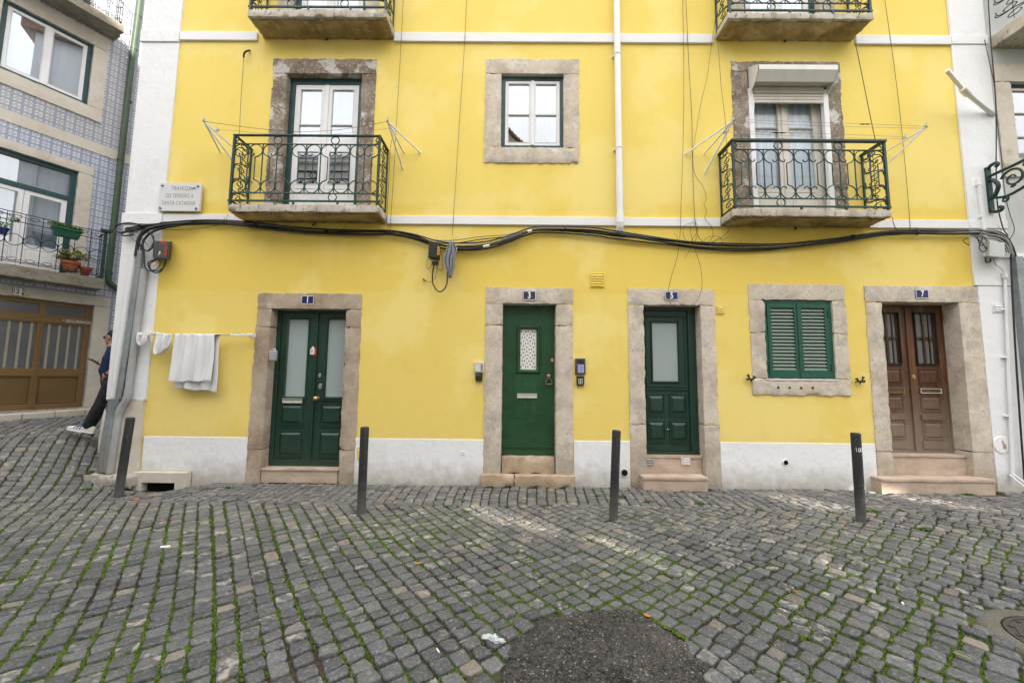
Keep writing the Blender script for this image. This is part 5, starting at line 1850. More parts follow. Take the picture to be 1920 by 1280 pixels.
def setts():
    C = []   # cx, cy, half a, half b, angle
    e1a = R(127)
    e1 = np.array([math.cos(e1a), math.sin(e1a)])
    e2 = np.array([e1[1], -e1[0]])           # pointing to +x,+y side
    pitch = .119
    lpitch = .111
    off = 0.0
    for r in range(-125, 168):
        rowp = r * pitch + NR.normal(0, .003)
        off = .93 * off + NR.normal(0, .016)
        k = np.arange(-128, 129)
        bnd = k * lpitch + off + NR.normal(0, .009, len(k)) + .02 * np.sin(k * .31 + r * .17)
        for q in range(len(k) - 1):
            ln = bnd[q + 1] - bnd[q]
            if ln < .05:
                continue
            s_ = (bnd[q] + bnd[q + 1]) / 2
            C.append((e1[0] * s_ + e2[0] * rowp, e1[1] * s_ + e2[1] * rowp, ln / 2 - .0055 - abs(NR.normal(0, .0025)), pitch / 2 - .0062 - abs(NR.normal(0, .0035)), e1a))
    C = np.array(C)
    x, y = warp(C[:, 0], C[:, 1])
    C[:, 0], C[:, 1] = x, y
    keep = (y > -6.6) & (x > -12.5) & (x < 10.5) & (y < 11)
    edge = -.93 + .05 * np.sin(x * .9) + .02 * np.sin(x * 3.1)
    front = y < np.where(x > -5.0, edge, np.where(x < XL - .16, 99, -.20))
    side = (x < XL - .12)
    keep &= (front & ((y < -.20) | side))
    keep &= (l_side(x, y) > PAVE_W + .10)
    A = C[keep]
    # narrow footway strip along the wall, laid square to it
    S = []
    yr = -.02
    row = 0
    xx = -5.0
    while xx < 10.5:
        w = .122 + NR.normal(0, .010)
        yy = -.03 - NR.uniform(0, .05)
        lim = -.93 + .05 * math.sin(xx * .9) + .02 * math.sin(xx * 3.1)
        while yy > lim + .03:
            ln = .118 + NR.normal(0, .014)
            S.append((xx + w / 2 + .04 * math.sin(yy * 2.2 + xx), yy - ln / 2, w / 2 - .0075, ln / 2 - .0065, NR.normal(0, .03) + .05 * math.sin(xx * .7)))
            yy -= ln
        xx += w
    A = np.vstack([A, np.array(S)])
    x, y = A[:, 0], A[:, 1]
    k = ~in_poly(x, y, patch_poly)
    # stones cut by the edge of the patch are left out too when mostly under it
    k &= np.hypot(x - mh_c.x, y - mh_c.y) > MH_R + .10
    for bx in ((1.86, 2.80), (5.15, 6.90)):
        k &= ~((x > bx[0] - .03) & (x < bx[1] + .03) & (y > -.22))
    k &= ~((x > -.46) & (x < .91) & (y > -.12))
    k &= ~((x > -5.6) & (x < -4.7) & (y > -.19))
    A = A[k]
    n = len(A)
    M = 12
    ang = np.linspace(0, 2 * np.pi, M, endpoint=False) + np.pi / M
    ex = .27
    ux = np.sign(np.cos(ang)) * np.abs(np.cos(ang)) ** ex
    uy = np.sign(np.sin(ang)) * np.abs(np.sin(ang)) ** ex
    a = A[:, 2][:, None]
    b = A[:, 3][:, None]
    # skew each stone a little
    sk = NR.normal(0, .085, (n, 4))
    U = ux[None, :] * (1 + sk[:, :1] * uy[None, :]) + sk[:, 1:2] * uy[None, :] * .5
    V_ = uy[None, :] * (1 + sk[:, 2:3] * ux[None, :]) + sk[:, 3:4] * ux[None, :] * .5
    rings = [(1.0, -.032), (1.005, -.008), (.970, .0028), (.89, .0056), (.45, .0064)]
    th = (A[:, 4] + NR.normal(0, .035, n))[:, None]
    ct, st_ = np.cos(th), np.sin(th)
    tilt = NR.normal(0, .035, (n, 2))
    hz = NR.normal(0, .0036, n) - .006 * np.clip(noise2(A[:, 0] * .9, A[:, 1] * .9), 0, 1)
    allv = []
    for q, (sc_, zz) in enumerate(rings):
        jit = NR.normal(0, .024, (n, M)) if 0 < q < 4 else 0
        lu, lv = U * a * (sc_ + jit * .9), V_ * b * (sc_ + jit * .9)
        wx = A[:, 0][:, None] + lu * ct - lv * st_
        wy = A[:, 1][:, None] + lu * st_ + lv * ct
        wz = zz + hz[:, None] + tilt[:, :1] * lu + tilt[:, 1:] * lv + (NR.normal(0, .0014, (n, M)) if q > 1 else 0)
        wz = wz + gz(A[:, 0], A[:, 1])[:, None] + (gz(wx, wy) - gz(A[:, 0], A[:, 1])[:, None])
        allv.append(np.stack([wx, wy, wz], -1))
    cz = gz(A[:, 0], A[:, 1]) + hz + .0065
    Vv = np.concatenate([np.stack(allv, 1).reshape(n, -1, 3), np.stack([A[:, 0], A[:, 1], cz], -1)[:, None, :]], 1)
    K = Vv.shape[1]
    quads = []
    for q in range(len(rings) - 1):
        for i in range(M):
            i2 = (i + 1) % M
            quads.append((q * M + i, q * M + i2, (q + 1) * M + i2, (q + 1) * M + i))
    tris = [((len(rings) - 1) * M + i, (len(rings) - 1) * M + (i + 1) % M, K - 1) for i in range(M)]
    quads, tris = np.array(quads), np.array(tris)
    base = (np.arange(n) * K)[:, None, None]
    Q = (quads[None] + base).reshape(-1, 4)
    T = (tris[None] + base).reshape(-1, 3)
    me = bpy.data.meshes.new('cobblestone_paving')
    verts = Vv.reshape(-1, 3).astype(np.float32)
    me.vertices.add(len(verts))
    me.vertices.foreach_set('co', verts.ravel())
    loops = np.concatenate([Q.ravel(), T.ravel()]).astype(np.int32)
    me.loops.add(len(loops))
    me.loops.foreach_set('vertex_index', loops)
    starts = np.concatenate([np.arange(len(Q)) * 4, len(Q) * 4 + np.arange(len(T)) * 3]).astype(np.int32)
    me.polygons.add(len(starts))
    me.polygons.foreach_set('loop_start', starts)
    me.update(calc_edges=True)
    me.validate()
    me.shade_smooth()
    # each stone's own colour
    tone = np.clip(NR.beta(1.3, 2.2, n), 0, 1)
    wear = sstep(-3.2, -1.2, A[:, 1]) * .5
    warm = np.clip((NR.rand(n) < (.04 + wear * .25)) * NR.uniform(.2, .75, n), 0, 1)
    patch = (NR.rand(n) < (.14 + wear * .5)) * NR.uniform(.3, .95, n)
    pale = np.clip(sstep(-3.0, -1.1, A[:, 1]) * .34 + NR.normal(0, .09, n), 0, .75)
    col = np.stack([tone, warm, patch, pale], -1)
    col = np.repeat(col[:, None, :], K, 1).reshape(-1, 4).astype(np.float32)
    at = me.attributes.new('tone', 'FLOAT_COLOR', 'POINT')
    at.data.foreach_set('color', col.ravel())
    me.materials.append(MATS['basalt_sett'])
    o = bpy.data.objects.new('cobblestone_paving', me)
    COL.objects.link(o)
    o['kind'] = 'structure'
    return A
STONES = setts()

def moss():
    """small cushions of moss crowded into the joints"""
    A = STONES
    k = (A[:, 1] > -4.6) & (A[:, 0] > -9) & (A[:, 0] < 8)
    A = A[k]
    vs, fs = [], []
    cnt = 0
    rng = np.random.RandomState(5)
    for cx, cy, a, b, th in A:
        ct, st_ = math.cos(th), math.sin(th)
        for side in (0, 1):
            m_ = float(noise2(np.array(cx), np.array(cy)))
            dens = .66 + 1.45 * m_
            dens *= float(1 - .75 * sstep(-1.9, -.9, cy)) 
            if side:
                dens -= .16
            if dens < .08:
                continue
            N = int(min(1.0, dens) * (70 if side == 0 else 40))
            for q in range(N):
                if side == 0:
                    lu, lv = rng.uniform(-a, a) * 1.05, b + rng.normal(.0095, .0062)
                else:
                    lu, lv = a + rng.normal(.006, .0045), rng.uniform(-b, b)
                x = cx + lu * ct - lv * st_
                y = cy + lu * st_ + lv * ct
                if noise2(x * 5.0, y * 5.0) < .1 - dens * .7:
                    continue
                if cnt > 210000:
                    break
                r = rng.uniform(.004, .0095)
                z = float(gz(np.array(x), np.array(y))) - .012 + rng.uniform(0, .011) - .002
                o = len(vs)
                a0 = rng.uniform(0, 6.28)
                for t in range(3):
                    an = a0 + 2.094 * t
                    vs.append((x + r * math.cos(an), y + r * math.sin(an), z - .002 + rng.uniform(0, .003)))
                vs.append((x + rng.uniform(-r, r) * .5, y + rng.uniform(-r, r) * .5, z + r * rng.uniform(.6, 1.3)))
                fs += [(o, o + 1, o + 3), (o + 1, o + 2, o + 3), (o + 2, o, o + 3)]
                cnt += 1
    mb = MB()
    mb.v, mb.f = vs, fs
    solo(mb, 'moss', 'moss_green', 'bright green moss filling the joints between dark setts', 'moss', kind='stuff', smooth=None)
moss()

# asphalt repair patch
def patch():
    mb = MB()
    n = len(patch_poly)
    c = np.array(patch_poly).mean(0)
    P_ = []
    poly = patch_poly
    dense = []
    for i in range(n):
        p, q = np.array(poly[i]), np.array(poly[(i + 1) % n])
        m_ = max(1, int(np.linalg.norm(q - p) / .03))
        for k in range(m_):
            w = p + (q - p) * k / m_
            d = w - c
            dense.append(w + d / np.linalg.norm(d) * NR.normal(.004, .012))
    N = len(dense)
    rings = [(1.03, -.018), (1.0, .002), (.985, .010), (.965, .015)] + [(.965 - .033 * k, .016 + .017 * min(1, k / 8)) for k in range(1, 29)]
    vs = []
    for s, h in rings:
        for w in dense:
            x, y = c + (w - c) * s
            vs.append((x, y, float(gz(x, y)) + h + NR.normal(0, .0040 if h > 0 else 0)))
    vs.append((c[0], c[1], float(gz(c[0], c[1])) + .034))
    fs = []
    for q in range(len(rings) - 1):
        for i in range(N):
            i2 = (i + 1) % N
            fs.append((q * N + i, q * N + i2, (q + 1) * N + i2, (q + 1) * N + i))
    e = (len(rings) - 1) * N
    for i in range(N):
        fs.append((e + i, e + (i + 1) % N, len(vs) - 1))
    mb.add(vs, fs)
    o = solo(mb, 'asphalt_patch', 'asphalt', kind='structure', smooth=180)
    return o
patch()

# manhole
zc = float(gz(np.array(mh_c.x), np.array(mh_c.y)))
mh = thing('manhole_cover', 'round ribbed iron manhole cover in a concrete collar among the setts', 'manhole', (mh_c.x, mh_c.y, zc))
mb = MB()
n = 36
vs, fs = [], []
for r, h in ((MH_R + .012, -.02), (MH_R + .012, .004), (MH_R + .06, .006), (MH_R + .10, .002), (MH_R + .12, -.022)):
    for k in range(n):
        a = 2 * math.pi * k / n
        rr = r * (1 + (.03 * math.sin(3 * a) + .02 * math.sin(7 * a) if r > MH_R + .1 else 0))
        vs.append((mh_c.x + rr * math.cos(a), mh_c.y + rr * math.sin(a), zc + h))
for q in range(4):
    for k in range(n):
        k2 = (k + 1) % n
        fs.append((q * n + k, q * n + k2, (q + 1) * n + k2, (q + 1) * n + k))
mb.add(vs, [f[::-1] for f in fs])
part(mb, 'collar', 'concrete_collar', mh, smooth=60)
mb = MB()
mb.lathe([(MH_R, -.02), (MH_R, .004), (MH_R - .018, .004), (MH_R - .020, -.003), (MH_R - .05, -.003), (MH_R - .052, .002), (.01, .002)], (mh_c.x, mh_c.y, zc), 'z', 40)
for k in range(14):
    a = 2 * math.pi * k / 14
    c, s = math.cos(a), math.sin(a)
    r0 = MH_R - .036
    mb.box(mh_c.x + r0 * c - .010, mh_c.x + r0 * c + .010, mh_c.y + r0 * s - .010, mh_c.y + r0 * s + .010, zc - .004, zc + .003)
for k in range(-7, 8):
    for sgn in (-1, 1):
        x = .026 * k
        ln = math.sqrt(max(0, (MH_R - .065) ** 2 - x * x))
        if ln > .03:
            mb.hexa([(mh_c.x + sgn * .02, mh_c.y + x - .007, zc + .0021), (mh_c.x + sgn * ln, mh_c.y + x - .007 + .03 * sgn, zc + .0021), (mh_c.x + sgn * ln, mh_c.y + x + .007 + .03 * sgn, zc + .0021), (mh_c.x + sgn * .02, mh_c.y + x + .007, zc + .0021)],
                    [(mh_c.x + sgn * .02, mh_c.y + x - .004, zc + .008), (mh_c.x + sgn * ln, mh_c.y + x - .004 + .03 * sgn, zc + .008), (mh_c.x + sgn * ln, mh_c.y + x + .004 + .03 * sgn, zc + .008), (mh_c.x + sgn * .02, mh_c.y + x + .004, zc + .008)])
part(mb, 'lid', 'manhole_iron', mh, smooth=30)

# pavement and kerb in front of the tiled house
def pavement():
    mb, kb = MB(), MB()
    ss = np.arange(-6.5, 9, .4)
    def row(s, out):
        p = LQ + LD * s + LN * out
        return p
    base = gz1_ = gz0
    vs, fs = [], []
    for s in ss:
        p0, p1 = row(s, .02), row(s, PAVE_W - .10)
        zr = float(gz(np.array(row(s, PAVE_W).x), np.array(row(s, PAVE_W).y)))
        zt = max(zr + .10, min(gz0 - .16, zr + .14))
        vs += [(p0.x, p0.y, zt + .02), (p1.x, p1.y, zt), (p1.x, p1.y, zt - .4), (p0.x, p0.y, zt - .4)]
    for i in range(len(ss) - 1):
        o = 4 * i
        fs += [(o, o + 4, o + 5, o + 1), (o + 1, o + 5, o + 6, o + 2), (o + 3, o + 7, o + 4, o)]
    mb.add(vs, fs)
    solo(mb, 'pavement', 'pale_setts', kind='structure', smooth=60)
    vs, fs = [], []
    for i, s in enumerate(ss[:-1]):
        q = []
        for s2 in (s + .004, ss[i + 1] - .004):
            zr = float(gz(np.array(row(s2, PAVE_W).x), np.array(row(s2, PAVE_W).y)))
            zt = max(zr + .10, min(gz0 - .16, zr + .14)) + .006
            for out in (PAVE_W - .098, PAVE_W + .06):
                p = row(s2, out)
                q += [(p.x, p.y, zt), (p.x, p.y, zt - .4)]
        kb.hexa([q[1], q[3], q[2], q[0]], [q[5], q[7], q[6], q[4]])
    solo(kb, 'kerb', 'cream_stone', kind='structure', smooth=None, bevel=.012)
pavement()

# ------------------------------------------------------------------ bollards
def bollard(px_base, px_top, label):
    g = G(*px_base)
    d = ray(*px_top)
    t = (g.y - CAM_P[1]) / d[1]
    top = Vector(CAM_P + d * t)
    h = top.z - g.z
    lean = Vector((top.x - g.x, -.0, h))
    t_ = thing('bollard', label, 'bollard', g, 'steel bollards along the footway')
    q = Vector((0, 0, 1)).rotation_difference(lean)
    r = .048
    mb = MB()
    mb.lathe([(r * 1.02, -.06), (r * 1.02, .02), (r, .03), (r, h - .015), (r * .93, h - .004), (r * .80, h), (.003, h + .001)], (0, 0, 0), 'z', 24)
    mb.v = [tuple(q @ Vector(p) + g) for p in mb.v]
    part(mb, 'post', 'bollard_paint', t_, smooth=45)
    mb = MB()
    n = 18
    vs = []
    for rr, hh in ((r * 1.02, -.01), (r * 1.5, .006), (r * 1.75, -.012)):
        for k in range(n):
            a = 2 * math.pi * k / n
            vs.append((g.x + rr * math.cos(a) * (1 + .1 * math.sin(3 * a)), g.y + rr * math.sin(a), g.z + hh))
    mb.add(vs, [(j * n + k, (j + 1) * n + k, (j + 1) * n + (k + 1) % n, j * n + (k + 1) % n) for j in range(2) for k in range(n)])
    part(mb, 'mortar_collar', 'joint_soil', t_, smooth=60)
    return t_, q, g, h
bollard((222, 931), (245, 782), 'leaning charcoal steel bollard by the grey pipes at the house corner')
bollard((677, 963), (684, 800), 'charcoal steel bollard right of the green double door number 1')
bollard((1150, 974), (1156, 806), 'charcoal steel bollard between door 3 and door 5')
t4, q4, g4, h4 = bollard((1615, 979), (1604, 811), 'charcoal steel bollard with a white sticker, left of wooden door 7')
mb = MB()
def onpost(u, v, rr=.0490):
    """u metres round the post from its front, v height"""
    a = -math.pi / 2 + u / .048
    return tuple(q4 @ Vector((rr * math.cos(a), rr * math.sin(a), v)) + g4)
def patch_on(poly):
    n = len(poly)
    vs = [onpost(u, v) for u, v in poly] + [onpost(u, v, .0475) for u, v in poly]
    mb.add(vs, [tuple(range(n))] + [(i, i + n, (i + 1) % n + n, (i + 1) % n) for i in range(n)])
zz = h4 - .185
for k in range(14):
    a0, a1 = -75 + 150 * k / 14, -75 + 150 * (k + 1) / 14
    for (cu, ro, ri) in ((-.008, .024, .014), (.008, .030, .022)):
        if cu > 0 and k < 2:
            continue
        p = [(cu - .006 + r_ * math.cos(R(a)), zz + r_ * math.sin(R(a))) for r_, a in ((ri, a0), (ro, a0), (ro, a1), (ri, a1))]
        patch_on(p)
patch_on([(-.040, zz + .024), (-.036, zz - .016), (-.012, zz - .022), (-.012, zz + .022)])
patch_on([(-.036, zz - .014), (.026, zz - .050), (.018, zz - .034), (-.01, zz - .020)])
part(mb, 'sticker', 'print_white', t4, smooth=None)

# ------------------------------------------------------------------ white downpipe
t = thing('downpipe', 'white plastic rainwater pipe running down the yellow wall', 'drainpipe', P(1158, 430))
mb = MB()
xp = 1.605
mb.tube([(xp, -.085, H_TOP - .1), (xp, -.085, 4.02)], .050, 16)
mb.tube([(xp, -.085, 4.06), (xp, -.085, 3.93)], .058, 16)
mb.tube([(xp, -.085, 3.99), (xp, -.083, 3.90), (xp, -.06, 3.845), (xp, -.02, 3.825)], .053, 16)
part(mb, 'pipe', 'white_plastic', t, smooth=60)
for z in (6.72, 5.15, 8.6):
    mb = MB()
    mb.tube([(xp, -.085, z - .018), (xp, -.085, z + .018)], .057, 16)
    mb.box(xp - .07, xp + .07, -.045, .0, z - .012, z + .012)
    part(mb, 'clip', 'white_plastic', t, smooth=40)

# ------------------------------------------------------------------ plaques and street sign
def plaque(name, label, x0, x1, z0, z1, y, mat, text, col='enamel_white', size=None, sx=.74, off=.0035, frame=True, group=None):
    t = thing(name, label, 'house number', ((x0 + x1) / 2, y, z0), group)
    mb = MB()
    mb.box(x0, x1, y - .008, y, z0, z1)
    part(mb, 'plate', mat, t, bevel=.003)
    if frame:
        mb = MB()
        mb.moulding(x0 + .004, x1 - .004, z0 + .004, z1 - .004, y - .0082, .008, .0012)
        part(mb, 'border', 'enamel_white', t, smooth=None)
    lettering(text, col, t, ((x0 + x1) / 2, y - .0095, (z0 + z1) / 2), size or (z1 - z0) * .92, 'numeral', .0012, off, sx)
    return t
NG = 'enamel house number plates'
plaque('number_plate', 'blue enamel house number 1 over the green double door', -3.250, -3.052, 2.645, 2.782, -.018, 'enamel_blue', '1', group=NG)
plaque('number_plate', 'chipped dark enamel house number 3 over the plank door', .125, .328, 2.738, 2.885, -.018, 'enamel_old', '3', group=NG)
plaque('number_plate', 'blue enamel house number 5 with a wire looped across it', 2.288, 2.491, 2.760, 2.897, -.018, 'enamel_blue', '5', group=NG)
plaque('number_plate', 'blue enamel house number 7 over the brown wooden door', 6.082, 6.285, 2.820, 2.961, -.018, 'enamel_blue', '7', group=NG)
sa, za = L(21, 554)
sb, zb = L(43, 541)
w_ = LQ + LD * ((sa + sb) / 2)
t = thing('number_tile', 'small white ceramic tile reading 12 A over the bronze garage door', 'house number', (w_.x, w_.y, za), NG, LROT, local=True)
def loc(s):
    return s - (sa + sb) / 2
mb = MB()
mb.box(loc(sa), loc(sb), -.034, -.0205, 0, zb - za)
part(mb, 'tile', 'enamel_blue', t, bevel=.002)
mb = MB()
mb.box(loc(sa) + .008, loc(sb) - .008, -.036, -.0342, .008, zb - za - .008)
part(mb, 'tile_face', 'enamel_white', t)
lettering('12', 'engraved_black', t, (-.02, -.037, (zb - za) * .55), (zb - za) * .72, 'numeral', .0008, .003, .75)
lettering('A', 'engraved_black', t, (.062, -.037, (zb - za) * .33), (zb - za) * .40, 'lettering', .0008, .002, .8)
mb = MB()
mb.box(-.06, .03, -.0368, -.0362, (zb - za) * .10, (zb - za) * .24)
part(mb, 'ornament', 'print_orange', t)

t = thing('street_sign', 'pale marble street name plaque reading TRAVESSA DO TERREIRO A SANTA CATARINA', 'street sign', (-5.21, -.05, 4.075))
mb = MB()
mb.box(-5.535, -4.885, -.070, -.036, 4.076, 4.530)
part(mb, 'plaque', 'plaque_marble', t, bevel=.003)
for k, (s, zz_, cx_, ww) in enumerate((('TRAVESSA', 4.437, -5.195, .30), ('DO TERREIRO A', 4.318, -5.215, .43), ('SANTA CATARINA', 4.200, -5.215, .52))):
    o = lettering(s, 'engraved_grey', t, (cx_, -.071, zz_), .098, 'lettering', .0006, -.0012, .70, space=1.12)
    d = o.dimensions.x
    xs = [v.co.x for v in o.data.vertices]
    wd = max(xs) - min(xs)
    mid_ = (max(xs) + min(xs)) / 2
    for v in o.data.vertices:
        v.co.x = mid_ + (v.co.x - mid_) * ww / wd
mb = MB()
for x, z in ((-5.49, 4.487), (-4.935, 4.480), (-5.495, 4.125), (-4.935, 4.118)):
    mb.lathe([(.020, -.070), (.020, -.078), (.012, -.086), (.002, -.088)][::-1], (x, 0, z), 'y', 12)
part(mb, 'bolts', 'galvanised', t, smooth=50)
mb = MB()
mb.tube([(-5.04, -.072, 4.455), (-5.015, -.082, 4.437), (-4.99, -.082, 4.440), (-4.975, -.074, 4.455)], .006, 6)
part(mb, 'wire_stub', 'cable_black', t)

# ------------------------------------------------------------------ intercoms and key boxes
def fbox(x0, x1, z0, z1, y0, y1):
    mb = MB()
    mb.box(x0, x1, y0, y1, z0, z1)
    return mb
a, b = P(890, 698), P(908, 679)
t = thing('intercom', 'beige metal doorbell panel left of door 3', 'intercom', (a.x, -.04, a.z))
part(fbox(a.x, b.x - .004, a.z, b.z, -.045, -.001), 'casing', 'letter_plate', t, bevel=.005)
mb = MB()
for k in range(4):
    zz_ = b.z - .045 - .026 * k
    mb.box(b.x - .045, b.x - .022, -.050, -.0455, zz_ - .007, zz_ + .007)
part(mb, 'buttons', 'box_charcoal', t, bevel=.002)
mb = MB()
for k in range(4):
    zz_ = b.z - .045 - .026 * k
    mb.box(a.x + .015, b.x - .055, -.047, -.0455, zz_ - .007, zz_ + .007)
part(mb, 'name_strips', 'print_white', t)
a, b = P(892, 714), P(905, 699)
t = thing('key_safe', 'small black key safe under the beige doorbell panel', 'key box', (a.x, -.04, a.z))
part(fbox(a.x, b.x, a.z, b.z, -.055, -.001), 'casing', 'box_black', t, bevel=.012)
part(fbox(a.x + .02, b.x - .02, a.z + .07, b.z - .01, -.060, -.0555), 'shutter', 'box_charcoal', t, bevel=.004)
a, b = P(1078, 702), P(1097, 672)
t = thing('intercom', 'grey video intercom with a blue keypad right of door 3', 'intercom', (a.x, -.04, a.z))
part(fbox(a.x, b.x, a.z, b.z, -.035, -.001), 'casing', 'box_charcoal', t, bevel=.006)
part(fbox(a.x + .035, b.x - .025, b.z - .085, b.z - .025, -.038, -.0355), 'screen', 'lens_dark', t)
mb = MB()
kx0, kx1, kz0, kz1 = a.x + .035, b.x - .022, a.z + .025, b.z - .090
for i in range(2):
    for k in range(4):
        mb.box(kx0 + (kx1 - kx0) * i / 2 + .002, kx0 + (kx1 - kx0) * (i + 1) / 2 - .002, -.040, -.0355, kz0 + (kz1 - kz0) * k / 4 + .002, kz0 + (kz1 - kz0) * (k + 1) / 4 - .002)
part(mb, 'keypad', 'key_lilac', t, bevel=.002)
a, b = P(1081, 722.5), P(1094.5, 705)
t = thing('key_safe', 'small black key safe with white number buttons under the video intercom', 'key box', (a.x, -.04, a.z))
part(fbox(a.x, b.x, a.z, b.z, -.040, -.001), 'casing', 'box_black', t, bevel=.006)
mb = MB()
for i in range(3):
    for k in range(4):
        x_, z_ = a.x + .028 + .024 * i, b.z - .045 - .021 * k
        mb.box(x_ - .006, x_ + .006, -.044, -.0405, z_ - .006, z_ + .006)
part(mb, 'buttons', 'print_white', t)
a, b = P(508, 677), P(523, 657)
t = thing('key_safe', 'grey rounded key safe on the left stone jamb of door 1', 'key box', (a.x, -.04, a.z))
part(fbox(a.x, b.x, a.z, b.z, -.075, -.017), 'casing', 'grey_plastic', t, bevel=.018)
mb = MB()
mb.tube([(a.x + .02, -.045, b.z), (a.x + .03, -.045, b.z + .02), (b.x - .03, -.045, b.z + .02), (b.x - .02, -.045, b.z)], .005, 6)
part(mb, 'shackle', 'steel', t)

# shutter holdbacks
for px, py, lab, sg in ((1403, 709, 'black iron shutter catch at the left of the window sill', 1), (1609, 713, 'black iron shutter catch right of the shuttered window', -1)):
    c = P(px, py)
    t = thing('shutter_catch', lab, 'shutter catch', (c.x, 0, c.z), 'iron shutter catches')
    mb = MB()
    mb.tube([(c.x + sg * .04, -.001, c.z - .02), (c.x + sg * .03, -.05, c.z - .015)], .009, 8)
    mb.tube(smoothpath([(c.x - sg * .055, -.052, c.z - .0), (c.x - sg * .035, -.052, c.z - .022), (c.x + sg * .0, -.052, c.z - .010), (c.x + sg * .035, -.052, c.z - .015), (c.x + sg * .06, -.052, c.z + .02)]), .013, 8)
    mb.tube([(c.x - sg * .012, -.052, c.z - .015), (c.x - sg * .028, -.055, c.z + .045)], .012, 8)
    mb.tube([(c.x - sg * .028, -.055, c.z + .035), (c.x - sg * .035, -.055, c.z + .055)], .018, 8)
    mb.tube([(c.x + sg * .055, -.052, c.z + .012), (c.x + sg * .068, -.052, c.z + .030)], .018, 8)
    mb.tube([(c.x + sg * .01, -.052, c.z - .012), (c.x + sg * .02, -.052, c.z - .05)], .011, 8)
    part(mb, 'catch', 'iron_black', t, smooth=60)

# ------------------------------------------------------------------ cable bundle along the front
bundle_px = [(236, 431), (262, 425), (300, 421), (350, 417.5), (400, 417), (450, 420), (510, 425), (570, 431), (630, 435), (690, 437), (735, 437), (780, 445),
             (815, 456), (850, 462), (905, 461), (950, 450), (985, 436), (1010, 430), (1060, 430), (1110, 433), (1150, 439), (1200, 446), (1260, 453), (1320, 459),
             (1380, 462), (1440, 462), (1500, 457), (1560, 450), (1610, 443), (1660, 437), (1720, 436), (1780, 437), (1830, 436), (1865, 438), (1885, 447), (1896, 462), (1903, 482)]
t = thing('cable_bundle', 'sagging bundle of black cables strung across the whole front above the doors', 'cables', P(960, 445))
rng = random.Random(3)
base = [P(px, py, -.07) for px, py in bundle_px]
for k in range(8):
    ph, fr = rng.uniform(0, 6), rng.uniform(.5, 1.3)
    oz, oy = rng.uniform(-.036, .036), rng.uniform(-.03, .03)
    pts = []
    for i, p in enumerate(base):
        wob = .020 * math.sin(fr * p.x + ph) + .008 * math.sin(3 * p.x + 2 * ph)
        x = p.x
        up = 0
        if k in (5, 6) and -1.4 < x < .3:            # upper strands keep straight while the heavy ones dip
            up = .10 * math.exp(-((x + .55) / .45) ** 2)
        pts.append((x, p.y + oy + .008 * math.sin(2.1 * fr * x + ph), p.z + oz + wob + up))
    s0_ = 0 if k < 5 else (2 if k < 7 else 10)
    mb = MB()
    mb.tube(smoothpath(pts[s0_:], 5), (.015, .012, .0105, .008, .0125, .008, .007, .0055)[k], 8)
    part(mb, 'cable', 'cable_black' if k != 6 else 'cable_grey', t, smooth=70)
for px, py in ((735, 437), (1060, 430), (1600, 444), (1720, 436), (480, 422), (610, 434)):
    mb = MB()
    c = P(px, py, -.07)
    mb.tube([(c.x - .008, c.y, c.z), (c.x + .008, c.y, c.z)], .036, 10)
    mb.box(c.x - .006, c.x + .006, -.05, 0, c.z + .027, c.z + .040)
    part(mb, 'cable_tie', 'cable_black', t, smooth=50)
for i in range(22):
    px, py = bundle_px[rng.randrange(3, len(bundle_px) - 3)]
    p = P(px + rng.uniform(-20, 20), py + rng.uniform(-3, 3), -.085)
    mb2 = mb if i else MB()
    mb = mb2
    a = rng.uniform(.3, 2.8) * (1 if rng.random() < .75 else -1)
    l_ = rng.uniform(.04, .14)
    mb.tube(smoothpath([p, p + Vector((.4 * l_ * math.cos(a), -.01, .5 * l_ * math.sin(a))), p + Vector((l_ * math.cos(a + .3), -.015, l_ * math.sin(a + .3)))], 4), .0022, 4)
part(mb, 'wire_ends', 'wire_dark', t)
# thick splice sleeve on a drooping branch
t = thing('cable_splice', 'fat dark grey splice sleeve on the cable branch right of the hanging rag', 'cable splice', P(965, 447))
mb = MB()
br = [P(858, 466, -.10), P(880, 466.5, -.10), (P(905, 463, -.10)), P(930, 457, -.10), P(942, 453, -.10), P(975, 441, -.10), P(990, 434, -.09), P(1010, 430, -.08)]
mb.tube(smoothpath(br, 5), .016, 10)
part(mb, 'cable', 'cable_black', t, smooth=70)
mb = MB()
a, b = P(938, 455, -.10), P(976, 440, -.10)
d = (b - a)
mb.tube([a - d * .12, a, a + d * .06, b - d * .05, b, b + d * .06], [.018, .024, .040, .040, .034, .018], 12)
part(mb, 'sleeve', 'box_charcoal', t, smooth=50)
mb = MB()
for u, v in (((906, 462.5), (918, 460)), ((989, 434.5), (997, 432))):
    mb.tube([P(*u, -.10), P(*v, -.10)], .0185, 10)
part(mb, 'white_tape', 'print_white', t, smooth=60)

# black terminal box and rag hanging from the bundle
t = thing('terminal_box', 'black cable terminal box with an orange label hanging below the cables', 'cable box', P(818, 497, -.05))
mb = MB()
q = [P(808.5, 459), P(827, 460), P(825.5, 490), P(806.5, 488)]
A0, A1 = -.16, -.035
mb.hexa([(q[3].x, A0, q[3].z), (q[2].x, A0, q[2].z), (q[1].x, A0, q[1].z), (q[0].x, A0, q[0].z)], [(q[3].x, A1, q[3].z), (q[2].x, A1, q[2].z), (q[1].x, A1, q[1].z), (q[0].x, A1, q[0].z)])
part(mb, 'casing', 'box_black', t, bevel=.010)
mb = MB()
c = P(816, 493, -.09)
for k in range(5):
    mb.tube([(c.x - .04 + .02 * k, -.10, c.z + .02), (c.x - .042 + .021 * k, -.10, c.z - .035 - .01 * (k % 2))], .009, 8)
part(mb, 'cable_glands', 'box_black', t, smooth=60)
mb = MB()
a, b = P(820, 478, -.16), P(824.5, 462, -.16)
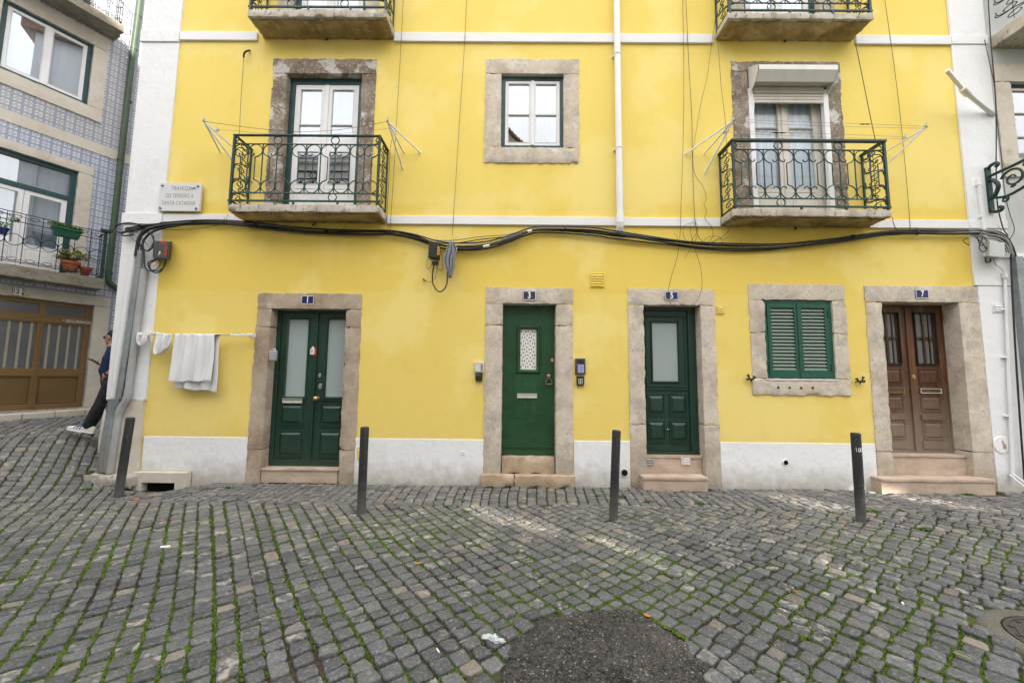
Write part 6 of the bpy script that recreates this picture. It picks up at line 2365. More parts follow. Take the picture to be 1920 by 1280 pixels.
mb.box(a.x, b.x, A0 - .003, A0 - .0005, a.z, b.z)
part(mb, 'label', 'print_orange', t)
mb = MB()
for k in range(7):
    zz_ = a.z + .012 + (b.z - a.z - .02) * k / 7
    mb.box(a.x + .008 + .003 * (k % 2), b.x - .009, A0 - .0045, A0 - .0032, zz_, zz_ + .009)
part(mb, 'label_print', 'box_black', t)
mb = MB()
mb.tube(smoothpath([P(814, 495, -.10), P(811, 515, -.09), P(812, 532, -.08), P(820, 545, -.08), P(828, 546, -.08), P(836, 537, -.08), P(839, 520, -.09), P(838, 500, -.09), P(836, 470, -.09)], 6), .010, 8)
part(mb, 'cable_loop', 'cable_black', t, smooth=70)
mb = MB()
mb.tube(smoothpath([P(812, 493, -.10), P(802, 505, -.10), P(800, 495, -.10), P(804, 478, -.10), P(812, 470, -.10)], 6), .003, 5)
mb.tube(smoothpath([P(817, 495, -.10), P(824, 507, -.10), P(830, 503, -.10), P(829, 485, -.10), P(826, 470, -.10)], 6), .003, 5)
mb.tube(smoothpath([P(819, 495, -.10), P(819, 512, -.08), P(812, 526, -.05), P(803, 528, -.04), P(796, 525, -.03)], 6), .0032, 5)
mb.tube([P(797, 527, -.03), P(793, 523, -.03)], .011, 8)
part(mb, 'thin_wires', 'wire_dark', t, smooth=70)

def cloth(name, mat, label, cat, left, right, Yc, folds, amp, nu=50, nv=40, hem=.0, thick=.004, group=None, twist=0.0, parent=None, seed=1):
    """hanging cloth between two side curves given in pixels at depth Yc (top to bottom)"""
    l_ = smoothpath([P(px, py, Yc) for px, py in left], 12)
    r_ = smoothpath([P(px, py, Yc) for px, py in right], 12)
    rg = random.Random(seed)
    phs = [rg.uniform(0, 6.28) for _ in range(4)]
    def samp(c, v):
        f = v * (len(c) - 1)
        i = min(int(f), len(c) - 2)
        return c[i].lerp(c[i + 1], f - i)
    def fn(u, v):
        a, b = samp(l_, v), samp(r_, v)
        p = a.lerp(b, u)
        s = math.sin(2 * math.pi * folds * u + phs[0] + twist * v) * .6 + .4 * math.sin(2 * math.pi * folds * 1.9 * u + phs[1] + 2.3 * v) + .3 * math.sin(5 * v + phs[2] + 7 * u)
        p = Vector((p.x, p.y - amp * (.25 + .75 * min(1, v * 2.5)) * s, p.z + hem * math.sin(2 * math.pi * folds * .7 * u + phs[3]) * v))
        return tuple(p)
    mb = MB()
    mb.grid(fn, nu, nv)
    if parent is None:
        o = solo(mb, name, mat, label, cat, group, smooth=180)
    else:
        o = part(mb, name, mat, parent, smooth=180)
    s = o.modifiers.new('cloth', 'SOLIDIFY')
    s.thickness = thick
    s.offset = 0
    return o
cloth('rag', 'grey_cloth', 'crumpled grey rag hung over the cables beside the terminal box', 'rag',
      [(844, 452), (838, 466), (834, 480), (833, 492), (837, 505), (842, 521)], [(846, 452), (855, 462), (857, 470), (853, 485), (852, 500), (846, 520)], -.13, 3.0, .035, 40, 40, .006, .005, twist=2.5)

# ------------------------------------------------------------------ left corner: pipes, cable bends, red-lettered box
def pipe_thing(name, label, segs, n=14, group=None):
    p0 = segs[0][0][-1]
    t = thing(name, label, 'pipe', P(p0[0], p0[1], -.08), group)
    for px, Y, r, mat, nm in segs:
        mb = MB()
        mb.tube(smoothpath([P(a, b, Y) for a, b in px], 5), r, n)
        part(mb, nm, mat, t, smooth=60)
    return t
pipe_thing('conduit', 'white painted conduit with a grey lower half at the very corner of the yellow house', [
    ([(253, 478), (240, 560), (229, 640), (214, 742)], -.075, .055, 'white_paint', 'upper_pipe'),
    ([(214, 748), (207, 790), (200, 830), (192, 884)], -.095, .064, 'galvanised', 'lower_pipe')])
pipe_thing('conduit', 'mottled galvanised conduit, middle one of the three corner pipes', [
    ([(265, 470), (256, 530), (246, 600), (235, 670), (225, 735), (221, 752), (212, 775), (208, 800), (203, 838), (197, 884)], -.11, .042, 'galvanised', 'pipe')])
pipe_thing('conduit', 'pale grey plastic conduit, right one of the three corner pipes', [
    ([(271, 505), (262, 570), (253, 640), (243, 715), (240, 738), (232, 757), (223, 775), (219, 800), (212, 845), (205, 887)], -.085, .045, 'pvc_grey', 'pipe'),
    ([(241, 732), (238, 748), (229, 762), (222, 776)], -.086, .051, 'pvc_grey', 'bend')])
mb = MB()
mb.tube([P(221, 754, -.09), P(228, 748, -.11)], .03, 8)
mb.tube([P(206, 757, -.09), P(207, 775, -.10)], .05, 8)
solo(mb, 'pipe_foam', 'box_black', 'black rubber scraps jammed between the corner pipes', 'pipe packing', smooth=50)
t = thing('cable_bend', 'black cables bending down into the corner pipes', 'cables', P(262, 470, -.1))
for px, r in (([(255, 480), (258, 460), (262, 445), (272, 433), (290, 426), (320, 421), (360, 418)], .026), ([(263, 482), (266, 462), (272, 447), (284, 436), (305, 428), (340, 422)], .016)):
    mb = MB()
    mb.tube(smoothpath([P(a, b, -.12) for a, b in px], 6), r, 10)
    part(mb, 'cable', 'cable_black', t, smooth=70)
for k, px in enumerate(([(262, 426), (240, 432), (224, 436), (217, 430), (220, 422), (240, 418), (262, 421)], [(262, 428), (240, 434), (228, 438), (234, 442), (250, 440)],
                        [(268, 440), (262, 452), (266, 466), (278, 470), (287, 462), (288, 448), (280, 437), (268, 436), (262, 444)],
                        [(270, 436), (280, 434), (288, 442), (287, 456), (276, 470), (268, 462), (266, 448)], [(268, 455), (270, 480), (272, 500), (280, 508), (290, 506)],
                        [(240, 430), (246, 445), (256, 452), (270, 440), (290, 425)], [(236, 426), (250, 428), (268, 447), (276, 460)])):
    mb = MB()
    mb.tube(smoothpath([P(a, b, -.10 - .012 * k) for a, b in px], 6), (.012, .012, .010, .005, .010, .004, .004)[k], 7)
    part(mb, 'cable_loop', 'cable_black', t, smooth=70)
t = thing('junction_box', 'charcoal cable box with red print at the left corner of the yellow wall', 'cable box', P(304, 487, -.1))
q = [(287, 484), (313, 485.5), (316, 452.5), (288.5, 451.5)]
f_ = [P(a, b, -.17) for a, b in q]
bk = [P(a, b, -.03) for a, b in ((286, 483), (320, 487), (324, 453), (288, 451))]
mb = MB()
mb.hexa(f_, bk)
part(mb, 'casing', 'box_charcoal', t, bevel=.008)
def onq(u, v):
    return (f_[0].lerp(f_[1], u)).lerp(f_[3].lerp(f_[2], u), v)
mb = MB()
for k in range(3):
    c = onq(.52 + .13 * k, .90)
    mb.moulding(c.x - .013, c.x + .013, c.z - .018, c.z + .018, -.1725, .008, .001)
for k in range(8):
    c = onq(.885 - .01 * (k % 2), .20 + .075 * k)
    mb.box(c.x - .016, c.x + .014, -.1725, -.171, c.z - .008, c.z + .006)
part(mb, 'red_print', 'print_red', t, smooth=None)
mb = MB()
c = onq(.45, .35)
mb.prism([(c.x - .016, c.z - .012), (c.x + .018, c.z - .012), (c.x + .001, c.z + .022)], -.1725, -.1705)
mb.box(c.x - .016, c.x - .008, -.1725, -.1705, c.z - .045, c.z - .022)
mb.box(c.x - .0075, c.x + .010, -.1725, -.1705, c.z - .028, c.z - .022)
part(mb, 'white_print', 'print_white', t)
mb = MB()
for px, r in (([(296, 486), (282, 494), (283, 505), (292, 508), (304, 504), (310, 494), (311, 486)], .008), ([(293, 486), (279, 492), (280, 503), (290, 511), (303, 507), (312, 487)], .010), ([(299, 487), (300, 497), (292, 506)], .006)):
    mb.tube(smoothpath([P(a, b, -.12) for a, b in px], 6), r, 7)
part(mb, 'cable_loop', 'cable_black', t, smooth=70)
mb = MB()
mb.tube(smoothpath([P(294, 487, -.13), P(293, 494, -.13), P(288, 500, -.13)], 4), .005, 6)
part(mb, 'yellow_wire', 'print_orange', t)

# ------------------------------------------------------------------ right corner: junction box, conduits, lamp bracket, strut
t = thing('junction_box', 'pale grey junction box under the cables on the right white pilaster', 'cable box', P(1861, 487, -.1))
mb = MB()
f_ = [P(a, b, -.25) for a, b in ((1854, 480), (1884, 483), (1884, 455), (1856, 452))]
bk = [P(a, b, -.035) for a, b in ((1847, 482), (1874, 484), (1874, 455), (1847, 453))]
mb.hexa(f_, bk)
part(mb, 'casing', 'grey_pale', t, bevel=.006)
mb = MB()
mb.tube(smoothpath([P(1847, 482, -.08), P(1849, 491, -.08), P(1856, 491, -.08), P(1858, 485, -.08)], 5), .009, 7)
part(mb, 'cable_loop', 'cable_black', t, smooth=70)
mb = MB()
mb.tube(smoothpath([P(1863, 486, -.09), P(1866, 495, -.07), P(1876, 503, -.06), P(1882, 512, -.05)], 5), .005, 6)
part(mb, 'thin_cable', 'wire_pale', t, smooth=70)
t = thing('conduit', 'slim white conduit running down the right white pilaster', 'pipe', P(1893, 900, -.05))
mb = MB()
mb.tube([P(1884, 517, -.055), P(1889, 640, -.055), P(1899, 900, -.055)], .020, 10)
mb.tube([P(1883, 512, -.055), P(1884, 522, -.055)], .034, 10)
part(mb, 'pipe', 'white_paint', t, smooth=60)
mb = MB()
for px, py in ((1889, 670), (1886, 580), (1894, 780)):
    c = P(px, py, -.055)
    mb.box(c.x - .06, c.x + .04, -.058, -.019, c.z - .010, c.z + .010)
part(mb, 'clips', 'white_paint', t, bevel=.003)
t = thing('conduit', 'square white cable duct above the cables on the right pilaster', 'pipe', P(1845, 470, -.05))
mb = MB()
a, b = P(1835, 335, -.05), P(1848, 480, -.05)
mb.box((a.x + b.x) / 2 - .022, (a.x + b.x) / 2 + .022, -.07, -.031, b.z, a.z)
part(mb, 'duct', 'white_paint', t, bevel=.004)
mb = MB()
for zz_ in (a.z - .1, (a.z + b.z) / 2, b.z + .3):
    mb.box((a.x + b.x) / 2 - .04, (a.x + b.x) / 2 + .025, -.073, -.0305, zz_ - .012, zz_ + .012)
part(mb, 'clips', 'white_paint', t, bevel=.003)
t = thing('conduit', 'dark grey metal conduit at the right edge beside the tiled panel', 'pipe', P(1915, 900, -.05))
mb = MB()
a, b = P(1905, 482, -.06), P(1914, 640, -.06)
xq = P(1905, 484, -.06).x
mb.box(xq - .055, xq + .055, -.11, -.005, -.2, P(1905, 482, -.06).z)
part(mb, 'pipe', 'galvanised', t, bevel=.01)
mb = MB()
mb.tube(smoothpath([P(1897, 470, -.10), P(1896, 500, -.09), P(1903, 640, -.09), P(1912, 780, -.08), P(1921, 900, -.06)], 5), .012, 8)
part(mb, 'cable', 'cable_black', t, smooth=70)
mb = MB()
for px in ([(1840, 436), (1855, 440), (1872, 443), (1888, 452), (1897, 470)], [(1845, 432), (1862, 434), (1880, 442), (1892, 455), (1900, 480)], [(1838, 440), (1850, 446), (1866, 447), (1885, 458), (1894, 475)]):
    mb.tube(smoothpath([P(a, b, -.14) for a, b in px], 6), .014, 8)
part(mb, 'cable_bend', 'cable_grey', t, smooth=70)
mb = MB()
for px in ([(1832, 444), (1838, 460), (1845, 458)], [(1842, 446), (1836, 465), (1846, 472), (1852, 455), (1845, 446)], [(1828, 444), (1840, 454), (1850, 468)], [(1815, 445), (1806, 452), (1817, 460)], [(1870, 448), (1882, 462), (1888, 474)]):
    mb.tube(smoothpath([P(a, b, -.12) for a, b in px], 6), .006, 6)
part(mb, 'loose_wires', 'cable_black', t, smooth=70)
mb = MB()
for a, b in (((1894, 890), (1921, 912)), ((1897, 886), (1924, 906))):
    pa, pb = P(*a, -.04), P(*b, -.30)
    mb.tube([pa, pb], .010, 8)
solo(mb, 'loose_tubes', 'white_plastic', 'two thin white plastic tubes leaning out at the foot of the right pilaster', 'tube', smooth=60)

lx = P(1849, 360).x
t = thing('lamp_bracket', 'ornate dark green cast iron lamp bracket projecting from the right pilaster', 'lamp bracket', (lx, -.03, 4.0))
zt_, zb2 = P(1846, 312, -.05).z, P(1855, 405, -.05).z
mb = MB()
mb.box(lx - .035, lx + .035, -.06, -.031, zb2 + .06, zt_ - .02)
for z, sg in ((zt_ - .02, 1), (zb2 + .06, -1)):
    mb.tube(smoothpath([(lx, -.05, z - sg * .03), (lx, -.09, z + sg * .01), (lx, -.16, z + sg * .015), (lx, -.18, z - sg * .02), (lx, -.15, z - sg * .045)], 5), .024, 8)
part(mb, 'wall_plate', 'iron_green', t, smooth=45, bevel=.004)
def LP(y, z):
    return (lx, y, z)
mb = MB()
za_ = zt_ - .17
mb.tube([LP(-.05, za_), LP(-.45, za_ + .02), LP(-.9, za_ + .05), LP(-1.35, za_ + .10)], .022, 8)
mb.tube(smoothpath([LP(-.05, za_ - .34), LP(-.25, za_ - .40), LP(-.5, za_ - .34), LP(-.8, za_ - .20), LP(-1.1, za_ - .05), LP(-1.3, za_ + .07)], 8), .020, 8)
mb.tube(smoothpath([LP(-.06, za_ - .06), LP(-.12, za_ - .10), LP(-.16, za_ - .2), LP(-.12, za_ - .3), LP(-.07, za_ - .36)], 6), .028, 8)
part(mb, 'arm', 'iron_green', t, smooth=60)
mb = MB()
def spiral(cy, cz, r, a0, turns, rad):
    pts = []
    for i in range(40):
        q = i / 39
        a = R(a0 + 360 * turns * q)
        rr = r * (1 - .8 * q)
        pts.append(LP(cy + rr * math.cos(a), cz + rr * math.sin(a)))
    mb.tube(pts, [rad * (1 - .35 * i / 39) for i in range(40)], 8)
spiral(-.34, za_ - .17, .15, 20, 1.4, .018)
spiral(-.62, za_ - .10, .10, 200, -1.3, .016)
spiral(-.86, za_ - .04, .07, 20, 1.3, .014)
spiral(-.22, za_ - .44, .05, 90, 1.2, .016)
for y_, z_ in ((-.46, za_ - .05), (-.30, za_ - .30), (-.72, za_ - .16), (-.5, za_ - .27)):
    mb.tube([LP(y_, z_), LP(y_ - .03, z_ + .02), LP(y_ - .07, z_ + .01)], [.006, .026, .004], 8)
part(mb, 'scrollwork', 'iron_green', t, smooth=60)
mb = MB()
mb.lathe([(.02, za_ + .12), (.10, za_ + .02), (.16, za_ - .02), (.11, za_ - .42), (.03, za_ - .45)], (lx, -1.42, 0), 'z', 6)
part(mb, 'lantern', 'iron_green', t, smooth=None)

t = thing('white_strut', 'old white painted strut jutting out near the top of the right white pilaster', 'strut', P(1862, 214))
mb = MB()
pts = [P(1776, 132, -.42), P(1800, 160, -.33), P(1812, 174, -.28)]
mb.tube(pts, .032, 4)
part(mb, 'outer_arm', 'white_paint', t, smooth=None)
mb = MB()
mb.tube([P(1808, 170, -.30), P(1826, 186, -.20), P(1864, 216, -.03)], [.034, .030, .034], 8)
part(mb, 'inner_arm', 'white_paint', t, smooth=50)
mb = MB()
mb.tube([P(1804, 166, -.32), P(1815, 177, -.26)], .046, 10)
part(mb, 'knuckle', 'white_paint', t, smooth=50)

# ------------------------------------------------------------------ clotheslines
def bracket(root, apex, feet, pulleys, name='bracket'):
    mb = MB()
    for f in feet:
        mb.tube([apex, f], .013, 4)
    o = part(mb, name, 'white_paint', root, smooth=None)
    for p in pulleys:
        mb = MB()
        mb.tube([p + Vector((-.012, 0, .015)), p + Vector((.012, 0, .015))], .026, 10)
        mb.tube([p + Vector((0, 0, .02)), p + Vector((0, -.02, .055))], .008, 6)
        part(mb, 'pulley', 'grey_pale', o, smooth=50)
    return o
def wire_part(root, pts, r, mat='wire_dark', name='line', sub=8):
    mb = MB()
    mb.tube(smoothpath(pts, sub), r, 5)
    return part(mb, name, mat, root, smooth=70)
YA = -.48
ap = P(383, 228, YA)
t = thing('clothesline', 'clothesline on two white tripod brackets around the left balcony', 'clothesline', (ap.x, 0, 4.6), 'balcony clotheslines')
bracket(t, ap, [P(414, 287), P(452, 290), P(449, 319)], [ap, P(408, 246, -.26)])
ar = P(727, 228, YA)
bracket(t, ar, [P(755.6, 318.8), P(788.6, 287), P(757.5, 287)], [ar, P(738, 247, -.28)])
wire_part(t, [ap, P(480, 241, YA), P(560, 247, YA), P(640, 243, YA), ar], .003)
wire_part(t, [P(409, 243, -.26), P(480, 249, -.26), P(560, 256, -.26), P(660, 249, -.26), P(736, 240, -.26)], .0025, 'wire_pale')
ap = P(1374, 227, YA)
t = thing('clothesline', 'double clothesline on white tripod brackets around the right balcony', 'clothesline', (ap.x, 0, 4.6), 'balcony clotheslines')
bracket(t, ap, [P(1284, 290), P(1320, 289), P(1320.5, 327.5)], [ap, P(1359, 250, -.33)])
ar = P(1736, 239, YA)
bracket(t, ar, [P(1640, 330), P(1655, 288)], [ar, P(1697, 260, -.22)])
for dz in (-3, 3):
    wire_part(t, [P(1376, 226 + dz * .6, YA), P(1480, 231 + dz, YA), P(1600, 235 + dz, YA), P(1734, 239 + dz * .7, YA)], .0028, 'wire_pale')
    wire_part(t, [P(1360, 247 + dz * .6, -.33), P(1480, 252 + dz, -.3), P(1600, 256 + dz, -.26), P(1696, 259 + dz * .7, -.22)], .0028, 'wire_pale')
for a, b, Y in (((1612, 233), (1632, 233), YA), ((1447, 249), (1474, 249.5), -.32)):
    mb = MB()
    pa, pb = P(*a, Y), P(*b, Y)
    mb.tube([pa, pa.lerp(pb, .3), pa.lerp(pb, .5), pa.lerp(pb, .7), pb], [.004, .010, .006, .010, .004], 6)
    part(mb, 'tensioner', 'iron_black', t)

# low clothesline with towels
t = thing('drying_line', 'low clothesline strung between two small white brackets left of door 1', 'clothesline', P(360, 632, -.1))
la, lb = P(264, 627, -.13), P(470, 628.5, -.13)
mb = MB()
mb.box(la.x - .03, la.x + .05, -.15, -.031, la.z - .012, la.z + .012)
mb.disc((la.x + .0, la.z), .028, -.17, -.151, 12)
part(mb, 'bracket', 'white_plastic', t, bevel=.004)
mb = MB()
c = P(436, 628, -.13)
mb.box(c.x, lb.x, -.142, -.12, c.z - .018, c.z + .016)
mb.box(lb.x - .03, lb.x, -.1195, -.0, c.z - .03, c.z + .03)
for px in (436, 455, 466):
    q = P(px, 628, -.13)
    mb.disc((q.x, q.z), .022, -.158, -.1425, 10)
part(mb, 'bracket', 'white_plastic', t, bevel=.004)
wire_part(t, [la, P(350, 629, -.13), c], .004, 'wire_pale')
wire_part(t, [la + Vector((0, .03, 0)), P(350, 629.5, -.10), c + Vector((0, .03, 0))], .004, 'wire_pale')
tw = thing('towel', 'large white towel folded over the low clothesline', 'towel', P(366, 735, -.15))
cloth('front_half', 'towel', '', '', [(329, 627), (325, 660), (321, 692), (318, 716)], [(402, 627.5), (401, 660), (398, 690), (395, 714)], -.155, 3.3, .024, 60, 40, .008, .006, parent=tw, seed=4)
cloth('back_half', 'towel', '', '', [(331, 627), (330, 665), (328, 700), (326, 727)], [(413, 627.5), (410, 660), (408, 700), (406, 735)], -.105, 2.7, .022, 60, 40, .012, .006, parent=tw, seed=9)
mb = MB()
xa, xb = P(329, 627, -.13).x, P(412, 627, -.13).x
zt_ = P(370, 627, -.13).z
mb.grid(lambda u, v: (xa + (xb - xa) * u, -.158 + .056 * v, zt_ + .012 * math.sin(math.pi * v) - .002 + .003 * math.sin(40 * u)), 40, 8)
o = part(mb, 'fold', 'towel', tw, smooth=180)
s = o.modifiers.new('cloth', 'SOLIDIFY')
s.thickness, s.offset = .006, 0
cloth('face_cloth', 'towel', 'small wrinkled white cloth at the left end of the low clothesline', 'cloth', [(258, 623), (259, 632), (258, 641), (261, 648)], [(280, 622), (279, 632), (277, 640), (270, 646)], -.15, 2.2, .028, 30, 24, .010, .005, group='white cloths on the low clothesline', seed=2, twist=3)
cloth('face_cloth', 'towel', 'small bunched white cloth hung between the other cloth and the large towel', 'cloth', [(291, 622), (291, 640), (290, 655), (293, 666)], [(323, 627), (322, 636), (318, 650), (303, 662)], -.15, 2.4, .034, 30, 24, .012, .005, group='white cloths on the low clothesline', seed=6, twist=3)
mb = MB()
mb.tube(smoothpath([P(280, 623, -.14), P(286, 624, -.15), P(296, 625, -.14), P(310, 627, -.14), P(323, 628, -.14)], 5), [.012] * 21, 6)
solo(mb, 'twisted_cloth', 'towel', 'thin white strip of cloth lying twisted along the low clothesline', 'cloth', smooth=70)

# ------------------------------------------------------------------ thin wires down the front
def wire(label, px, Y=-.04, r=.0035, mat='wire_dark', top=True):
    mb = MB()
    pts = [P(a, b, Y) for a, b in px]
    if px[0][1] <= 0 and top:
        pts = [pts[0] + (pts[0] - pts[1]).normalized() * 1.5] + pts
    mb.tube(smoothpath(pts, 8), r, 5)
    solo(mb, 'wire', mat, label, 'wire', 'thin wires hanging down the front', smooth=70)
wire('thin wire hanging straight down left of the small upper window', [(875, 0), (870, 100), (862, 220), (854, 350), (848, 442)])
wire('thin wire hanging just right of the left balcony', [(756, 0), (751, 100), (744, 220), (738, 330), (731, 436)], -.05)
wire('slack thin wire close beside the right end of the left balcony', [(735, 262), (731, 285), (729, 340), (726, 400), (728, 436)], -.46, .003)
mb = MB()
mb.tube(smoothpath([P(449, 256, -.30), P(451, 200, -.10), P(455, 140, -.06), P(457, 108, -.06)], 6), .0035, 5)
mb.tube(smoothpath([P(457, 108, -.06), P(458, 100, -.07), P(463, 96, -.06), P(468, 95, -.0)], 5), .014, 7)
solo(mb, 'wire', 'wire_dark', 'thin wire dropping from a black hook above the left balcony', 'wire', 'thin wires hanging down the front', smooth=70)
wire('straight thin wire crossing the cables and ending on house number 5', [(1280, 0), (1282, 130), (1281, 260), (1277, 380), (1275, 440), (1270, 480), (1260, 515), (1254, 540), (1253, 556), (1259, 571), (1270, 574)], -.06)
wire('darker thin wire right of the straight one, ending at the cables', [(1286, 0), (1291, 110), (1297, 220), (1298, 290), (1301, 380), (1304, 420), (1310, 445), (1322, 456)], -.05, .0045, 'cable_black')
wire('wavy thin wire with kinks left of the right balcony', [(1342, 30), (1332, 100), (1325, 150), (1315, 190), (1303, 260), (1299, 290), (1302, 325), (1318, 350), (1324, 372), (1320, 385), (1325, 395), (1322, 410), (1334, 425), (1337, 442), (1328, 454)], -.05, .003)
wire('thin wire passing behind the left end of the right balcony railing', [(1341, 40), (1347, 90), (1352, 160), (1361, 240), (1362, 300), (1367, 370), (1371, 410), (1364, 435), (1345, 450), (1332, 456)], -.44, .003, top=False)
wire('black wire running down into the handrail of the right balcony', [(1604, 82), (1616, 140), (1629, 205), (1641, 262)], -.40, .005, 'cable_black')
wire('long thin wire between the right balcony and the right pilaster', [(1659, 0), (1672, 90), (1686, 200), (1698, 320), (1707, 428)])
wire('short black wire curling from the right balcony slab into the cables', [(1674, 408), (1675, 418), (1681, 430), (1692, 434)], -.12, .005, 'cable_black')
wire('looped thin wire hanging below the cables beside house number 5', [(1296, 452), (1304, 440), (1308, 428), (1305, 419), (1297, 417), (1294, 428), (1298, 450), (1303, 468), (1311, 492), (1316, 520), (1315, 545), (1306, 565), (1296, 573)], -.09, .003)
wire('coil of thin wire tangled on the cables', [(1290, 455), (1282, 445), (1281, 430), (1287, 421), (1300, 419), (1307, 428), (1306, 445), (1298, 462), (1290, 475), (1284, 483)], -.10, .003)
wire('small tangle of thin wire on the cables under the right balcony', [(1356, 462), (1353, 448), (1340, 443), (1325, 446), (1321, 454), (1330, 456), (1345, 448), (1357, 449), (1364, 445)], -.11, .003)
wire('black cable running down beside the lamp bracket', [(1853, 0), (1858, 80), (1866, 170), (1868, 240), (1868, 320), (1870, 380), (1880, 425), (1890, 442)], -.10, .008, 'cable_black')
wire('thinner slack cable right of the lamp bracket', [(1846, 75), (1856, 120), (1866, 170), (1869, 220), (1877, 290), (1884, 360), (1893, 400), (1902, 430), (1893, 450)], -.12, .005, 'cable_black')
wire('faint drooping wire just under the cables left of the left balcony slab', [(270, 424), (300, 429), (350, 431), (400, 424), (420, 416), (428, 402)], -.10, .003)

# ------------------------------------------------------------------ plants
def leaves(mb, c, n, rx, ry, rz, size, rng, up=.4, aspect=.55):
    for i in range(n):
        while True:
            p = Vector((rng.uniform(-1, 1), rng.uniform(-1, 1), rng.uniform(-1, 1)))
            if p.length < 1:
                break
        p = Vector((c[0] + p.x * rx, c[1] + p.y * ry, c[2] + p.z * rz))
        d = Vector((rng.gauss(0, 1), rng.gauss(0, 1), rng.gauss(0, 1) + up)).normalized()
        u = d.orthogonal().normalized()
        u.rotate(Quaternion(d, rng.uniform(0, 6.28)))
        w = d.cross(u)
        s = size * rng.uniform(.6, 1.3)
        a = aspect * s
        mb.add([p, p + u * s * .5 + w * a * .5 + d * s * .08, p + u * s, p + u * s * .5 - w * a * .5 + d * s * .08], [(0, 1, 2, 3)])

rng = random.Random(21)
# green planter hung on the railing
a, b = LW(96, 438, .50), LW(150, 452, .50)
t = thing('planter', 'dark green trough planter of leafy herbs hung on the tiled house balcony rail', 'planter', (a + b) / 2)
ax = (b - a)
ax.z = 0
ln = ax.length
ax.normalize()
def tb(s, o, z):
    p = a + ax * s + LN * o
    return (p.x, p.y, z)
zb_, zt_ = (a.z + b.z) / 2 - .005, (a.z + b.z) / 2 + .16
mb = MB()
mb.hexa([tb(.03, .06, zb_), tb(ln - .03, .06, zb_), tb(ln, .09, zt_), tb(0, .09, zt_)], [tb(.03, -.05, zb_), tb(ln - .03, -.05, zb_), tb(ln, -.08, zt_), tb(0, -.08, zt_)])
mb.hexa([tb(-.012, .102, zt_ - .03), tb(ln + .012, .102, zt_ - .03), tb(ln + .012, .102, zt_ + .004), tb(-.012, .102, zt_ + .004)],
        [tb(-.012, -.092, zt_ - .03), tb(ln + .012, -.092, zt_ - .03), tb(ln + .012, -.092, zt_ + .004), tb(-.012, -.092, zt_ + .004)])
part(mb, 'trough', 'planter_green', t, bevel=.006)
mb = MB()
for k in range(8):
    if k == 4:
        continue
    c = tb(ln * (k + .5) / 8, 0, zt_ + .04)
    leaves(mb, c, 75, ln / 11, .08, .05, .045, rng, 1.0)
part(mb, 'foliage', 'leaf_green', t, smooth=None)
# terracotta pot with a jade plant, and a small red pot
c = LW(131, 509, .32)
t = thing('potted_plant', 'terracotta pot holding a spreading yellow-green succulent on the tiled house balcony', 'potted plant', c)
mb = MB()
mb.lathe([(.085, 0), (.12, .15), (.14, .15), (.142, .20), (.125, .20), (.12, .18), (.01, .18)], c, 'z', 20)
part(mb, 'pot', 'terracotta', t, smooth=40)
mb = MB()
tips = []
for k in range(16):
    an = rng.uniform(0, 6.28)
    l_ = rng.uniform(.12, .30)
    e = c + Vector((math.cos(an) * l_, math.sin(an) * l_ * .7, .20 + rng.uniform(.06, .20)))
    mb.tube(smoothpath([c + Vector((0, 0, .18)), c + Vector((math.cos(an) * l_ * .4, math.sin(an) * l_ * .3, .26)), e], 4), .008, 5)
    tips.append(e)
part(mb, 'stems', 'twig', t)
mb = MB()
for e in tips:
    leaves(mb, e, 34, .06, .06, .04, .042, rng, .5, .8)
part(mb, 'foliage', 'leaf_olive', t, smooth=None)
c = LW(159, 516, .32)
t = thing('flower_pot', 'small empty red flower pot beside the succulent on the tiled house balcony', 'flower pot', c)
mb = MB()
mb.lathe([(.06, 0), (.085, .12), (.10, .12), (.10, .16), (.085, .16), (.08, .14), (.01, .14)], c, 'z', 18)
part(mb, 'pot', 'red_pot', t, smooth=40)
c = LW(3, 428, .42)
t = thing('potted_plant', 'dark leafy sprig in a pot at the far left of the tiled house balcony', 'potted plant', LW(3, 440, .42))
mb = MB()
c2 = LW(3, 440, .42)
mb.lathe([(.05, 0), (.075, .10), (.09, .10), (.09, .13), (.01, .12)], c2, 'z', 16)
part(mb, 'pot', 'enamel_blue', t, smooth=40)
mb = MB()
for k in range(9):
    an = rng.uniform(0, 6.28)
    e = c2 + Vector((math.cos(an) * .15, math.sin(an) * .15, .18 + rng.uniform(0, .18)))
    mb.tube([c2 + Vector((0, 0, .12)), e], .004, 4)
    leaves(mb, e, 14, .05, .05, .05, .05, rng, .4)
part(mb, 'foliage', 'leaf_green', t, smooth=None)

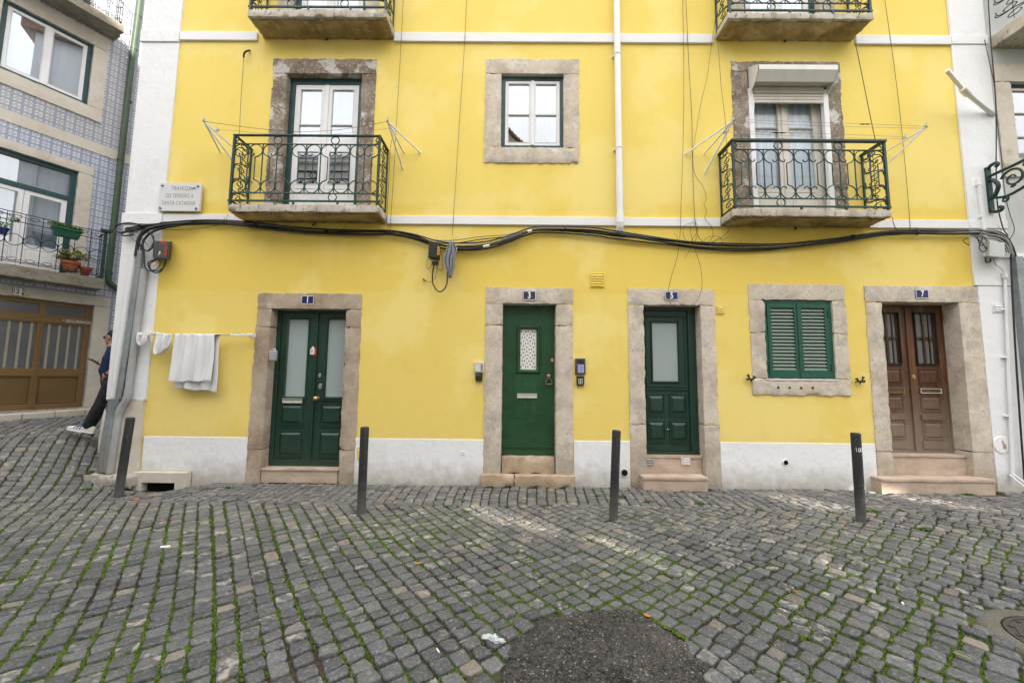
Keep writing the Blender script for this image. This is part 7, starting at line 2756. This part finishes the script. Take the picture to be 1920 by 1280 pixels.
weeds = [((425, 914), .055, 'weed tuft on the setts right of the stone drain box'), ((1123, 930), .05, 'larger weed tuft left of the third bollard'),
         ((1168, 932), .06, 'weed tuft just right of the third bollard'), ((1636, 960), .065, 'weed tuft at the foot of the stickered bollard'),
         ((1726, 914), .06, 'spreading weed along the foot of the step of door 7'), ((1766, 974), .05, 'weed tuft alone on the setts at the right, below door 7'),
         ((1733, 992), .055, 'long flat weed patch at the right, below the lone tuft'), ((1880, 915), .06, 'weed tuft at the right end of the step of door 7'),
         ((1818, 928), .06, 'weed tuft between the step of door 7 and the right edge'), ((1424, 957), .055, 'weed tuft on the setts below the shuttered window'),
         ((1313, 944), .05, 'weed tuft on the setts below door 5'), ((863, 938), .05, 'small weed tuft on the footway edge left of door 3'),
         ((875, 960), .05, 'weed tuft in the setts below and left of door 3'), ((1342, 901), .05, 'weed tuft in the corner right of the step of door 5'),
         ((161, 918), .06, 'weed tuft left of the leaning bollard'), ((1003, 905), .035, 'tiny weed sprig at the foot of the step of door 3'), ((1862, 1000), .05, 'weed tuft near the right edge of the setts'),
         ((1215, 940), .04, 'tiny weed sprig on the footway right of the third bollard'), ((848, 950), .06, 'mossy weed patch at the edge of the footway')]
for (px, py), r, lab in weeds:
    g = G(px, py)
    mb = MB()
    n = int(60 + r * 900)
    for i in range(n):
        an, q = rng.uniform(0, 6.28), r * math.sqrt(rng.random())
        p = Vector((g.x + q * math.cos(an) * 1.5, g.y + q * math.sin(an) * .9, g.z - .01))
        h = r * rng.uniform(.25, .75) * (1.1 - q / r * .5)
        tip = p + Vector((rng.gauss(0, .5) * h, rng.gauss(0, .5) * h, h))
        w = Vector((rng.uniform(-1, 1), rng.uniform(-1, 1), 0)).normalized() * (.006 + .06 * r)
        m_ = p.lerp(tip, .6)
        mb.add([p - w * .3, m_ - w, tip, m_ + w, p + w * .3], [(0, 1, 2, 3, 4)])
    solo(mb, 'weed', 'weed_green', lab, 'weed', 'small weeds growing among the setts', smooth=None)

# ------------------------------------------------------------------ litter
g = G(921, 1203)
mb = MB()
def lump(cx_, cy_, rx, ry, rz, sd):
    rg = np.random.RandomState(sd)
    prof = [(max(.02, math.cos(a)), math.sin(a)) for a in np.linspace(-math.pi / 2, math.pi / 2, 9)]
    o_ = len(mb.v)
    mb.lathe(prof, (0, 0, 0), 'z', 14)
    for q in range(o_, len(mb.v)):
        x, y, z = mb.v[q]
        k_ = 1 + .30 * math.sin(4 * x + 6 * z + sd) * math.cos(5 * y - 3 * z) + rg.normal(0, .12)
        mb.v[q] = (g.x + cx_ + x * rx * k_, g.y + cy_ + y * ry * k_, g.z + rz + z * rz * k_)
lump(-.025, .022, .034, .020, .014, 1)
lump(.012, .004, .026, .022, .018, 2)
lump(.044, -.014, .036, .018, .014, 3)
o = solo(mb, 'tissue', 'tissue', 'crumpled pale tissue lying beside the asphalt patch', 'tissue', smooth=180)
def bit(px, py, L_, r, an, mat, name, label, cat, z=.012):
    g = G(px, py)
    mb = MB()
    d = Vector((math.cos(an), math.sin(an), .05)) * (L_ / 2)
    mb.tube([g - d + Vector((0, 0, z)), g + d + Vector((0, 0, z))], r, 8)
    solo(mb, name, mat, label, cat, smooth=50)
bit(821, 1223, .035, .004, 2.2, 'print_white', 'cigarette_end', 'white cigarette end between the setts left of the asphalt patch', 'cigarette end')
bit(868, 1205, .045, .002, .5, 'wire_pale', 'matchstick', 'pale thin stick left of the crumpled tissue', 'stick')
bit(1790, 1036, .20, .004, .25, 'twig', 'twig', 'dark twig on the setts at the right', 'twig')
bit(1805, 1233, .07, .006, -1.1, 'leaf_olive', 'grass_blade', 'yellow-green blade of grass in a joint near the manhole', 'grass blade')
bit(310, 1027, .075, .012, .1, 'print_white', 'paper_scrap', 'white paper scrap on the setts at the left', 'paper scrap', .010)
bit(1893 - 200, 1134, .03, .006, 1.0, 'print_white', 'paper_scrap', 'tiny white scrap near the manhole', 'paper scrap')
def fleaf(px, py, r, an, label):
    g = G(px, py)
    mb = MB()
    q = [(1, 0), (.5, .4), (-.2, .5), (-.8, .2), (-1, 0), (-.8, -.25), (-.2, -.45), (.5, -.35)]
    mb.add([(g.x + r * (x * math.cos(an) - y_ * math.sin(an)), g.y + r * (x * math.sin(an) + y_ * math.cos(an)), g.z + .012 + .3 * r * x * x) for x, y_ in q], [tuple(range(8))])
    o = solo(mb, 'dry_leaf', 'dry_leaf', label, 'leaf', 'fallen dry leaves', smooth=None)
    s = o.modifiers.new('thick', 'SOLIDIFY')
    s.thickness = .0015
for px, py, r, lab in ((1491, 1111, .016, 'orange dry leaf on the setts right of the asphalt patch'), (1214, 1157, .028, 'rust dry leaf at the top right edge of the asphalt patch'),
                       (785, 1058, .03, 'rust dry leaf between setts left of centre'), (945, 978, .02, 'brown dry leaf between second and third bollards'), (1585, 992, .035, 'brown dry leaves scrap left of the stickered bollard'),
                       (254, 938, .05, 'orange dry leaf scrap right of the leaning bollard'), (303, 978, .02, 'small orange leaf on the setts at the left')):
    fleaf(px, py, r, rng.uniform(0, 6), lab)

# ------------------------------------------------------------------ the person leaning round the corner
YC = .45
def limb(mb, pts, rad, n=14):
    """tapered limb with rounded joints"""
    p = smoothpath(pts, 5) if len(pts) > 2 else [Vector(q) for q in pts]
    if len(pts) > 2:
        rr = []
        for i in range(len(rad) - 1):
            rr += [rad[i] + (rad[i + 1] - rad[i]) * k / 5 for k in range(5)]
        rr.append(rad[-1])
    else:
        rr = list(rad)
    mb.tube(p, rr, n)
    for q, r in ((p[0], rr[0]), (p[-1], rr[-1])):
        ball(mb, q, r)

def ball(mb, c, r, sx=1, sy=1, sz=1):
    prof = [(max(.0005, math.cos(a)), math.sin(a)) for a in np.linspace(-math.pi / 2, math.pi / 2, 9)]
    o = len(mb.v)
    mb.lathe([(rr, h) for rr, h in prof], (0, 0, 0), 'z', 14)
    for i in range(o, len(mb.v)):
        x, y, z = mb.v[i]
        mb.v[i] = (c[0] + x * r * sx, c[1] + y * r * sy, c[2] + z * r * sz)

def fuse(o, voxel, smooth=4):
    m_ = o.modifiers.new('fuse', 'REMESH')
    m_.mode = 'VOXEL'
    m_.voxel_size = voxel
    m_.use_smooth_shade = True
    s = o.modifiers.new('relax', 'SMOOTH')
    s.iterations = smooth
    s.factor = .5
    return o
foot_g = P(160, 812, .40)
per = thing('person', 'man in a navy shirt, dark trousers and sunglasses leaning at the house corner', 'person', (P(209, 715, YC).x, YC, float(gz(-6.6, YC))))
H_ = lambda px, py, Y=YC: P(px, py, Y)
head = H_(211.5, 632.5)
neck = H_(213, 651)
chest = H_(214, 672)
belly = H_(210.5, 694)
pelv = H_(211, 714)
nsh, fsh = H_(214.5, 662, YC - .17), H_(213, 662, YC + .18)
nel, fel = H_(216, 688, YC - .24), H_(208, 688, YC + .22)
nwr, fwr = H_(200, 702, YC - .20), H_(197, 681.5, YC + .10)
nhip, fhip = H_(211.5, 717, YC - .09), H_(212, 717, YC + .10)
nkn, nan = H_(190, 757, YC - .08), H_(166.5, 797, YC - .06)
fkn, fan = H_(216, 760, YC + .10), H_(220, 803, YC + .12)
mb = MB()
ball(mb, head + Vector((.012, 0, .022)), .098, 1.0, .80, 1.04)        # skull
ball(mb, head + Vector((-.040, 0, -.030)), .066, 1.0, .86, 1.25)      # face
ball(mb, head + Vector((-.062, 0, -.085)), .034, 1.0, 1.1, .9)        # chin
limb(mb, [head + Vector((-.092, 0, .010)), head + Vector((-.118, 0, -.028))], (.010, .015))   # nose
ball(mb, head + Vector((-.105, 0, -.056)), .012, .7, 1.6, .6)         # lips
ball(mb, head + Vector((-.088, 0, .018)), .022, .8, 2.3, .6)          # brow
for sg in (-1, 1):
    ball(mb, head + Vector((.012, sg * .080, -.012)), .028, .75, .35, 1.15)   # ears
limb(mb, [head + Vector((.012, 0, -.05)), neck], (.056, .060))
limb(mb, [neck, chest, belly, pelv], (.075, .12, .12, .115))
for s_, e_, w_ in ((nsh, nel, nwr), (fsh, fel, fwr)):
    limb(mb, [neck.lerp(s_, .3), s_], (.06, .055))
    limb(mb, [s_, e_, w_], (.052, .040, .028))
for h_, k_, a_ in ((nhip, nkn, nan), (fhip, fkn, fan)):
    limb(mb, [h_, k_, a_], (.085, .055, .040))
    limb(mb, [a_, a_ + Vector((-.06, 0, -.05)), a_ + Vector((-.15, 0, -.055))], (.036, .034, .026))
# near hand, resting on the hip
pd = (H_(193, 709, YC - .17) - nwr).normalized()
palm = nwr + pd * .045
limb(mb, [nwr, palm], (.028, .036))
for k, (o_, l_) in enumerate(((-.030, .072), (-.010, .080), (.010, .074), (.028, .058))):
    b0 = palm + Vector((.0, o_ * .35, o_ * .9)) + pd * .02
    limb(mb, [b0, b0 + pd * l_ * .55, b0 + pd * l_ * .8 + Vector((.02, .012, -.018))], (.0095, .009, .0075), 8)
limb(mb, [palm + Vector((-.01, -.015, .028)), palm + pd * .03 + Vector((-.012, -.01, .052))], (.012, .009), 8)
# far hand, palm up under the phone
pe, pf = P(189, 683, YC + .06), P(168, 672.5, YC + .06)
ud = (pf - pe).normalized()
palm2 = fwr + (pe - fwr) * .4 + Vector((0, 0, -.004))
limb(mb, [fwr, palm2 + ud * .03], (.028, .034))
nn_ = Vector((0, -1, 0))
for k in range(4):
    b0 = palm2 + ud * (.035 + .021 * k * .8) + Vector((0, .03, -.022))
    limb(mb, [b0, b0 + Vector((-.012, -.045, -.010)), b0 + Vector((-.016, -.075, .012))], (.0095, .009, .0075), 8)
limb(mb, [palm2 + Vector((0, -.02, .014)), palm2 + ud * .035 + Vector((0, -.012, .034)), palm2 + ud * .07 + Vector((0, .0, .034))], (.013, .011, .009), 8)
fuse(part(mb, 'body', 'skin', per, smooth=180), .0055, 3)
mb = MB()
limb(mb, [neck + Vector((.01, 0, -.03)), chest, belly, pelv + Vector((0, 0, .02))], (.088, .142, .145, .138))
for sg, s_ in ((-1, nsh), (1, fsh)):
    limb(mb, [neck.lerp(s_, .45) + Vector((0, 0, -.01)), s_], (.075, .068))
limb(mb, [nsh, nsh.lerp(nel, .85)], (.070, .062))
limb(mb, [fsh, fsh.lerp(fel, .85)], (.070, .062))
for z_ in (.0,):
    ball(mb, belly + Vector((-.03, 0, 0)), .13, 1.0, 1.15, 1.1)
fuse(part(mb, 'shirt', 'navy_cotton', per, smooth=180), .010, 4)
mb = MB()
limb(mb, [pelv + Vector((0, 0, .03)), (nhip + fhip) / 2 + Vector((0, 0, -.02))], (.145, .140))
limb(mb, [nhip, nhip.lerp(nkn, .5), nkn, nkn.lerp(nan, .55), nan + Vector((.012, 0, .01))], (.112, .10, .088, .086, .080))
limb(mb, [fhip, fhip.lerp(fkn, .5), fkn, fkn.lerp(fan, .55), fan + Vector((.0, 0, .01))], (.112, .10, .088, .080, .074))
fuse(part(mb, 'trousers', 'charcoal_denim', per, smooth=180), .010, 3)
mb = MB()
ball(mb, head + Vector((.024, 0, .038)), .098, 1.0, .84, .96)
ball(mb, head + Vector((.065, 0, -.02)), .06, .8, 1.05, 1.1)
fuse(part(mb, 'hair', 'hair_dark', per, smooth=180), .008, 2)
mb = MB()
for sg in (-1, 1):
    mb.tube([head + Vector((-.088, sg * .062, .006)), head + Vector((-.03, sg * .083, .008)), head + Vector((.02, sg * .088, .002))], .005, 6)
    ball(mb, head + Vector((-.096, sg * .034, -.004)), .026, .35, 1.1, .85)
mb.tube([head + Vector((-.106, -.02, .004)), head + Vector((-.106, .02, .004))], .005, 6)
part(mb, 'sunglasses', 'lens_dark', per, smooth=60)
mb = MB()
wd = (nwr - nel).normalized()
mb.tube([nwr - wd * .035, nwr - wd * .005], .036, 14)
part(mb, 'watch', 'box_black', per, smooth=40)

def shoe(a, toe, heel, sole_y, width, name_, col):
    """loft from heel to toe"""
    ax_ = (toe - heel)
    L_ = ax_.length
    ax_.normalize()
    side = Vector((0, 1, 0))
    side = (side - ax_ * side.dot(ax_)).normalized()
    upv = ax_.cross(side)
    if upv.z < 0:
        upv = -upv
    secs = [(0.0, .55, .060), (.06, .75, .085), (.2, .82, .095), (.35, .85, .085), (.5, .95, .068), (.68, 1.0, .055), (.85, .86, .045), (.95, .6, .034), (1.0, .3, .020)]
    def loft(z0f, zf, wf, mb):
        vs, fs = [], []
        n = 10
        for (t_, w_, h_) in secs:
            c = heel + ax_ * (L_ * t_)
            for k in range(n + 1):
                an = math.pi * k / n
                vs.append(c + side * (math.cos(an) * width * w_ * wf) + upv * (z0f + (h_ * zf) * math.sin(an) ** .7))
        m_ = n + 1
        for i in range(len(secs) - 1):
            for k in range(n):
                fs.append((i * m_ + k, i * m_ + k + 1, (i + 1) * m_ + k + 1, (i + 1) * m_ + k))
            fs.append((i * m_ + n, i * m_, (i + 1) * m_, (i + 1) * m_ + n))
        fs.append(tuple(range(m_ - 1, -1, -1)))
        e = (len(secs) - 1) * m_
        fs.append(tuple(range(e, e + m_)))
        mb.add(vs, fs)
    mb = MB()
    loft(.018, 1.0, 1.0, mb)
    sh_ = part(mb, 'shoe', 'shoe_white', per, smooth=60)
    mb = MB()
    loft(0, .25, 1.08, mb)
    part(mb, 'sole', 'lace', sh_, smooth=60)
    mb = MB()
    for k in range(3):
        t_ = .42 + .10 * k
        c = heel + ax_ * (L_ * t_)
        pts = []
        for an in (8, 25, 45, 65, 85):
            wq = width * .98
            hq = .078 - .008 * k
            pts.append(c + ax_ * (.03 * (1 - an / 85)) - side * (math.cos(R(an)) * wq * .92 + .002) + upv * (.020 + hq * math.sin(R(an)) ** .7))
        mb.tube(pts, .0085, 6, flat=1.0)
    part(mb, 'stripes', 'print_blue', sh_, smooth=60)
shoe(nan, H_(126, 804, YC - .07), H_(178, 812, YC - .07), 0, .050, 'shoe', 'shoe_white')
fg = fan + Vector((.05, 0, -.08))
shoe(fan, fg + Vector((-.29, 0, 0)), fg, 0, .050, 'shoe', 'shoe_white')
mb = MB()
q_ = ud.cross(Vector((0, 1, 0))).normalized()
if q_.z < 0:
    q_ = -q_
s_ = Vector((0, .036, 0))
e0, e1 = pe + ud * .01, pf
th = q_ * .005
mb.hexa([e0 - s_ - th, e1 - s_ - th, e1 - s_ + th, e0 - s_ + th], [e0 + s_ - th, e1 + s_ - th, e1 + s_ + th, e0 + s_ + th])
solo(mb, 'smartphone', 'box_black', 'black smartphone held out in the hand of the man at the corner', 'phone', smooth=None, bevel=.003)
